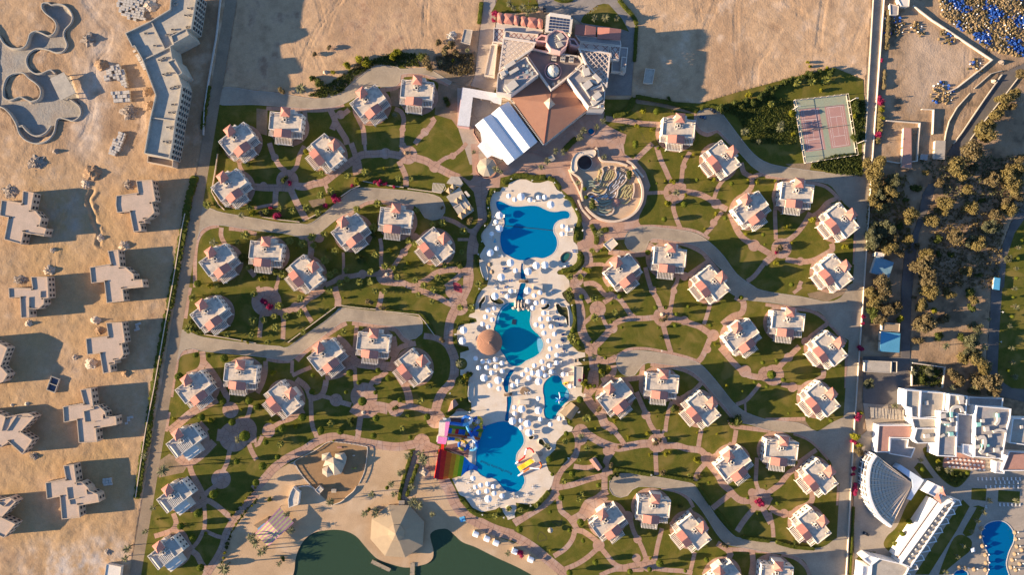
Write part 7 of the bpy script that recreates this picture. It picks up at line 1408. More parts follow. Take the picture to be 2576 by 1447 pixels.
for i, (x_, y_, c_) in enumerate(((740, 130, 'w'), (765, 115, 'r'), (790, 100, 'w'), (800, 92, 'r'), (818, 78, 'y'), (830, 68, 'b'), (845, 58, 'r'), (155, 15, 'r'))):
 x, y = T[2, 0].p(x_, y_, 6); t = thing('flag', 'flagpole flying a %s flag, %s' % ({'w': 'white', 'r': 'red', 'y': 'yellow', 'b': 'blue'}[c_], ('lowest in the row by the entrance garden' if i == 0 else 'beside the palms left of the entrance' if i == 7 else '%s from the foot of the row by the entrance garden' % ('', 'second', 'third', 'fourth', 'fifth', 'sixth', 'seventh')[i])), 'flag', (x, y, .05), group='flags of the hotel entrance')
 MB().lathe([(.06, 0), (.04, 7.5)], 6).build('pole', M_pole, t); MB().add([(0, 0, 7.4), (.5, .1, 7.2), (1.0, -.1, 7.1), (1.5, .1, 6.8), (0, .02, 6.0), (.5, .35, 5.9), (1.0, .25, 5.7), (1.5, .4, 5.5)], [(0, 1, 5, 4), (1, 2, 6, 5), (2, 3, 7, 6)]).build('cloth', {'w': M_wp, 'r': M_rd, 'y': M_yel, 'b': M_sb}[c_], t)
# ------------------------------------------------------------------ building site on the left
M_conc = mat('raw_concrete', (.46, .40, .31), (.38, .335, .265), .2, .9, 1.2, stain=(.3, .27, .23), sscale=.3)
M_uw = mat('raw_render', (.52, .39, .27), (.47, .355, .245), .2, .9); M_uroof = mat('raw_roof', (.50, .375, .28), (.44, .335, .25), .2, .9, 1.4, stain=(.42, .33, .25), sscale=.4)
M_block = mat('pale_block', (.50, .45, .385), (.43, .39, .335), .8, .9)
LB = thing('long_building', 'long winding unfinished grey building with window rows along the shaded road', 'building', (0, 0, 0)); HB = 13.0
lp_ = T[0, 0].L('1728,-60 1715,100 1520,218 1268,338 1340,480 1362,470 1440,605 1492,745 1572,960 1520,1185 1460,1545 1712,1595 1745,1440 1772,1215 1810,1040 1838,860 1812,785 1745,600 1722,472 1790,440 1760,400 1880,310 1930,297 1990,-60', HB)
lp_ = lp_ if area(lp_) > 0 else lp_[::-1]
MB().walls(lp_, 0, HB).build('walls', M_conc, LB); MB().flat(inset(lp_, .4), HB).build('roof', M_conc, LB); MB().ring(lp_, .5, HB - .01, HB + 1.7).build('parapet', M_conc, LB)
for txt in ('1530,228 1660,490', '1440,608 1715,475', '1528,1185 1770,1215'): MB().ribbon(T[0, 0].L(txt, HB), .6, HB, HB + 1.2).build('fire_wall', M_conc, LB)
def tower_blk(txt, h, par=LB, s=T[0, 0]): 
 p = s.L(txt, h); p = p if area(p) > 0 else p[::-1]; o = MB().prism(p, 0, h).build('stair_block', M_conc, par); MB().ring(p, .4, h, h + .7).build('block_parapet', M_conc, o)
tower_blk('1720,360 1870,285 1905,352 1745,440', 15.5); tower_blk('1685,620 1760,590 1835,735 1790,760', 15.5)
r = random.Random(9); me = MB().ring([(-1.1, -.6), (1.1, -.6), (1.1, .6), (-1.1, .6)], .2, 0, .9).mesh('roof_vent', M_conc)
for q in T[0, 0].L('1470,335 1560,460 1605,605 1650,585 1650,750 1690,735 1725,885 1770,870 1740,1050 1710,1130 1750,1135 1690,1278 1725,1285 1655,1422 1690,1430 1900,85 1870,155 1915,162 1740,298 1760,335 1690,350 1885,272 1765,40', HB): o = link('roof_vent', me, LB); o.location = (*q, HB + .01); o.rotation_euler = (0, 0, r.uniform(-.3, .5))
me = MB().ring([(-.95, -.1), (.95, -.1), (.95, .1), (-.95, .1)], .06, 0, 2.0).box(-.9, .9, -.06, .06, .02, 1.9).mesh('window', M_dark); me_s = MB().box(-1.2, 1.2, -.5, .1, -.12, 0).mesh('window_sill', M_conc)
def windows(par, a, b, floors, z0, dz, sp, me=me, off=.04):
 L = math.dist(a, b); n_ = int(L / sp); an = math.atan2(b[1] - a[1], b[0] - a[0]); nx_, ny_ = math.sin(an), -math.cos(an)
 for k in range(floors):
  for i in range(n_):
   u = (i + .5) / n_; o = link('window', me, par); o.location = (a[0] + (b[0] - a[0]) * u + nx_ * off, a[1] + (b[1] - a[1]) * u + ny_ * off, z0 + dz * k); o.rotation_euler = (0, 0, an)
for a, b in zip(lp_, lp_[1:] + lp_[:1]):
 if (b[1] - a[1]) > 4 and math.dist(a, b) > 9: windows(LB, a, b, 4, 1.0, 3.1, 3.0)
for z in (3.9, 7.0, 10.1):
 for a, b in zip(lp_, lp_[1:] + lp_[:1]):
  if (b[1] - a[1]) > 4 and math.dist(a, b) > 9: MB().ribbon(offset_line([a, b], -.3), .55, z - .2, z).build('ledge', M_conc, LB)
p = T[0, 1].L('1480,112 1738,150 1735,232 1475,182', 7); MB().ring(p if area(p) > 0 else p[::-1], .5, 0, 7).flat(p if area(p) > 0 else p[::-1], 4.0).build('open_room', M_uw, LB)
# winding unfinished pool walls
pw = thing('river_pool_walls', 'winding double edged concrete walls of an unfinished river pool', 'pool wall')
for txt, cl in (('-60,250 0,360 40,430 110,480 200,490 260,465 290,400 310,340 370,315 430,335 490,360 540,345 570,290 570,240 540,195 470,140 430,90 430,40 490,30 520,50 580,45 650,55 710,110 735,180 715,240 660,300 645,350 665,410 680,460 640,520 570,530 500,505 420,490 350,500 290,550 270,610 290,680 350,735 420,740 480,715 520,705 560,740', 0), ('100,760 170,735 240,735 300,790 370,840 410,890 415,950 390,1000 320,1020 270,1000 210,975 140,1000 90,1005 40,970 40,890 60,810', 1), ('690,990 740,1020 800,1070 820,1130 800,1180 740,1215 680,1200 620,1185 580,1200 565,1260 550,1330 500,1400 430,1435 350,1440 260,1405 200,1340 180,1280 160,1230 110,1150 50,1090 0,1070 -60,1060', 0), ('195,1275 230,1265 270,1310 330,1355 400,1365 470,1330 520,1260', 0)):
 p = smooth(T[0, 0].L(txt), 1.2, bool(cl)); MB().ribbon(p, 1.1, -1.7, .75, bool(cl)).build('wall', M_conc, pw); MB().ribbon(p, .35, .75, 1.05, bool(cl)).build('wall_kerb', M_conc, pw)
t = thing('concrete_pavilion', 'raised grey concrete slab roof on columns beside the winding pool', 'pavilion'); p = T[0, 0].L('500,788 640,720 758,930 605,1008', 3.8); MB().prism(p, 3.4, 3.8, True).build('slab', M_conc, t); me_c = MB().box(-.3, .3, -.3, .3, -1.7, 3.4).mesh('column', M_conc)
for q in inset(p if area(p) > 0 else p[::-1], 1.0): link('column', me_c, t).location = (*q, 0)
# pale stone blocks in piles
nb = [0]
def blocks(txt, s, an, lx, ly, h, label, skip=.06):
 p = s.L(txt, h); c_ = cen(p); t = thing('block_pile', label, 'block pile', (*c_, gz(*c_)), group='piles of pale building blocks'); r = random.Random(len(txt)); ca, sa = math.cos(an), math.sin(an)
 me_ = [MB().box(-lx / 2 * .9, lx / 2 * .9, -ly / 2 * .88, ly / 2 * .88, 0, h * k).mesh('stone_block', M_block) for k in (1, .85, 1.12)]
 for i in range(-14, 15):
  for j in range(-14, 15):
   u, v = i * lx + (j % 2) * .12 * lx, j * ly; x, y = u * ca - v * sa, u * sa + v * ca
   if inside(np.array([c_[0] + x]), np.array([c_[1] + y]), p)[0] and r.random() > skip:
    o = link('stone_block', r.choice(me_), t); o.location = (x + r.uniform(-.08, .08), y + r.uniform(-.08, .08), -.1); o.rotation_euler = (0, 0, an + r.uniform(-.06, .06)); nb[0] += 1
blocks('1185,-20 1430,-20 1450,190 1310,205 1250,160 1180,110', T[0, 0], rad(-12), 2.0, 1.55, 1.2, 'wide pile of pale blocks at the upper edge beside the long grey building')
blocks('1065,690 1200,640 1250,740 1290,870 1225,860 1160,780 1050,805', T[0, 0], rad(12), 1.9, 1.7, 2.2, 'bent pile of pale blocks beside the brown heap')
blocks('1110,905 1310,888 1312,1035 1130,1035', T[0, 0], rad(4), 1.5, 2.4, 2.0, 'square stack of pale blocks left of the long grey building', 0)
blocks('1180,1325 1262,1350 1215,1460 1165,1560 1090,1535', T[0, 0], rad(-20), 1.55, 1.75, 1.6, 'slanting stack of pale blocks nearest the unfinished houses', 0)
blocks('1340,500 1370,495 1420,600 1460,700 1420,690 1380,600', T[0, 0], rad(30), 2.1, 1.6, 1.0, 'thin string of pale blocks along the long grey building')
blocks('1025,485 1115,475 1110,550 1035,550', T[0, 3], rad(8), 1.9, 1.6, 1.0, 'nine pale pallets in the shade of the lowest cross shaped house', 0)
blocks('1260,1310 1320,1300 1310,1360 1260,1370', T[0, 2], rad(10), 1.9, 1.6, .8, 'few pale pallets beside the third cross shaped house from below', .2)
blocks('1345,370 1400,360 1400,420 1350,430', T[0, 2], rad(20), 1.9, 1.5, .8, 'few pale pallets beside the middle cross shaped house', .2)
# heaps of sand and rubble
def heap(s, x_, y_, rz, h, label, m, rough=.25, name='sand_heap', seed=0):
 x, y = s.p(x_, y_); R_ = s.m(rz); r = random.Random(int(x * 7 + y * 3)); n, K = 18, 6; vs = []
 for k in range(K + 1):
  q = 1 - k / K
  for i in range(n): a = 2 * PI * i / n; j = 1 + r.uniform(-rough, rough); vs.append((R_ * q * j * math.cos(a), R_ * q * j * math.sin(a) * .85, -.3 + (h + .3) * (1 - q ** 1.3) * (1 + r.uniform(-rough, rough) * .5)))
 b = MB().add(vs, [(k * n + i, k * n + (i + 1) % n, (k + 1) * n + (i + 1) % n, (k + 1) * n + i) for k in range(K) for i in range(n)])
 if rough > .3:
  for _ in range(30): a = r.uniform(0, 6.28); q = r.uniform(.2, 1.15); sz = r.uniform(.15, .38); z_ = (h + .3) * (1 - min(q, 1) ** 1.3); b.rbox(R_ * q * math.cos(a), R_ * q * math.sin(a) * .85, sz * 2, sz * 1.4, -.3, z_ + r.uniform(-.15, .15), r.uniform(0, 3))
 o = b.build(name, m); o.location = (x, y, gz(x, y)); tag(o, label, 'heap')
M_h1, M_h2, M_h3 = mat('heap_brown', (.36, .23, .13), (.30, .19, .11), .4, .95, 2, .15, 2), mat('heap_pale', (.56, .45, .33), (.45, .35, .25), .4, .95, 2, .15, 2), mat('heap_grey', (.33, .27, .21), (.24, .19, .15), .6, .95, 2, .2, 2)
for a in ((T[0, 0], 1020, 655, 75, 2.2, 'rounded brown earth heap beside the bent block pile', M_h1), (T[0, 0], 890, 395, 85, 2.2, 'grey rubble heap right of the winding pool top', M_h3, .4), (T[0, 0], 1300, 1130, 95, 2.0, 'rubble heap under the square block stack', M_h3, .45), (T[0, 0], 1475, 925, 65, 1.8, 'small sand heap against the long grey building', M_h1), (T[0, 0], 1500, 60, 90, 1.6, 'pale sandy bank at the top of the long grey building', M_h2), (T[0, 0], 1500, 1060, 60, 1.5, 'orange sand mound beside the long grey building', M_h1),
 (T[0, 1], 365, 190, 95, 1.8, 'heap of broken concrete slabs on the open sand', M_h3, .5), (T[0, 1], 930, 300, 100, 2.6, 'large brown earth heap at the head of the trench', M_h1, .3), (T[0, 1], 860, 400, 60, 1.4, 'small earth heap touching the trench', M_h2, .35), (T[0, 1], 1245, 1020, 55, 1.6, 'pale rock heap beside the upper cross shaped house', M_h2, .4), (T[0, 1], 490, 1270, 58, 2.0, 'pale boulder heap between the left houses', M_h2, .4), (T[0, 1], 105, 475, 85, 1.3, 'grey rubble patch above the topmost left house', M_h3, .4), (T[0, 1], 1290, 405, 65, 1.3, 'rubble heap beside the upper right house', M_h3, .45), (T[0, 1], 560, 75, 36, 1.8, 'single dark boulder on the open sand', M_h3), (T[0, 1], 1010, 940, 50, 1.6, 'pale rubble at the lower end of the trench', M_h2, .4), (T[0, 1], 530, 1065, 30, 1.0, 'two small pale rocks under the topmost left house', M_h2, .4), (T[0, 1], 200, 1370, 70, .9, 'low rubble strip over the small left house', M_h3, .45),
 (T[0, 2], 290, 360, 45, 1.8, 'pale sand cone under the small left house', M_h2), (T[0, 2], 965, 330, 55, 2.2, 'pale rock heap above the middle house', M_h2, .3), (T[0, 2], 1000, 430, 55, 1.4, 'brown earth spill above the middle house', M_h1), (T[0, 2], 920, 765, 68, 2.2, 'pale earth heap left of the middle house wing', M_h2, .3), (T[0, 2], 1265, 865, 50, 1.5, 'round sand cone under the middle house', M_h1), (T[0, 2], 750, 700, 35, 1.0, 'pale ridge of spoil by the left houses', M_h2, .35), (T[0, 2], 120, 1180, 26, .9, 'small cone in the shade of the lowest left pair', M_h2), (T[0, 2], 270, 1170, 30, .9, 'second cone in the shade near the tank', M_h2), (T[0, 3], 345, 255, 50, 1.4, 'earth heap under the big lower left house', M_h3, .35), (T[0, 3], 1080, 1220, 45, .8, 'grey gravel patch by the lower hedge end', M_h3), (T[1, 0], 690, 725, 26, 1.6, 'white sand cone above the first road bank', M_h2), (T[1, 0], 1960, 355, 50, 1.4, 'white rubble heap beside the hotel box hut', M_block, .5), (T[3, 0], 2350, 625, 36, 1.8, 'round grey boulder at the road fork, upper right', M_h3), (T[3, 0], 2270, 815, 28, 2.2, 'round pale boulder between the two roads, upper right', M_h2)): heap(*a)
# unfinished cross shaped houses
M_opn = M_dark
WMe = MB().ring([(-.8, -.1), (.8, -.1), (.8, .1), (-.8, .1)], .06, 0, 1.7).box(-.72, .72, -.05, .05, .02, 1.6).mesh('window', M_opn)
def house(s, txt, label, h=6.6, inner=(), up=()):
 p = s.L(txt, h); p = p if area(p) > 0 else p[::-1]; c_ = cen(p); q = [(x - c_[0], y - c_[1]) for x, y in p]; z = gz(*c_) - .1
 t = thing('unfinished_house', label, 'house', (*c_, max(z, -.1)), group='unfinished cross shaped houses'); MB().walls(q, -.6, h).build('walls', M_uw, t); MB().flat(inset(q, .3), h).build('roof', M_uroof, t); MB().ring(q, .38, h - .01, h + .65).build('parapet', M_uw, t)
 for ln in inner: a = [(x - c_[0], y - c_[1]) for x, y in s.L(ln, h)]; MB().ribbon(a, .4, h, h + .75).build('roof_wall', M_uw, t)
 for u in up: a = [(x - c_[0], y - c_[1]) for x, y in s.L(u, h + 1.6)]; o = MB().prism(a, h, h + 1.6).build('roof_block', M_uw, t)
 for a, b in zip(q, q[1:] + q[:1]):
  L = math.dist(a, b)
  if L > 3 and (b[1] - a[1]) > -.3 * L: windows(t, a, b, 2, .9, 3.2, 2.9, WMe)
 for k, (a, b) in enumerate(zip(q, q[1:] + q[:1])):     # small roof openings in the inner corners
  d0 = (a[0] - q[k - 1][0], a[1] - q[k - 1][1]); d1 = (b[0] - a[0], b[1] - a[1])
  if d0[0] * d1[1] - d0[1] * d1[0] < -4: MB().rbox(a[0] * .9, a[1] * .9, 1.6, .9, h + .01, h + .5, .15).build('roof_opening', M_dark, t)
house(T[0, 1], '235,470 345,490 312,665 358,670 420,745 400,830 470,850 445,930 240,890 215,1008 45,960 88,740 0,722 20,563 225,592', 'topmost left cross shaped house, cut by the left edge', inner=('270,900 445,915',), up=())
house(T[0, 1], '1370,370 1530,360 1565,575 1530,585 1555,690 1490,750 1455,760 1465,795 1410,800 1425,875 1345,885 1305,680 1180,692 1165,615 1170,520 1390,490', 'cross shaped house nearest the long grey building')
house(T[0, 1], '1085,1075 1190,1062 1210,1235 1260,1235 1345,1310 1350,1370 1430,1360 1445,1440 1235,1460 1250,1580 1075,1600 1050,1385 920,1400 905,1240 1115,1205', 'second cross shaped house down along the wall', inner=('1240,1455 1440,1432',))
house(T[0, 1], '315,1335 480,1335 492,1548 445,1555 445,1610 385,1660 350,1660 295,1655 300,1745 215,1750 205,1540 95,1550 90,1445 330,1450', 'smaller stepped house left of the second cross shaped house', inner=('295,1540 295,1650', '410,1480 410,1545'))
house(T[0, 2], '1070,355 1230,345 1260,550 1225,560 1245,670 1210,720 1155,730 1160,765 1110,775 1120,850 1040,865 1005,660 880,675 865,510 1090,485', 'middle cross shaped house along the wall')
house(T[0, 2], '810,1025 915,1008 940,1190 985,1180 1060,1245 1070,1300 1165,1290 1175,1380 965,1415 980,1550 795,1560 775,1330 645,1355 635,1195 845,1160', 'cross shaped house below the middle one, with stepped roof', inner=('845,1240 860,1350', '940,1190 945,1215 845,1240', '865,1355 960,1345', '1035,1275 1038,1320'), up=())
house(T[0, 2], '-150,500 0,560 78,605 10,790 82,870 35,945 -60,980 -150,940', 'house cut by the left edge beside the open tank')
house(T[0, 2], '-100,1230 70,1300 200,1270 290,1262 350,1300 210,1450 330,1530 230,1675 90,1550 0,1610 -100,1560', 'large turned house at the left edge, lower part', inner=('60,1300 20,1440', '70,1440 170,1290', '190,1300 290,1300'))
house(T[0, 3], '640,350 745,335 770,515 820,510 890,570 900,600 985,635 1000,715 795,750 805,870 625,888 605,660 475,685 460,520 665,480', 'lowest cross shaped house along the wall, nine pallets beside it', inner=('675,570 690,690', '690,690 800,670', '770,515 775,548', '700,690 710,740', '870,590 880,640'))
house(T[0, 3], '-120,680 0,690 100,665 165,710 20,870 160,935 45,1075 -120,1000', 'turned house at the lower left corner', inner=('-20,720 40,760', '40,760 120,690'))
t = thing('open_tank', 'open concrete tank with two dark cells on the site', 'tank', (*T[0, 2].p(530, 975), gz(*T[0, 2].p(530, 975)))); o_ = T[0, 2].p(530, 975); p = [(x - o_[0], y - o_[1]) for x, y in T[0, 2].L('510,888 598,922 548,1060 462,1028', 1.6)]; p = p if area(p) > 0 else p[::-1]
MB().ring(p, .35, -.3, 1.6).build('wall', M_conc, t); MB().ribbon([((p[0][0] + p[1][0]) / 2 * 0 + (p[1][0] + p[2][0]) / 2, (p[1][1] + p[2][1]) / 2), ((p[3][0] + p[0][0]) / 2, (p[3][1] + p[0][1]) / 2)], .35, -.3, 1.55).build('divider', M_conc, t); MB().flat(p, .2).build('water', M_pane, t)
o = MB().ribbon([W(558, -20), W(548, 70), W(545, 95), W(525, 210), W(516, 270), W(513, 340)], .7, -.4, 1.3).build('site_wall', M_block); tag(o, 'low pale wall beside the long grey building', 'wall')
o = MB().ribbon(T[0, 1].L('1865,700 1830,870 1790,1120 1735,1445 1660,1850 1560,2430 1470,2880 1370,3550'), .5, -.5, 1.4).build('site_wall', M_sandw); tag(o, 'long pale boundary wall between the site and the shaded road', 'wall')
flat_hut(T[0, 3], '1070,1335 1220,1365 1205,1500 1045,1500', 3.2, 'small white hut at the lower edge beside the road', M_wall, 'hut')
# ------------------------------------------------------------------ walls, sheds and the neighbouring hotel on the right
o = MB().ribbon([W(2224, -20), W(2196, 362), W(2172, 724), W(2147, 1085), W(2127, 1460)], .4, -.2, 1.3).build('compound_wall', M_cream); tag(o, 'long straight cream wall between the gardens and the trees on the right', 'wall')
o = MB().ribbon([W(2197, -20), W(2190, 100), W(2177, 330), W(2172, 400)], .4, 0, 1.2).build('roadside_fence', M_conc); tag(o, 'low fence along the left edge of the wall road', 'fence')
for txt, s, w_, h, lb in (('1455,60 1650,210 1700,240 2245,605 2130,700 1900,880 1800,930', T[3, 0], .6, 1.4, 'pointed wall round the sandy lot at the upper right'), ('2345,710 2240,740 2070,890', T[3, 0], .4, .9, 'upper low kerb wall between the two right roads'), ('2030,935 1900,1080 1820,1220 1790,1330 1770,1445', T[3, 0], .4, .9, 'lower low kerb wall between the two right roads'), ('2350,750 2180,990 1950,1330 1865,1445', T[3, 0], .5, .9, 'long kerb wall left of the diagonal asphalt road'), ('2560,720 2400,930 2250,1120 2050,1380 1960,1520', T[3, 0], .4, .9, 'kerb wall right of the diagonal asphalt road'), ('1180,1215 1520,1240 1500,1445 1490,1620 1300,1640 1180,1620', T[3, 0], .5, 1.8, 'wall round the yard of the long pink shed'), ('1540,1100 1660,1105 1650,1350', T[3, 0], .4, 1.6, 'fence wall between the yard and the grey container'), ('1445,755 1770,800 1745,1005', T[3, 2], .6, 1.6, 'pale wall on two sides of the vegetable plot'), ('1440,790 1440,985', T[3, 2], .6, 1.6, 'pale wall stub left of the vegetable plot')):
 o = MB().ribbon(s.L(txt), w_, -.2, h).build('boundary_wall', M_cream if 'kerb' not in lb else M_conc); tag(o, lb, 'wall')
flat_hut(T[3, 0], '1370,1280 1445,1285 1450,1690 1350,1680', 2.8, 'long pink roofed shed in the walled yard', M_pinkr, 'shed', False)
flat_hut(T[3, 0], '1685,1410 1790,1412 1780,1600 1675,1595', 2.6, 'grey ribbed container beside the diagonal road', M_pierre, 'container', False)
flat_hut(T[3, 0], '1225,35 1315,60 1310,150 1230,150', 2.8, 'small grey roofed shed at the top of the wall road', M_hfl, 'shed'); flat_hut(T[3, 0], '1300,-20 1425,-10 1420,65 1340,60', 3.4, 'white boxy hut at the upper edge by the wall', M_wall, 'hut')
flat_hut(T[3, 1], '1095,1130 1270,1190 1220,1345 1040,1295', 3.4, 'blue grey roofed shed among trees beyond the wall', mat('blue_roof', (.13, .24, .30), (.19, .29, .33), .3, .8), 'shed', False); flat_hut(T[3, 1], '1085,1085 1175,1095 1165,1145 1075,1130', 3.8, 'white cabin joined to the blue grey shed', M_wall, 'cabin')
flat_hut(T[3, 1], '1545,100 1615,105 1605,165 1535,155', 1.8, 'small grey box below the yard wall', M_hfl, 'box', False)
flat_hut(T[3, 2], '1140,440 1335,460 1325,655 1130,640', 3.2, 'bright blue flat roofed shed beyond the wall', mat('blue_sheet', (.10, .30, .42), (.08, .26, .38), .1, .5), 'shed', False); flat_hut(T[3, 2], '1150,350 1328,362 1322,445 1145,430', 3.0, 'open topped white room above the blue shed', M_tan, 'room')
flat_hut(T[3, 2], '975,730 1245,742 1240,858 970,845', 3.2, 'long low shed with pale patchy roof beside the wall', M_pierre, 'shed'); flat_hut(T[3, 2], '1248,740 1300,742 1298,856 1245,852', 3.0, 'dark roofed end room of the long low shed', M_dark, 'room')
flat_hut(T[3, 1], '2280,1340 2340,1350 2330,1470 2265,1460', 2.4, 'light blue kiosk beside the dark curved road', mat('kiosk_blue', (.10, .36, .55), None, .3, .6), 'kiosk', False)
# brushwood roof
t = thing('brushwood_shelter', 'ragged brushwood roof shelter by the neighbouring hotel', 'shelter'); p = T[3, 2].L('1040,1210 1365,1235 1365,1330 1045,1315', 3); me = MB().box(-.2, .2, -3.2, 3.2, 0, .15).mesh('pole', M_pierre)
for i in range(30): u = i / 29; o = link('pole', me, t); a = p[0]; b = p[1]; o.location = (a[0] + (b[0] - a[0]) * u, a[1] + (b[1] - a[1]) * u - 2.8, 3.0 + .1 * (i % 3)); o.rotation_euler = (0, 0, rnd.uniform(-.12, .12))
me = MB().box(-.15, .15, -.15, .15, 0, 3).mesh('post', M_wood)
for q in p: link('post', me, t).location = (*q, 0)
# blue and brown dumped rubbish
def dump(poly, num, lb):
 r = random.Random(17); xs = [p[0] for p in poly]; ys = [p[1] for p in poly]; ms = {k: MB() for k in 'bwrg'}
 P = [(r.uniform(min(xs), max(xs)), r.uniform(min(ys), max(ys))) for _ in range(num * 3)]; ok = inside(np.array([p[0] for p in P]), np.array([p[1] for p in P]), poly); n_ = 0
 for (x, y), k in zip(P, ok):
  if not k or n_ > num: continue
  n_ += 1; c_ = math.sin(x * .32 + 1.3 * math.sin(y * .21)) + math.cos(y * .37 + x * .1) + r.uniform(-.9, .9); kk = 'b' if c_ > .8 else 'r' if c_ > -.2 else 'g'
  if r.random() < .08: kk = 'w'
  blob(ms[kk], (x, y, max(gz(x, y), -.2) + .3), r.uniform(.35, 1.1 if kk != 'w' else .6), r.uniform(.4, 1.0), r, (6, 4), .4)
 for k, m_, nm, l2 in (('b', mat('rubbish_blue', (.03, .10, .36), (.02, .06, .22), .8, .7), 'blue_bags', 'blue bags and sheets'), ('w', M_wp, 'white_scraps', 'white scraps'), ('r', G_brown, 'brush_heaps', 'brown brush heaps'), ('g', mat('rubbish_tan', (.30, .215, .11), (.22, .155, .08), .8, .9), 'straw_heaps', 'tan straw heaps')):
  o = ms[k].build(nm, m_, kind='stuff'); o['label'] = l2 + ' dumped ' + lb
dump(T[3, 0].L('1720,-40 2600,-40 2650,560 2480,560 2250,520 2000,330 1830,220 1740,150'), 1700, 'beyond the pointed wall at the upper right')
for x_, y_, n_ in ((2090, 670, 26), (1750, 940, 60), (1500, 300, 26), (1260, 260, 60), (1800, 370, 30)): c_ = T[3, 0].p(x_, y_); dump(circle(c_, 3.5 + n_ / 14, 9), n_, 'in a small pile at the upper right')
# neighbouring hotel
nh = thing('white_hotel', 'large white flat roofed hotel with ducts at the right edge', 'hotel', (0, 0, .04)); M_nw = mat('bright_white', (.78, .74, .68), (.74, .70, .64), .2, .8)
def nblk(s, txt, h, roof=M_pierre, par=.9, wall=None): return blk(s, txt, h, wall or M_nw, roof, par, 'wing', .55, nh)
nblk(T[3, 2], '1385,1025 1540,1035 1520,1310 1440,1300 1435,1210 1380,1195', 9); nblk(T[3, 2], '1535,1040 1780,1055 1765,1235 1690,1240 1690,1300 1525,1310', 8)
nblk(T[3, 2], '1820,1070 2000,1088 1985,1280 1805,1255', 11); nblk(T[3, 2], '1730,1240 1900,1255 1890,1700 1700,1690', 11, M_hfl); nblk(T[3, 2], '1905,1260 2060,1275 2050,1600 1890,1600', 9, M_hfl)
nblk(T[3, 2], '2095,1185 2440,1215 2430,1320 2400,1430 2350,1720 2070,1700 2080,1280', 11, M_hfl); nblk(T[3, 2], '2455,1310 2720,1320 2720,1600 2420,1560', 9, M_pierre); nblk(T[3, 2], '2010,1095 2360,1110 2350,1200 2010,1180', 5, M_hfl)
nblk(T[3, 2], '1440,1310 1690,1310 1700,1560 1510,1550 1480,1480', 8); nblk(T[3, 3], '1490,-30 1690,-30 1690,120 1500,125 1460,80', 9); nblk(T[3, 3], '1950,130 2065,140 2060,270 1950,225', 10, M_nw); nblk(T[3, 3], '2420,200 2720,220 2720,400 2340,400', 5, M_pinkr)
nblk(T[3, 3], '1110,-60 1470,-60 1480,60 1415,75 1230,70 1225,215 1090,215', 6, M_pinkr, .6); nblk(T[3, 3], '1235,75 1415,85 1405,160 1480,170 1440,270 1215,230', 4.2, M_hfl, .6)
nblk(T[3, 3], '1775,130 2000,140 1990,170 1930,220 1775,200', 4, M_pinkr, .4); nblk(T[3, 3], '2285,305 2380,310 2370,430 2280,420', 4, M_nw)
for txt, w_, hh in (('1850,1270 1850,1220 1890,1195 1940,1205 1955,1250', 1.8, 1.6), ('1740,1350 1830,1370 1830,1400', 1.6, 1.4), ('2290,1380 2320,1340 2320,1260', 1.6, 1.4), ('2270,1450 2330,1430 2400,1450', 1.4, 1.2), ('1820,1480 1880,1490', 2, 1.2)): MB().ribbon(smooth(T[3, 2].L(txt, 12), 1), w_, 11.02, 11 + hh).build('air_duct', M_duct, nh)
for txt, w_, hh in (('2100,80 2160,60 2180,120 2150,200 2130,220', 2.0, 1.8), ('2080,70 2100,60', 2, 1.6), ('2210,240 2290,265', 1.4, 1.2), ('1740,60 1780,40', 1.4, 1)): MB().ribbon(smooth(T[3, 3].L(txt, 12), 1), w_, 11.02, 11 + hh).build('air_duct', M_duct, nh)
M_aq = mat('aqua_unit', (.30, .60, .50), None, .5, .6)
for s, x_, y_, lx, ly in ((T[3, 2], 1842, 1275, 1.4, 3.2), (T[3, 2], 2310, 1285, 1.2, 2.6), (T[3, 2], 2115, 1375, 2.6, 2.4), (T[3, 2], 1800, 1375, 2.6, .8), (T[3, 3], 1840, 30, 2.4, 2.2), (T[3, 3], 2155, 160, 1.0, 3.2), (T[3, 3], 2210, 145, 1.4, 1.4)): x, y = s.p(x_, y_, 12); MB().rbox(x, y, lx, ly, 11.03, 12.8, .1).build('aqua_unit', M_aq, nh)
for s, x_, y_, z in ((T[3, 2], 1950, 1150, 11), (T[3, 2], 1940, 1110, 11), (T[3, 2], 1760, 1290, 11), (T[3, 2], 1850, 1330, 11), (T[3, 2], 2200, 1420, 11), (T[3, 2], 2160, 1340, 11), (T[3, 2], 1600, 1160, 8), (T[3, 3], 1600, 50, 9), (T[3, 3], 2230, 50, 11), (T[3, 3], 2110, 160, 11), (T[3, 3], 2300, 190, 11), (T[3, 2], 2550, 1400, 9)): x, y = s.p(x_, y_, z + 1); MB().rbox(x, y, rnd.uniform(1.5, 3.5), rnd.uniform(1.5, 3), z + .02, z + rnd.uniform(.8, 1.8), .12).build('roof_unit', M_duct, nh)
me_ = MB().box(-.9, .9, -.06, .06, 0, 1.4).mesh('window', M_glass); p, q = T[3, 2].L('1532,1045 1522,1440', 6); an = math.atan2(q[1] - p[1], q[0] - p[0])
for s, a, b, z in ((T[3, 2], '1385,1025', '1382,1190', 4), (T[3, 3], '1955,228', '2055,268', 6), (T[3, 2], '1700,1690', '1890,1700', 6)):
 p, q = s.L(a + ' ' + b, z); an = math.atan2(q[1] - p[1], q[0] - p[0])
 for i in range(4): o = link('window', me_, nh); u = (i + .5) / 4; o.location = (p[0] + (q[0] - p[0]) * u, p[1] + (q[1] - p[1]) * u, z); o.rotation_euler = (0, 0, an)
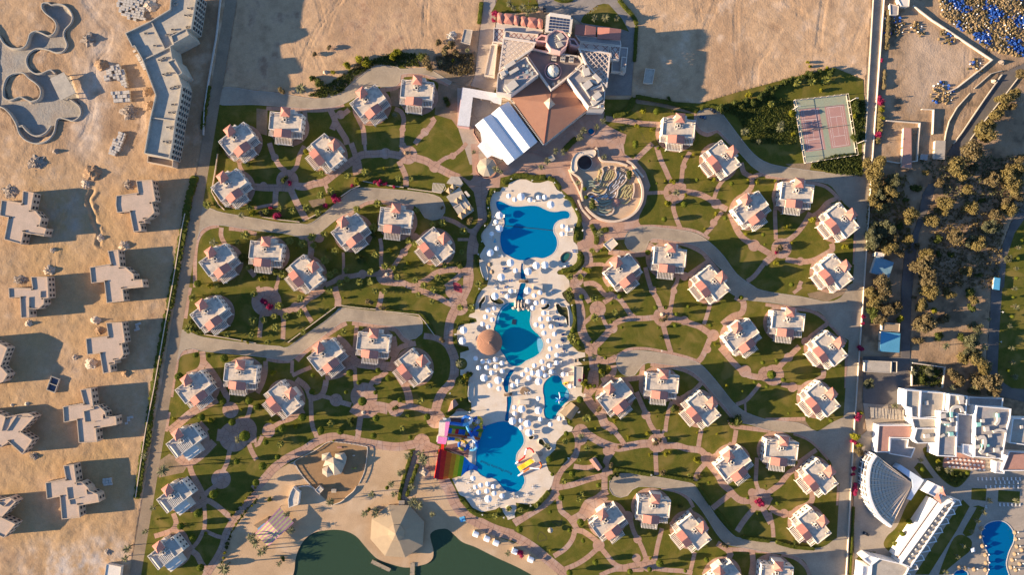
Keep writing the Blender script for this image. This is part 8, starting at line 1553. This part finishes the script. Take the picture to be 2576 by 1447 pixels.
# red terrace with tables
tr = MB().prism(T[3, 3].L('1775,200 1930,222 2060,275 2185,300 2180,395 1765,365'), -.1, .25).build('red_terrace', M_pinkr); tag(tr, 'red tiled restaurant terrace of the white hotel', 'terrace')
for j in range(3):
 for i in range(9): x, y = T[3, 3].p(1800 + i * 43 + j * 10, 275 + j * 40 + i * 4); TB.place((x, y, .26), .6, 'white table on the red terrace', 'tables of the red terrace', 1.25)
# fan shaped shell theatre
sh = thing('shell_theatre', 'large fan shaped ribbed glass roof with a white curved front', 'theatre roof', (0, 0, .04)); TIP = (1452, 530); ARC = smooth([(1088, 245), (1045, 300), (1020, 380), (1008, 470), (1010, 570), (1030, 680), (1070, 780), (1130, 870), (1240, 962)], 24); n_ = 19
ARC = [ARC[int(i * (len(ARC) - 1) / (n_ - 1))] for i in range(n_)]; HS = lambda v: 5.0 + 6.5 * v
def sp(i, v): a = ARC[i]; x, y = TIP[0] + (a[0] - TIP[0]) * v, TIP[1] + (a[1] - TIP[1]) * v; h = HS(v); return (*T[3, 3].p(x, y, h), h)
M_shg = mat('shell_glass', (.52, .46, .38), (.46, .41, .34), .4, .5, spec=.15); rows = 13
for i in range(n_ - 1):
 for k in range(rows):
  if k < 3 and i % 2: continue
  v0, v1 = .06 + .94 * k / rows, .06 + .94 * (k + .8) / rows; j = i + (2 if k < 3 else 1); j = min(j, n_ - 1)
  a, b, c_, d_ = sp(i, v0), sp(j, v0), sp(j, v1), sp(i, v1); MB().add([a, b, c_, d_, tuple(np.add(a, (0, 0, -.5))), tuple(np.add(b, (0, 0, -.5)))], [(0, 3, 2, 1), (0, 1, 5, 4)]).build('roof_pane', M_shg, sh)
for i in range(n_): MB().tube([tuple(np.add(sp(i, v), (0, 0, .12))) for v in (.03, .35, .7, 1.0)], .26, 4).build('roof_rib', M_sandw, sh)
fr = [sp(i, 1.0) for i in range(n_)]; MB().ribbon([(x, y) for x, y, z in fr], 1.5, 10.6, 12.2).build('front_beam', M_nw, sh)
bs = [T[3, 3].p(TIP[0] + (a[0] - TIP[0]) * 1.03, TIP[1] + (a[1] - TIP[1]) * 1.03, 11) for a in ARC]; v_ = [(*q, 0) for q in bs] + [(x, y, 10.6) for x, y, z in fr]
fw = MB().add(v_, [(i, i + 1, n_ + i + 1, n_ + i) for i in range(n_ - 1)]).build('front_wall', mat('front_glazing', (.10, .09, .085), (.14, .12, .11), .3, .2, spec=.6), sh)
me = MB().box(-.16, .16, -.3, .3, 0, 10.6).mesh('mullion', M_nw)
for i in range(n_): link('mullion', me, sh).location = ((bs[i][0] + fr[i][0]) / 2 - .15, (bs[i][1] + fr[i][1]) / 2, 0)
for z in (3.5, 7): MB().ribbon(bs, .5, z, z + .35).build('transom', M_nw, sh)
MB().prism(T[3, 3].L('1335,340 1572,495 1440,700 1400,685 1460,560 1450,490 1300,380', 6), 0, 6).build('stage_block', mat('pale_blue_roof', (.55, .60, .66), (.50, .55, .61), .3, .8), sh)
MB().walls(T[3, 3].L('1085,245 1450,490 1460,570 1245,962', 5)[::-1], 0, 5.0).build('side_wall', M_nw, sh); land('shell theatre', T[3, 3].p(1200, 560))
# saw-tooth balcony wing
st_ = thing('sawtooth_wing', 'long slanting white hotel wing with saw tooth balconies', 'building', (0, 0, .04))
def sblk(txt, h, roof, par=.6, nm='wing', wall=M_nw): return blk(T[3, 3], txt, h, wall, roof, par, nm, .5, st_)
sblk('1670,690 1760,745 1350,1325 1290,1260', 8.5, M_pinkr, 0); sblk('1760,745 1850,700 1870,720 1430,1370 1330,1330', 11, M_pierre, .9)
for a_, b_ in (('1690,705', '1300,1255'), ('1725,725', '1325,1290')): MB().ribbon(T[3, 3].L(a_ + ' ' + b_, 9), 1.4, 8.5, 9.3).build('white_band', M_nw, st_)
sblk('1670,530 1775,575 1730,690 1595,625', 12, M_nw, .8, 'tower'); MB().fan(T[3, 3].L('1770,560 1810,670 1735,630', 14), 12.6, (*T[3, 3].p(1770, 610, 14.5), 14.5)).fan(T[3, 3].L('1680,680 1760,740 1725,625', 14), 12.6, (*T[3, 3].p(1735, 690, 14.5), 14.5)).build('tower_roof', M_red, st_)
for i in range(9):
 x_, y_ = 1905 - i * 62, 690 + i * 92; o = blk(T[3, 3], '%d,%d %d,%d %d,%d %d,%d' % (x_ - 55, y_ - 5, x_ + 20, y_ + 5, x_ + 40, y_ + 55, x_ - 65, y_ + 75), 9, M_nw, M_pierre, .7, 'balcony', .4, st_)[1]
 x, y = T[3, 3].p(x_ - 30, y_ + 30, 10.4); MB().rbox(x, y, 2.2, 1.2, 9.02, 10.4, .9).build('roof_box', M_nw, o)
for i in range(12): x, y = T[3, 3].p(1790 - i * 33, 765 + i * 48, 12); MB().rbox(x, y, 1.3, .9, 11.05, 12.2, .9).build('air_conditioner', M_metal, st_)
sblk('1015,1250 1100,1275 1040,1360 955,1280', 9, M_nw, .6, 'end_block'); sblk('1040,1340 1120,1280 1350,1335 1420,1375 1330,1560 1020,1560', 10, M_pierre, .8); sblk('950,1345 1040,1365 1060,1480 1000,1560 930,1560', 9, M_nw, .8, 'end_block')
sblk('1100,1270 1190,1270 1300,1320 1330,1345 1100,1300', 4, M_hfl, .5)
# parasols and loungers round the right pool
ps2 = ('2150,985 2140,1065 2165,1160 2195,1250 2200,1330 2195,1400 2490,1025 2500,1090 2510,1165 2490,1240 2465,1300 2450,1375 2500,1400 1930,1380 1990,1385 2540,1340 2560,1200 2080,1395')
for q in T[3, 3].L(ps2, 2.3): PT.place((*q, .06), 0, 'straw parasol'); LW.place((q[0] + 2.2, q[1] - .5, .06), PI + .2, 'white lounger')
for y_, xs in ((480, range(2110, 2540, 42)), (515, range(2290, 2540, 44)), (560, range(2190, 2540, 46)), (740, range(2330, 2540, 40)), (760, (2195, 2190))):
 for x_ in xs: q = T[3, 3].p(x_, y_); LW.place((q[0], q[1], .06), PI / 2, 'white lounger')
p = T[3, 3].L('2040,1185 2080,1175 2090,1215 2055,1225', 2.6); t = thing('white_sail', 'small white square canopy left of the right pool', 'canopy'); c_ = cen(p); MB().fan(p, 2.3, (*c_, 3.3)).build('canvas', M_white, t)
for q in p: MB().lathe([(.06, 0), (.06, 2.3)], 6, *q).build('post', M_pole, t)
land('right hand pool', T[3, 3].p(2320, 1150)); land('white hotel', T[3, 2].p(1950, 1300)); land('vegetable plot', T[3, 2].p(1600, 880)); land('bright blue shed', T[3, 2].p(1230, 550)); land('blue grey shed', T[3, 1].p(1150, 1230)); land('tennis court', T[3, 0].p(560, 1280)); land('long pink shed', T[3, 0].p(1400, 1480)); land('diagonal asphalt road', T[3, 0].p(2240, 1000)); land('dark curved road', T[3, 2].p(2290, 500)); land('saw tooth wing', T[3, 3].p(1600, 1000))
# ------------------------------------------------------------------ beach, playground and lagoon
t = thing('big_round_roof', 'big octagonal reed roof with a small cap beside the lagoon', 'pavilion', (0, 0, .05)); RP = T[1, 3].L('1320,755 1530,758 1680,925 1665,1165 1490,1285 1285,1270 1138,1100 1150,895', 5.5); cc = T[1, 3].p(1400, 1030, 9)
M_reed = mat('reed_roof', (.39, .29, .18), (.35, .26, .165), .3, .95, 4, .06, 5)
rp = RP if area(RP) > 0 else RP[::-1]
for i in range(8): a, b = rp[i], rp[(i + 1) % 8]; MB().add([(*a, 3.6), (*b, 3.6), (*cc, 8.6)], [(0, 1, 2)]).build('roof_panel', M_reed, t)
MB().walls(rp, 3.2, 3.6).build('eave', M_tan, t); cp = [(cc[0] + (x - cc[0]) * .3, cc[1] + (y - cc[1]) * .3) for x, y in rp]; MB().fan(cp, 7.9, (*cc, 10.2)).walls(cp, 7.3, 7.9).build('roof_cap', M_reed, t)
me = MB().box(-.16, .16, -.16, .16, 0, 3.7).mesh('post', M_wood)
for i in range(8):
 a, b = rp[i], rp[(i + 1) % 8]
 for k in range(4): u = k / 4; link('post', me, t).location = (cc[0] + (a[0] + (b[0] - a[0]) * u - cc[0]) * .95, cc[1] + (a[1] + (b[1] - a[1]) * u - cc[1]) * .95, 0)
MB().lathe([(9, 0), (9, 1.1), (8, 1.1)], 24, *cc).build('bar_counter', M_wood, t); land('big octagonal reed roof', cc)
def jetty(s, txt, lb, z=.35):
 p = s.L(txt); c_ = cen(p); e0 = math.dist(p[0], p[1]); an = math.atan2(p[1][1] - p[0][1], p[1][0] - p[0][0]); wd = math.dist(p[1], p[2]); t = thing('jetty', lb, 'jetty', (*c_, 0), an); n_ = int(e0 / .5); me = MB().box(-.22, .22, -wd / 2, wd / 2, z, z + .12).mesh('plank', mat('grey_wood', (.40, .31, .21), (.33, .26, .18), .6, .9))
 for i in range(n_): link('plank', me, t).location = (-e0 / 2 + (i + .5) * e0 / n_, 0, 0)
 for x in (-e0 * .45, 0, e0 * .45):
  for y in (-wd * .45, wd * .45): MB().lathe([(.16, -2.2), (.16, z + .3)], 6, x, y).build('pile', M_wood, t)
jetty(T[1, 3], '1165,1290 1352,1380 1335,1415 1148,1335', 'brown wooden jetty along the lagoon edge'); jetty(T[1, 3], '1545,1320 1540,1520 1585,1520 1592,1325', 'narrow wooden jetty running down from the reed roof')
# striped canopy hall
t = thing('striped_canopy', 'pink and yellow striped gabled canopy on the beach', 'canopy', (0, 0, .05)); Q = [T[1, 3].p(*q, 4) for q in ((235, 770), (375, 925), (115, 1165), (-20, 1035))]; RG = [(*T[1, 3].p(110, 905, 5.5), 5.4), (*T[1, 3].p(245, 1045, 5.5), 5.4)]
mp_, my_ = mat('stripe_pink', (.52, .26, .30), None, .5, .8), mat('stripe_yellow', (.56, .50, .22), None, .5, .8)
lerp = lambda a, b, u: tuple(a[k] + (b[k] - a[k]) * u for k in range(len(a)))
q3 = [(*q, 3.9) for q in Q]
for (e0, e1) in ((q3[0], q3[1]), (q3[3], q3[2])):
 for i in range(11):
  u0, u1 = i / 11, (i + .97) / 11; MB().add([lerp(e0, e1, u0), lerp(e0, e1, u1), lerp(RG[0], RG[1], min(1, u1 + .0)), lerp(RG[0], RG[1], u0)], [(0, 1, 2, 3)]).build('stripe', (mp_, my_)[i % 2], t)
me = MB().box(-.12, .12, -.12, .12, 0, 3.9).mesh('post', M_wood)
for q in Q: link('post', me, t).location = (*q, 0)
MB().prism(T[1, 3].L('10,985 80,925 95,950 20,1005', 4.2), 4.0, 4.25, True).build('blue_sign', M_lb, t); MB().prism(T[1, 3].L('-30,950 110,870 120,900 20,985', 2.5), 0, 2.4).build('stage', M_wood, t)
# playground fence, tent, play things
fp = T[1, 3].L('640,640 600,600 480,470 400,350 390,300 600,190 720,112 850,115 1085,150 1115,180 1105,300 1080,420 1030,530'); t = thing('playground_fence', 'cream picket fence round the brown playground', 'fence', (0, 0, .05))
fs2 = smooth(fp, 1.2); MB().ribbon(fs2, .25, .9, 1.15).ribbon(fs2, .3, 0, .3).build('rail', M_cream, t); me = MB().box(-.09, .09, -.09, .09, 0, 1.4).mesh('picket', M_cream)
for q in fs2[::2]: link('picket', me, t).location = (*q, 0)
fs3 = smooth(T[1, 3].L('1005,555 980,600 920,650 850,710 755,745'), 1.2); MB().ribbon(fs3, .3, 0, 1.1).build('lower_rail', M_cream, t)
t = thing('play_tent', 'pale many peaked tent roof in the middle of the playground', 'tent', (0, 0, .06))
for txt, ap, lb in (('655,235 735,215 760,270 700,300 655,300', (705, 250), 4.4), ('790,230 880,220 905,270 890,340 780,290', (840, 245), 4.8), ('660,380 720,350 765,400 780,440 710,468 660,430', (705, 420), 4.4), ('690,300 770,265 890,330 850,430 780,450 720,350 665,360', (775, 330), 6.6)):
 p = T[1, 3].L(txt, 3.4); p = p if area(p) > 0 else p[::-1]; o = MB().fan(p, 3.2, (*T[1, 3].p(*ap, lb), lb)).walls(p, 2.4, 3.2).build('tent_peak', M_beigec, t)
 for q in p[::2]: MB().lathe([(.07, 0), (.07, 3.2)], 6, *q).build('post', M_wood, t)
land('peaked playground tent', T[1, 3].p(775, 340))
t = thing('swing_frame', 'play frame with green and red parts right of the tent', 'play frame', (*T[1, 3].p(985, 370), .06)); MB().tube([(-1.6, -1, 0), (-1.2, 0, 2.2), (-1.6, 1, 0)], .09, 5).tube([(1.6, -1, 0), (1.2, 0, 2.2), (1.6, 1, 0)], .09, 5).tube([(-1.2, 0, 2.2), (1.2, 0, 2.2)], .09, 5).build('frame', M_gr, t); MB().box(-.7, -.2, -.2, .2, .5, .6).build('seat', M_rd, t); MB().box(.2, .7, -.2, .2, .5, .6).build('seat', M_yel, t)
t = thing('play_house', 'cream play cube with a pole in the lower playground', 'play house', (*T[1, 3].p(782, 597), .06)); MB().box(-1.3, 1.3, -1, 1, 0, 1.5).build('body', M_cream, t); MB().gable((-1.5, -1.2), (-1.5, 1.2), (1.5, 1.2), (1.5, -1.2), 1.5, .7).build('roof', M_beigec, t)
t = thing('spring_rider', 'small yellow and white rider toy in the upper playground', 'toy', (*T[1, 3].p(980, 245), .06)); MB().lathe([(.2, 0), (.25, .5), (.2, .5)], 8).build('spring', M_pole, t); MB().box(-.7, .7, -.25, .25, .5, 1.1).build('body', M_cream, t)
t = thing('slide_toy', 'little pink bench shaped play beam at the top of the playground', 'toy', (*T[1, 3].p(835, 165), .06)); MB().box(-1.5, 1.5, -.5, .5, 0, .7).build('beam', M_pinkr, t); MB().box(1.5, 3.6, -.2, .2, .2, .4).build('plank', M_wood, t)
# white polygonal building and gate
t = thing('polygon_hut', 'white many sided hut with grey roof beside the playground', 'hut', (0, 0, .05)); p = T[1, 3].L('370,565 435,620 420,740 325,772 318,690 345,610', 3.6); p = p if area(p) > 0 else p[::-1]; MB().walls(p, 0, 3.6).build('walls', M_wall, t); MB().flat(inset(p, .3), 3.4).build('roof', M_roof, t); MB().ring(p, .3, 3.4, 4.0).build('parapet', M_wall, t)
MB().ribbon(smooth(T[1, 3].L('385,575 480,550 550,555 600,590'), 1), .4, 0, 1.4).build('curved_wall', M_wall, t); land('white polygonal hut', T[1, 3].p(375, 670))
flat_hut(T[1, 3], '630,548 675,590 630,635 588,595', 2.6, 'small white gate hut at the lower corner of the playground', M_roofg, 'gate_hut')
t = thing('white_shelter', 'white pyramid shelter on the sand left of the rainbow slide', 'shelter', (*T[1, 3].p(1685, 415, 3), .05), rad(-35)); MB().fan([(-2.4, -2.2), (2.4, -2.2), (2.4, 2.2), (-2.4, 2.2)], 2.6, (0, 0, 3.4)).box(-.8, .8, -.8, .8, 3.0, 3.7).build('roof', M_beigec, t)
for x in (-2.1, 2.1):
 for y in (-1.9, 1.9): MB().lathe([(.08, 0), (.08, 2.6)], 6, x, y).build('post', M_wood, t)
t = thing('wooden_gate', 'wooden arch at the foot of the hedged walkway', 'arch', (*T[1, 3].p(1463, 715), .05)); MB().box(-1.7, -1.4, -1.6, 1.6, 0, 2.6).box(1.4, 1.7, -1.6, 1.6, 0, 2.6).build('frame', M_wood, t)
me = MB().box(-1.8, 1.8, -.12, .12, 2.6, 2.75).mesh('slat', M_cream)
for i in range(6): link('slat', me, t).location = (0, -1.5 + i * .6, 0)
# beach cabanas
for s, x_, y_, lb in ((T[1, 3], 2202, 1042, 'leftmost white beach cabana by the lagoon'), (T[1, 3], 2314, 1088, 'second white beach cabana from the left'), (T[1, 3], 2406, 1130, 'middle white beach cabana of the row of five'), (T[2, 3], 18, 1215, 'fourth white beach cabana, beside dry flowering bushes'), (T[2, 3], 178, 1298, 'rightmost white beach cabana, lowest on the sand')):
 x, y = s.p(x_, y_, 2.4); t = thing('beach_cabana', lb, 'cabana', (x, y, .04), rad(-22), group='white beach cabanas')
 n_ = 7; vs = []
 for k in range(n_): u = k / (n_ - 1); z = 2.3 + .5 * math.sin(PI * u); vs += [(-1.7, -1.7 + 3.4 * u, z), (1.7, -1.7 + 3.4 * u, z)]
 MB().add(vs, [(2 * k, 2 * k + 1, 2 * k + 3, 2 * k + 2) for k in range(n_ - 1)]).build('canopy', M_white, t); MB().add([(-1.7, -1.7, 0), (-1.7, 1.7, 0), (-1.7, 1.7, 2.3), (-1.7, -1.7, 2.3)], [(0, 1, 2, 3)]).build('side_cloth', M_white, t); MB().box(-1.3, 1.3, -1.3, 1.3, .2, .5).build('bed', M_plast, t)
 me = MB().box(-.07, .07, -.07, .07, 0, 2.4).mesh('post', M_wood)
 for px in (-1.62, 1.62):
  for py in (-1.62, 1.62): link('post', me, t).location = (px, py, 0)
# walls above the cul-de-sacs
for s, txt, lb in ((T[1, 1], '60,735 250,765 435,785', 'low garden wall near the mouth of the second cul-de-sac'), (T[1, 1], '520,755 610,705 650,690', 'short angled wall beside the second cul-de-sac'), (T[1, 1], '850,530 950,460 1040,420', 'slanting garden wall along the second cul-de-sac'), (T[1, 1], '1070,375 1250,410 1480,438', 'garden wall with pink flowers along the second cul-de-sac'), (T[1, 1], '1520,450 1850,495', 'garden wall joining the pyramid roofed bar'), (T[1, 2], '850,178 1010,200 1205,218', 'garden wall above the third cul-de-sac, left stretch'), (T[1, 2], '1290,235 1630,272 1690,340 1790,480', 'garden wall bending round the end of the third cul-de-sac'), (T[1, 2], '320,550 560,370 800,192', 'slanting garden wall of the third cul-de-sac'), (T[0, 2], '2060,470 2250,500 2576,558', 'garden wall at the mouth of the third cul-de-sac'), (T[0, 1], '2190,100 2170,250 2130,480 2200,610 2260,665', 'pink kerb wall at the turned villa by the shaded road')):
 o = MB().ribbon(s.L(txt), .45, 0, 1.3).build('garden_wall', M_sandw); tag(o, lb, 'wall')
# garden sign cones and seats
for s, x_, y_, lb in ((T[1, 1], 1312, 1310, 'small pale cone fountain among palms in the left garden'), (T[1, 2], 1075, 1255, 'pale stone seat beside steps on the red plaza'), (T[2, 2], 1497, 268, 'pale stone seat at the centre of the right garden'), (T[2, 3], 1415, 92, 'pale stone seat beside a dry shrub bed'), (T[1, 1], 1500, 90, 'dark wooden boat shaped planter on the path')):
 x, y = s.p(x_, y_); t = thing('garden_fountain' if 'cone' in lb else 'stone_bench', lb, 'fountain' if 'cone' in lb else 'seat', (x, y, .1)); m_ = M_wood if 'boat' in lb else M_pierre; MB().lathe([(1.5, 0), (1.3, .5), (.5, .8), (.3, 2.2), (0, 2.4)], 6).build('body', m_, t); MB().box(1.2, 3.2, -1.1, 1.1, 0, .35).build('step', M_pinkr if m_ is M_pierre else m_, t)
o = MB().flat([T[1, 2].p(1985, 28)] + [T[1, 2].p(1985 + 82 * math.cos(a / 10 * PI / 1.5 - 1.75), 28 + 82 * math.sin(a / 10 * PI / 1.5 - 1.75)) for a in range(11)], .125).build('red_paving', mat('red_paint', (.36, .06, .07), None, .5, .9), kind='structure')
# ------------------------------------------------------------------ labels of repeats: told apart by the named thing they stand nearest to
for s, x_, y_, tx in ((A1, 1450, 800, 'top pool'), (A2, 1370, 330, 'upper channel'), (A2, 1330, 690, 'second channel stretch'), (A2, 1320, 940, 'rock waterfall'), (A3, 1500, 300, 'middle pool steps'), (A3, 1070, 860, 'lower channel'), (A3, 1950, 1000, 'kids pool'), (A3, 2350, 780, 'snack bar'), (A4, 1250, 500, 'slide pool'), (A4, 180, 400, 'pink slide tower'), (A4, 250, 950, 'rainbow slide'), (A4, 1650, 980, 'yellow slide'), (A2, 2130, 60, 'oval spa'), (A1, 230, 500, 'pyramid roofed bar'), (A3, 2200, 1380, 'tan gabled hut'), (A3, 100, 1290, 'pink gabled hut'), (A3, 460, 1050, 'lower long bench'), (A2, 680, 290, 'upper long bench'), (M1, 1400, 1000, 'maze'), (M1, 650, 450, 'round cafe pond'),
 (H2, 1450, 800, 'red hotel roof'), (H1, 1330, 330, 'hotel glass roof'), (H1, 700, 280, 'pink shop row'), (H1, 1900, 400, 'rear pink roofs'), (T[2, 3], 300, 1000, 'two lawn hearts'), (T[2, 3], 840, 330, 'pink roofed hut'), (T[1, 3], 20, 980, 'striped canopy'), (T[1, 3], 800, 1200, 'lagoon'), (T[1, 3], 1530, 450, 'hedged walkway'), (T[1, 3], 2300, 1080, 'beach cabanas'), (T[1, 0], 1330, 760, 'bulb of the first road'), (T[2, 1], 1620, 490, 'upper right path junction'), (T[2, 2], 850, 215, 'star shaped path circle'), (T[2, 2], 1510, 290, 'central right junction'), (T[1, 1], 310, 370, 'upper left junction'), (T[1, 2], 110, 150, 'dark red bush plaza'), (T[1, 2], 1400, 1215, 'small round plaza'), (T[0, 3], 2220, 485, 'cracked round plaza'), (T[0, 3], 2400, 60, 'wide lower plaza'), (T[3, 2], 60, 880, 'wall side plaza'), (T[3, 1], 140, 1050, 'upper wall plaza'), (T[2, 3], 2480, 690, 'lower right plaza'), (T[0, 1], 1960, 700, 'second road mouth'), (T[0, 2], 1800, 500, 'third road mouth'), (T[3, 0], 1130, 1000, 'tennis side wall'), (T[3, 1], 1700, 900, 'shaded dirt road'), (T[3, 3], 2050, 330, 'red terrace'), (T[3, 3], 850, 100, 'lower compound wall'), (T[2, 0], 2450, 980, 'sand lot edge')): land(tx, s.p(x_, y_))
for x, y, r, lb, kd in VILLAS: pass
SH = {'turned villa at the upper left corner of the gardens, beside the shaded road': 'corner villa'}
VN = ('upper corner villa', 'second road villa', 'bulb villa', 'brown soil villa', 'canopy side villa', 'mouth villa above second road', 'villa below second road mouth', 'palm ringed straight villa', 'palm ringed turned villa', 'halfway villa of second road', 'straight villa at second bulb', 'villa left of top pool', 'villa above third road mouth', 'red paved turned villa', 'red paved straight villa', 'villa left of thatch bar', 'villa below third road mouth', 'straight villa below third road', 'last left garden villa', 'top grey roofed villa', 'middle grey roofed villa', 'lowest grey roofed villa', 'villa right of hotel', 'villa below parked cars', 'villa right of maze lawns', 'villa under tennis road', 'villa at tennis road end', 'villa opposite grey shed', 'villa by top pool hedge', 'villa inside maze road curve', 'villa outside maze road curve', 'villa right of sunny lawns', 'villa opposite blue shed', 'villa opposite low shed', 'villa opposite brushwood roof', 'villa right of snack bar', 'villa inside third right curve', 'villa beside dark round tree', 'villa right of yellow bushes', 'villa left of shell theatre', 'villa facing shell theatre', 'lowest wall road villa', 'villa right of lawn hearts', 'villa inside lowest right curve', 'villa under lowest right road', 'villa cut at lower edge', 'villa cut at lower corner')
for (x, y, r, lb, kd), n_ in zip(VILLAS, VN): land('the ' + n_, (x, y))
LX = np.array([q[1] for q in LAND]); LY = np.array([q[2] for q in LAND]); bins = {}
for o in AUTO:
 x, y = o.location.x, o.location.y; i = int(np.argmin((LX - x) ** 2 + (LY - y) ** 2)); dx, dy = x - LX[i], y - LY[i]; d = math.hypot(dx, dy)
 if d < 5: w_ = 'close beside'
 else:
  k = int(round(math.degrees(math.atan2(dy, dx)) / 45)) % 8; w_ = ('right of', 'above right of', 'above', 'above left of', 'left of', 'below left of', 'below', 'below right of')[k]
 t_ = LAND[i][0]; t_ = t_ if t_.startswith('the ') else 'the ' + t_
 bins.setdefault('%s %s %s' % (o.get('label', 'thing'), w_, t_), []).append((d, o))
NUM = ('nearest', 'second nearest', 'third nearest', 'fourth nearest', 'fifth nearest', 'sixth nearest', 'seventh nearest', 'eighth nearest', 'ninth nearest', 'tenth nearest', 'eleventh nearest', 'twelfth nearest') + tuple('%s nearest' % w_ for w_ in ('thirteenth', 'fourteenth', 'fifteenth', 'sixteenth', 'seventeenth', 'eighteenth', 'nineteenth', 'twentieth', 'twenty-first', 'twenty-second', 'twenty-third', 'twenty-fourth', 'twenty-fifth', 'twenty-sixth', 'twenty-seventh', 'twenty-eighth'))
for b, ls in bins.items():
 ls.sort(key=lambda t: t[0])
 for k, (d, o) in enumerate(ls):
  o['label'] = b if len(ls) == 1 else '%s, %s' % (b, NUM[min(k, len(NUM) - 1)])
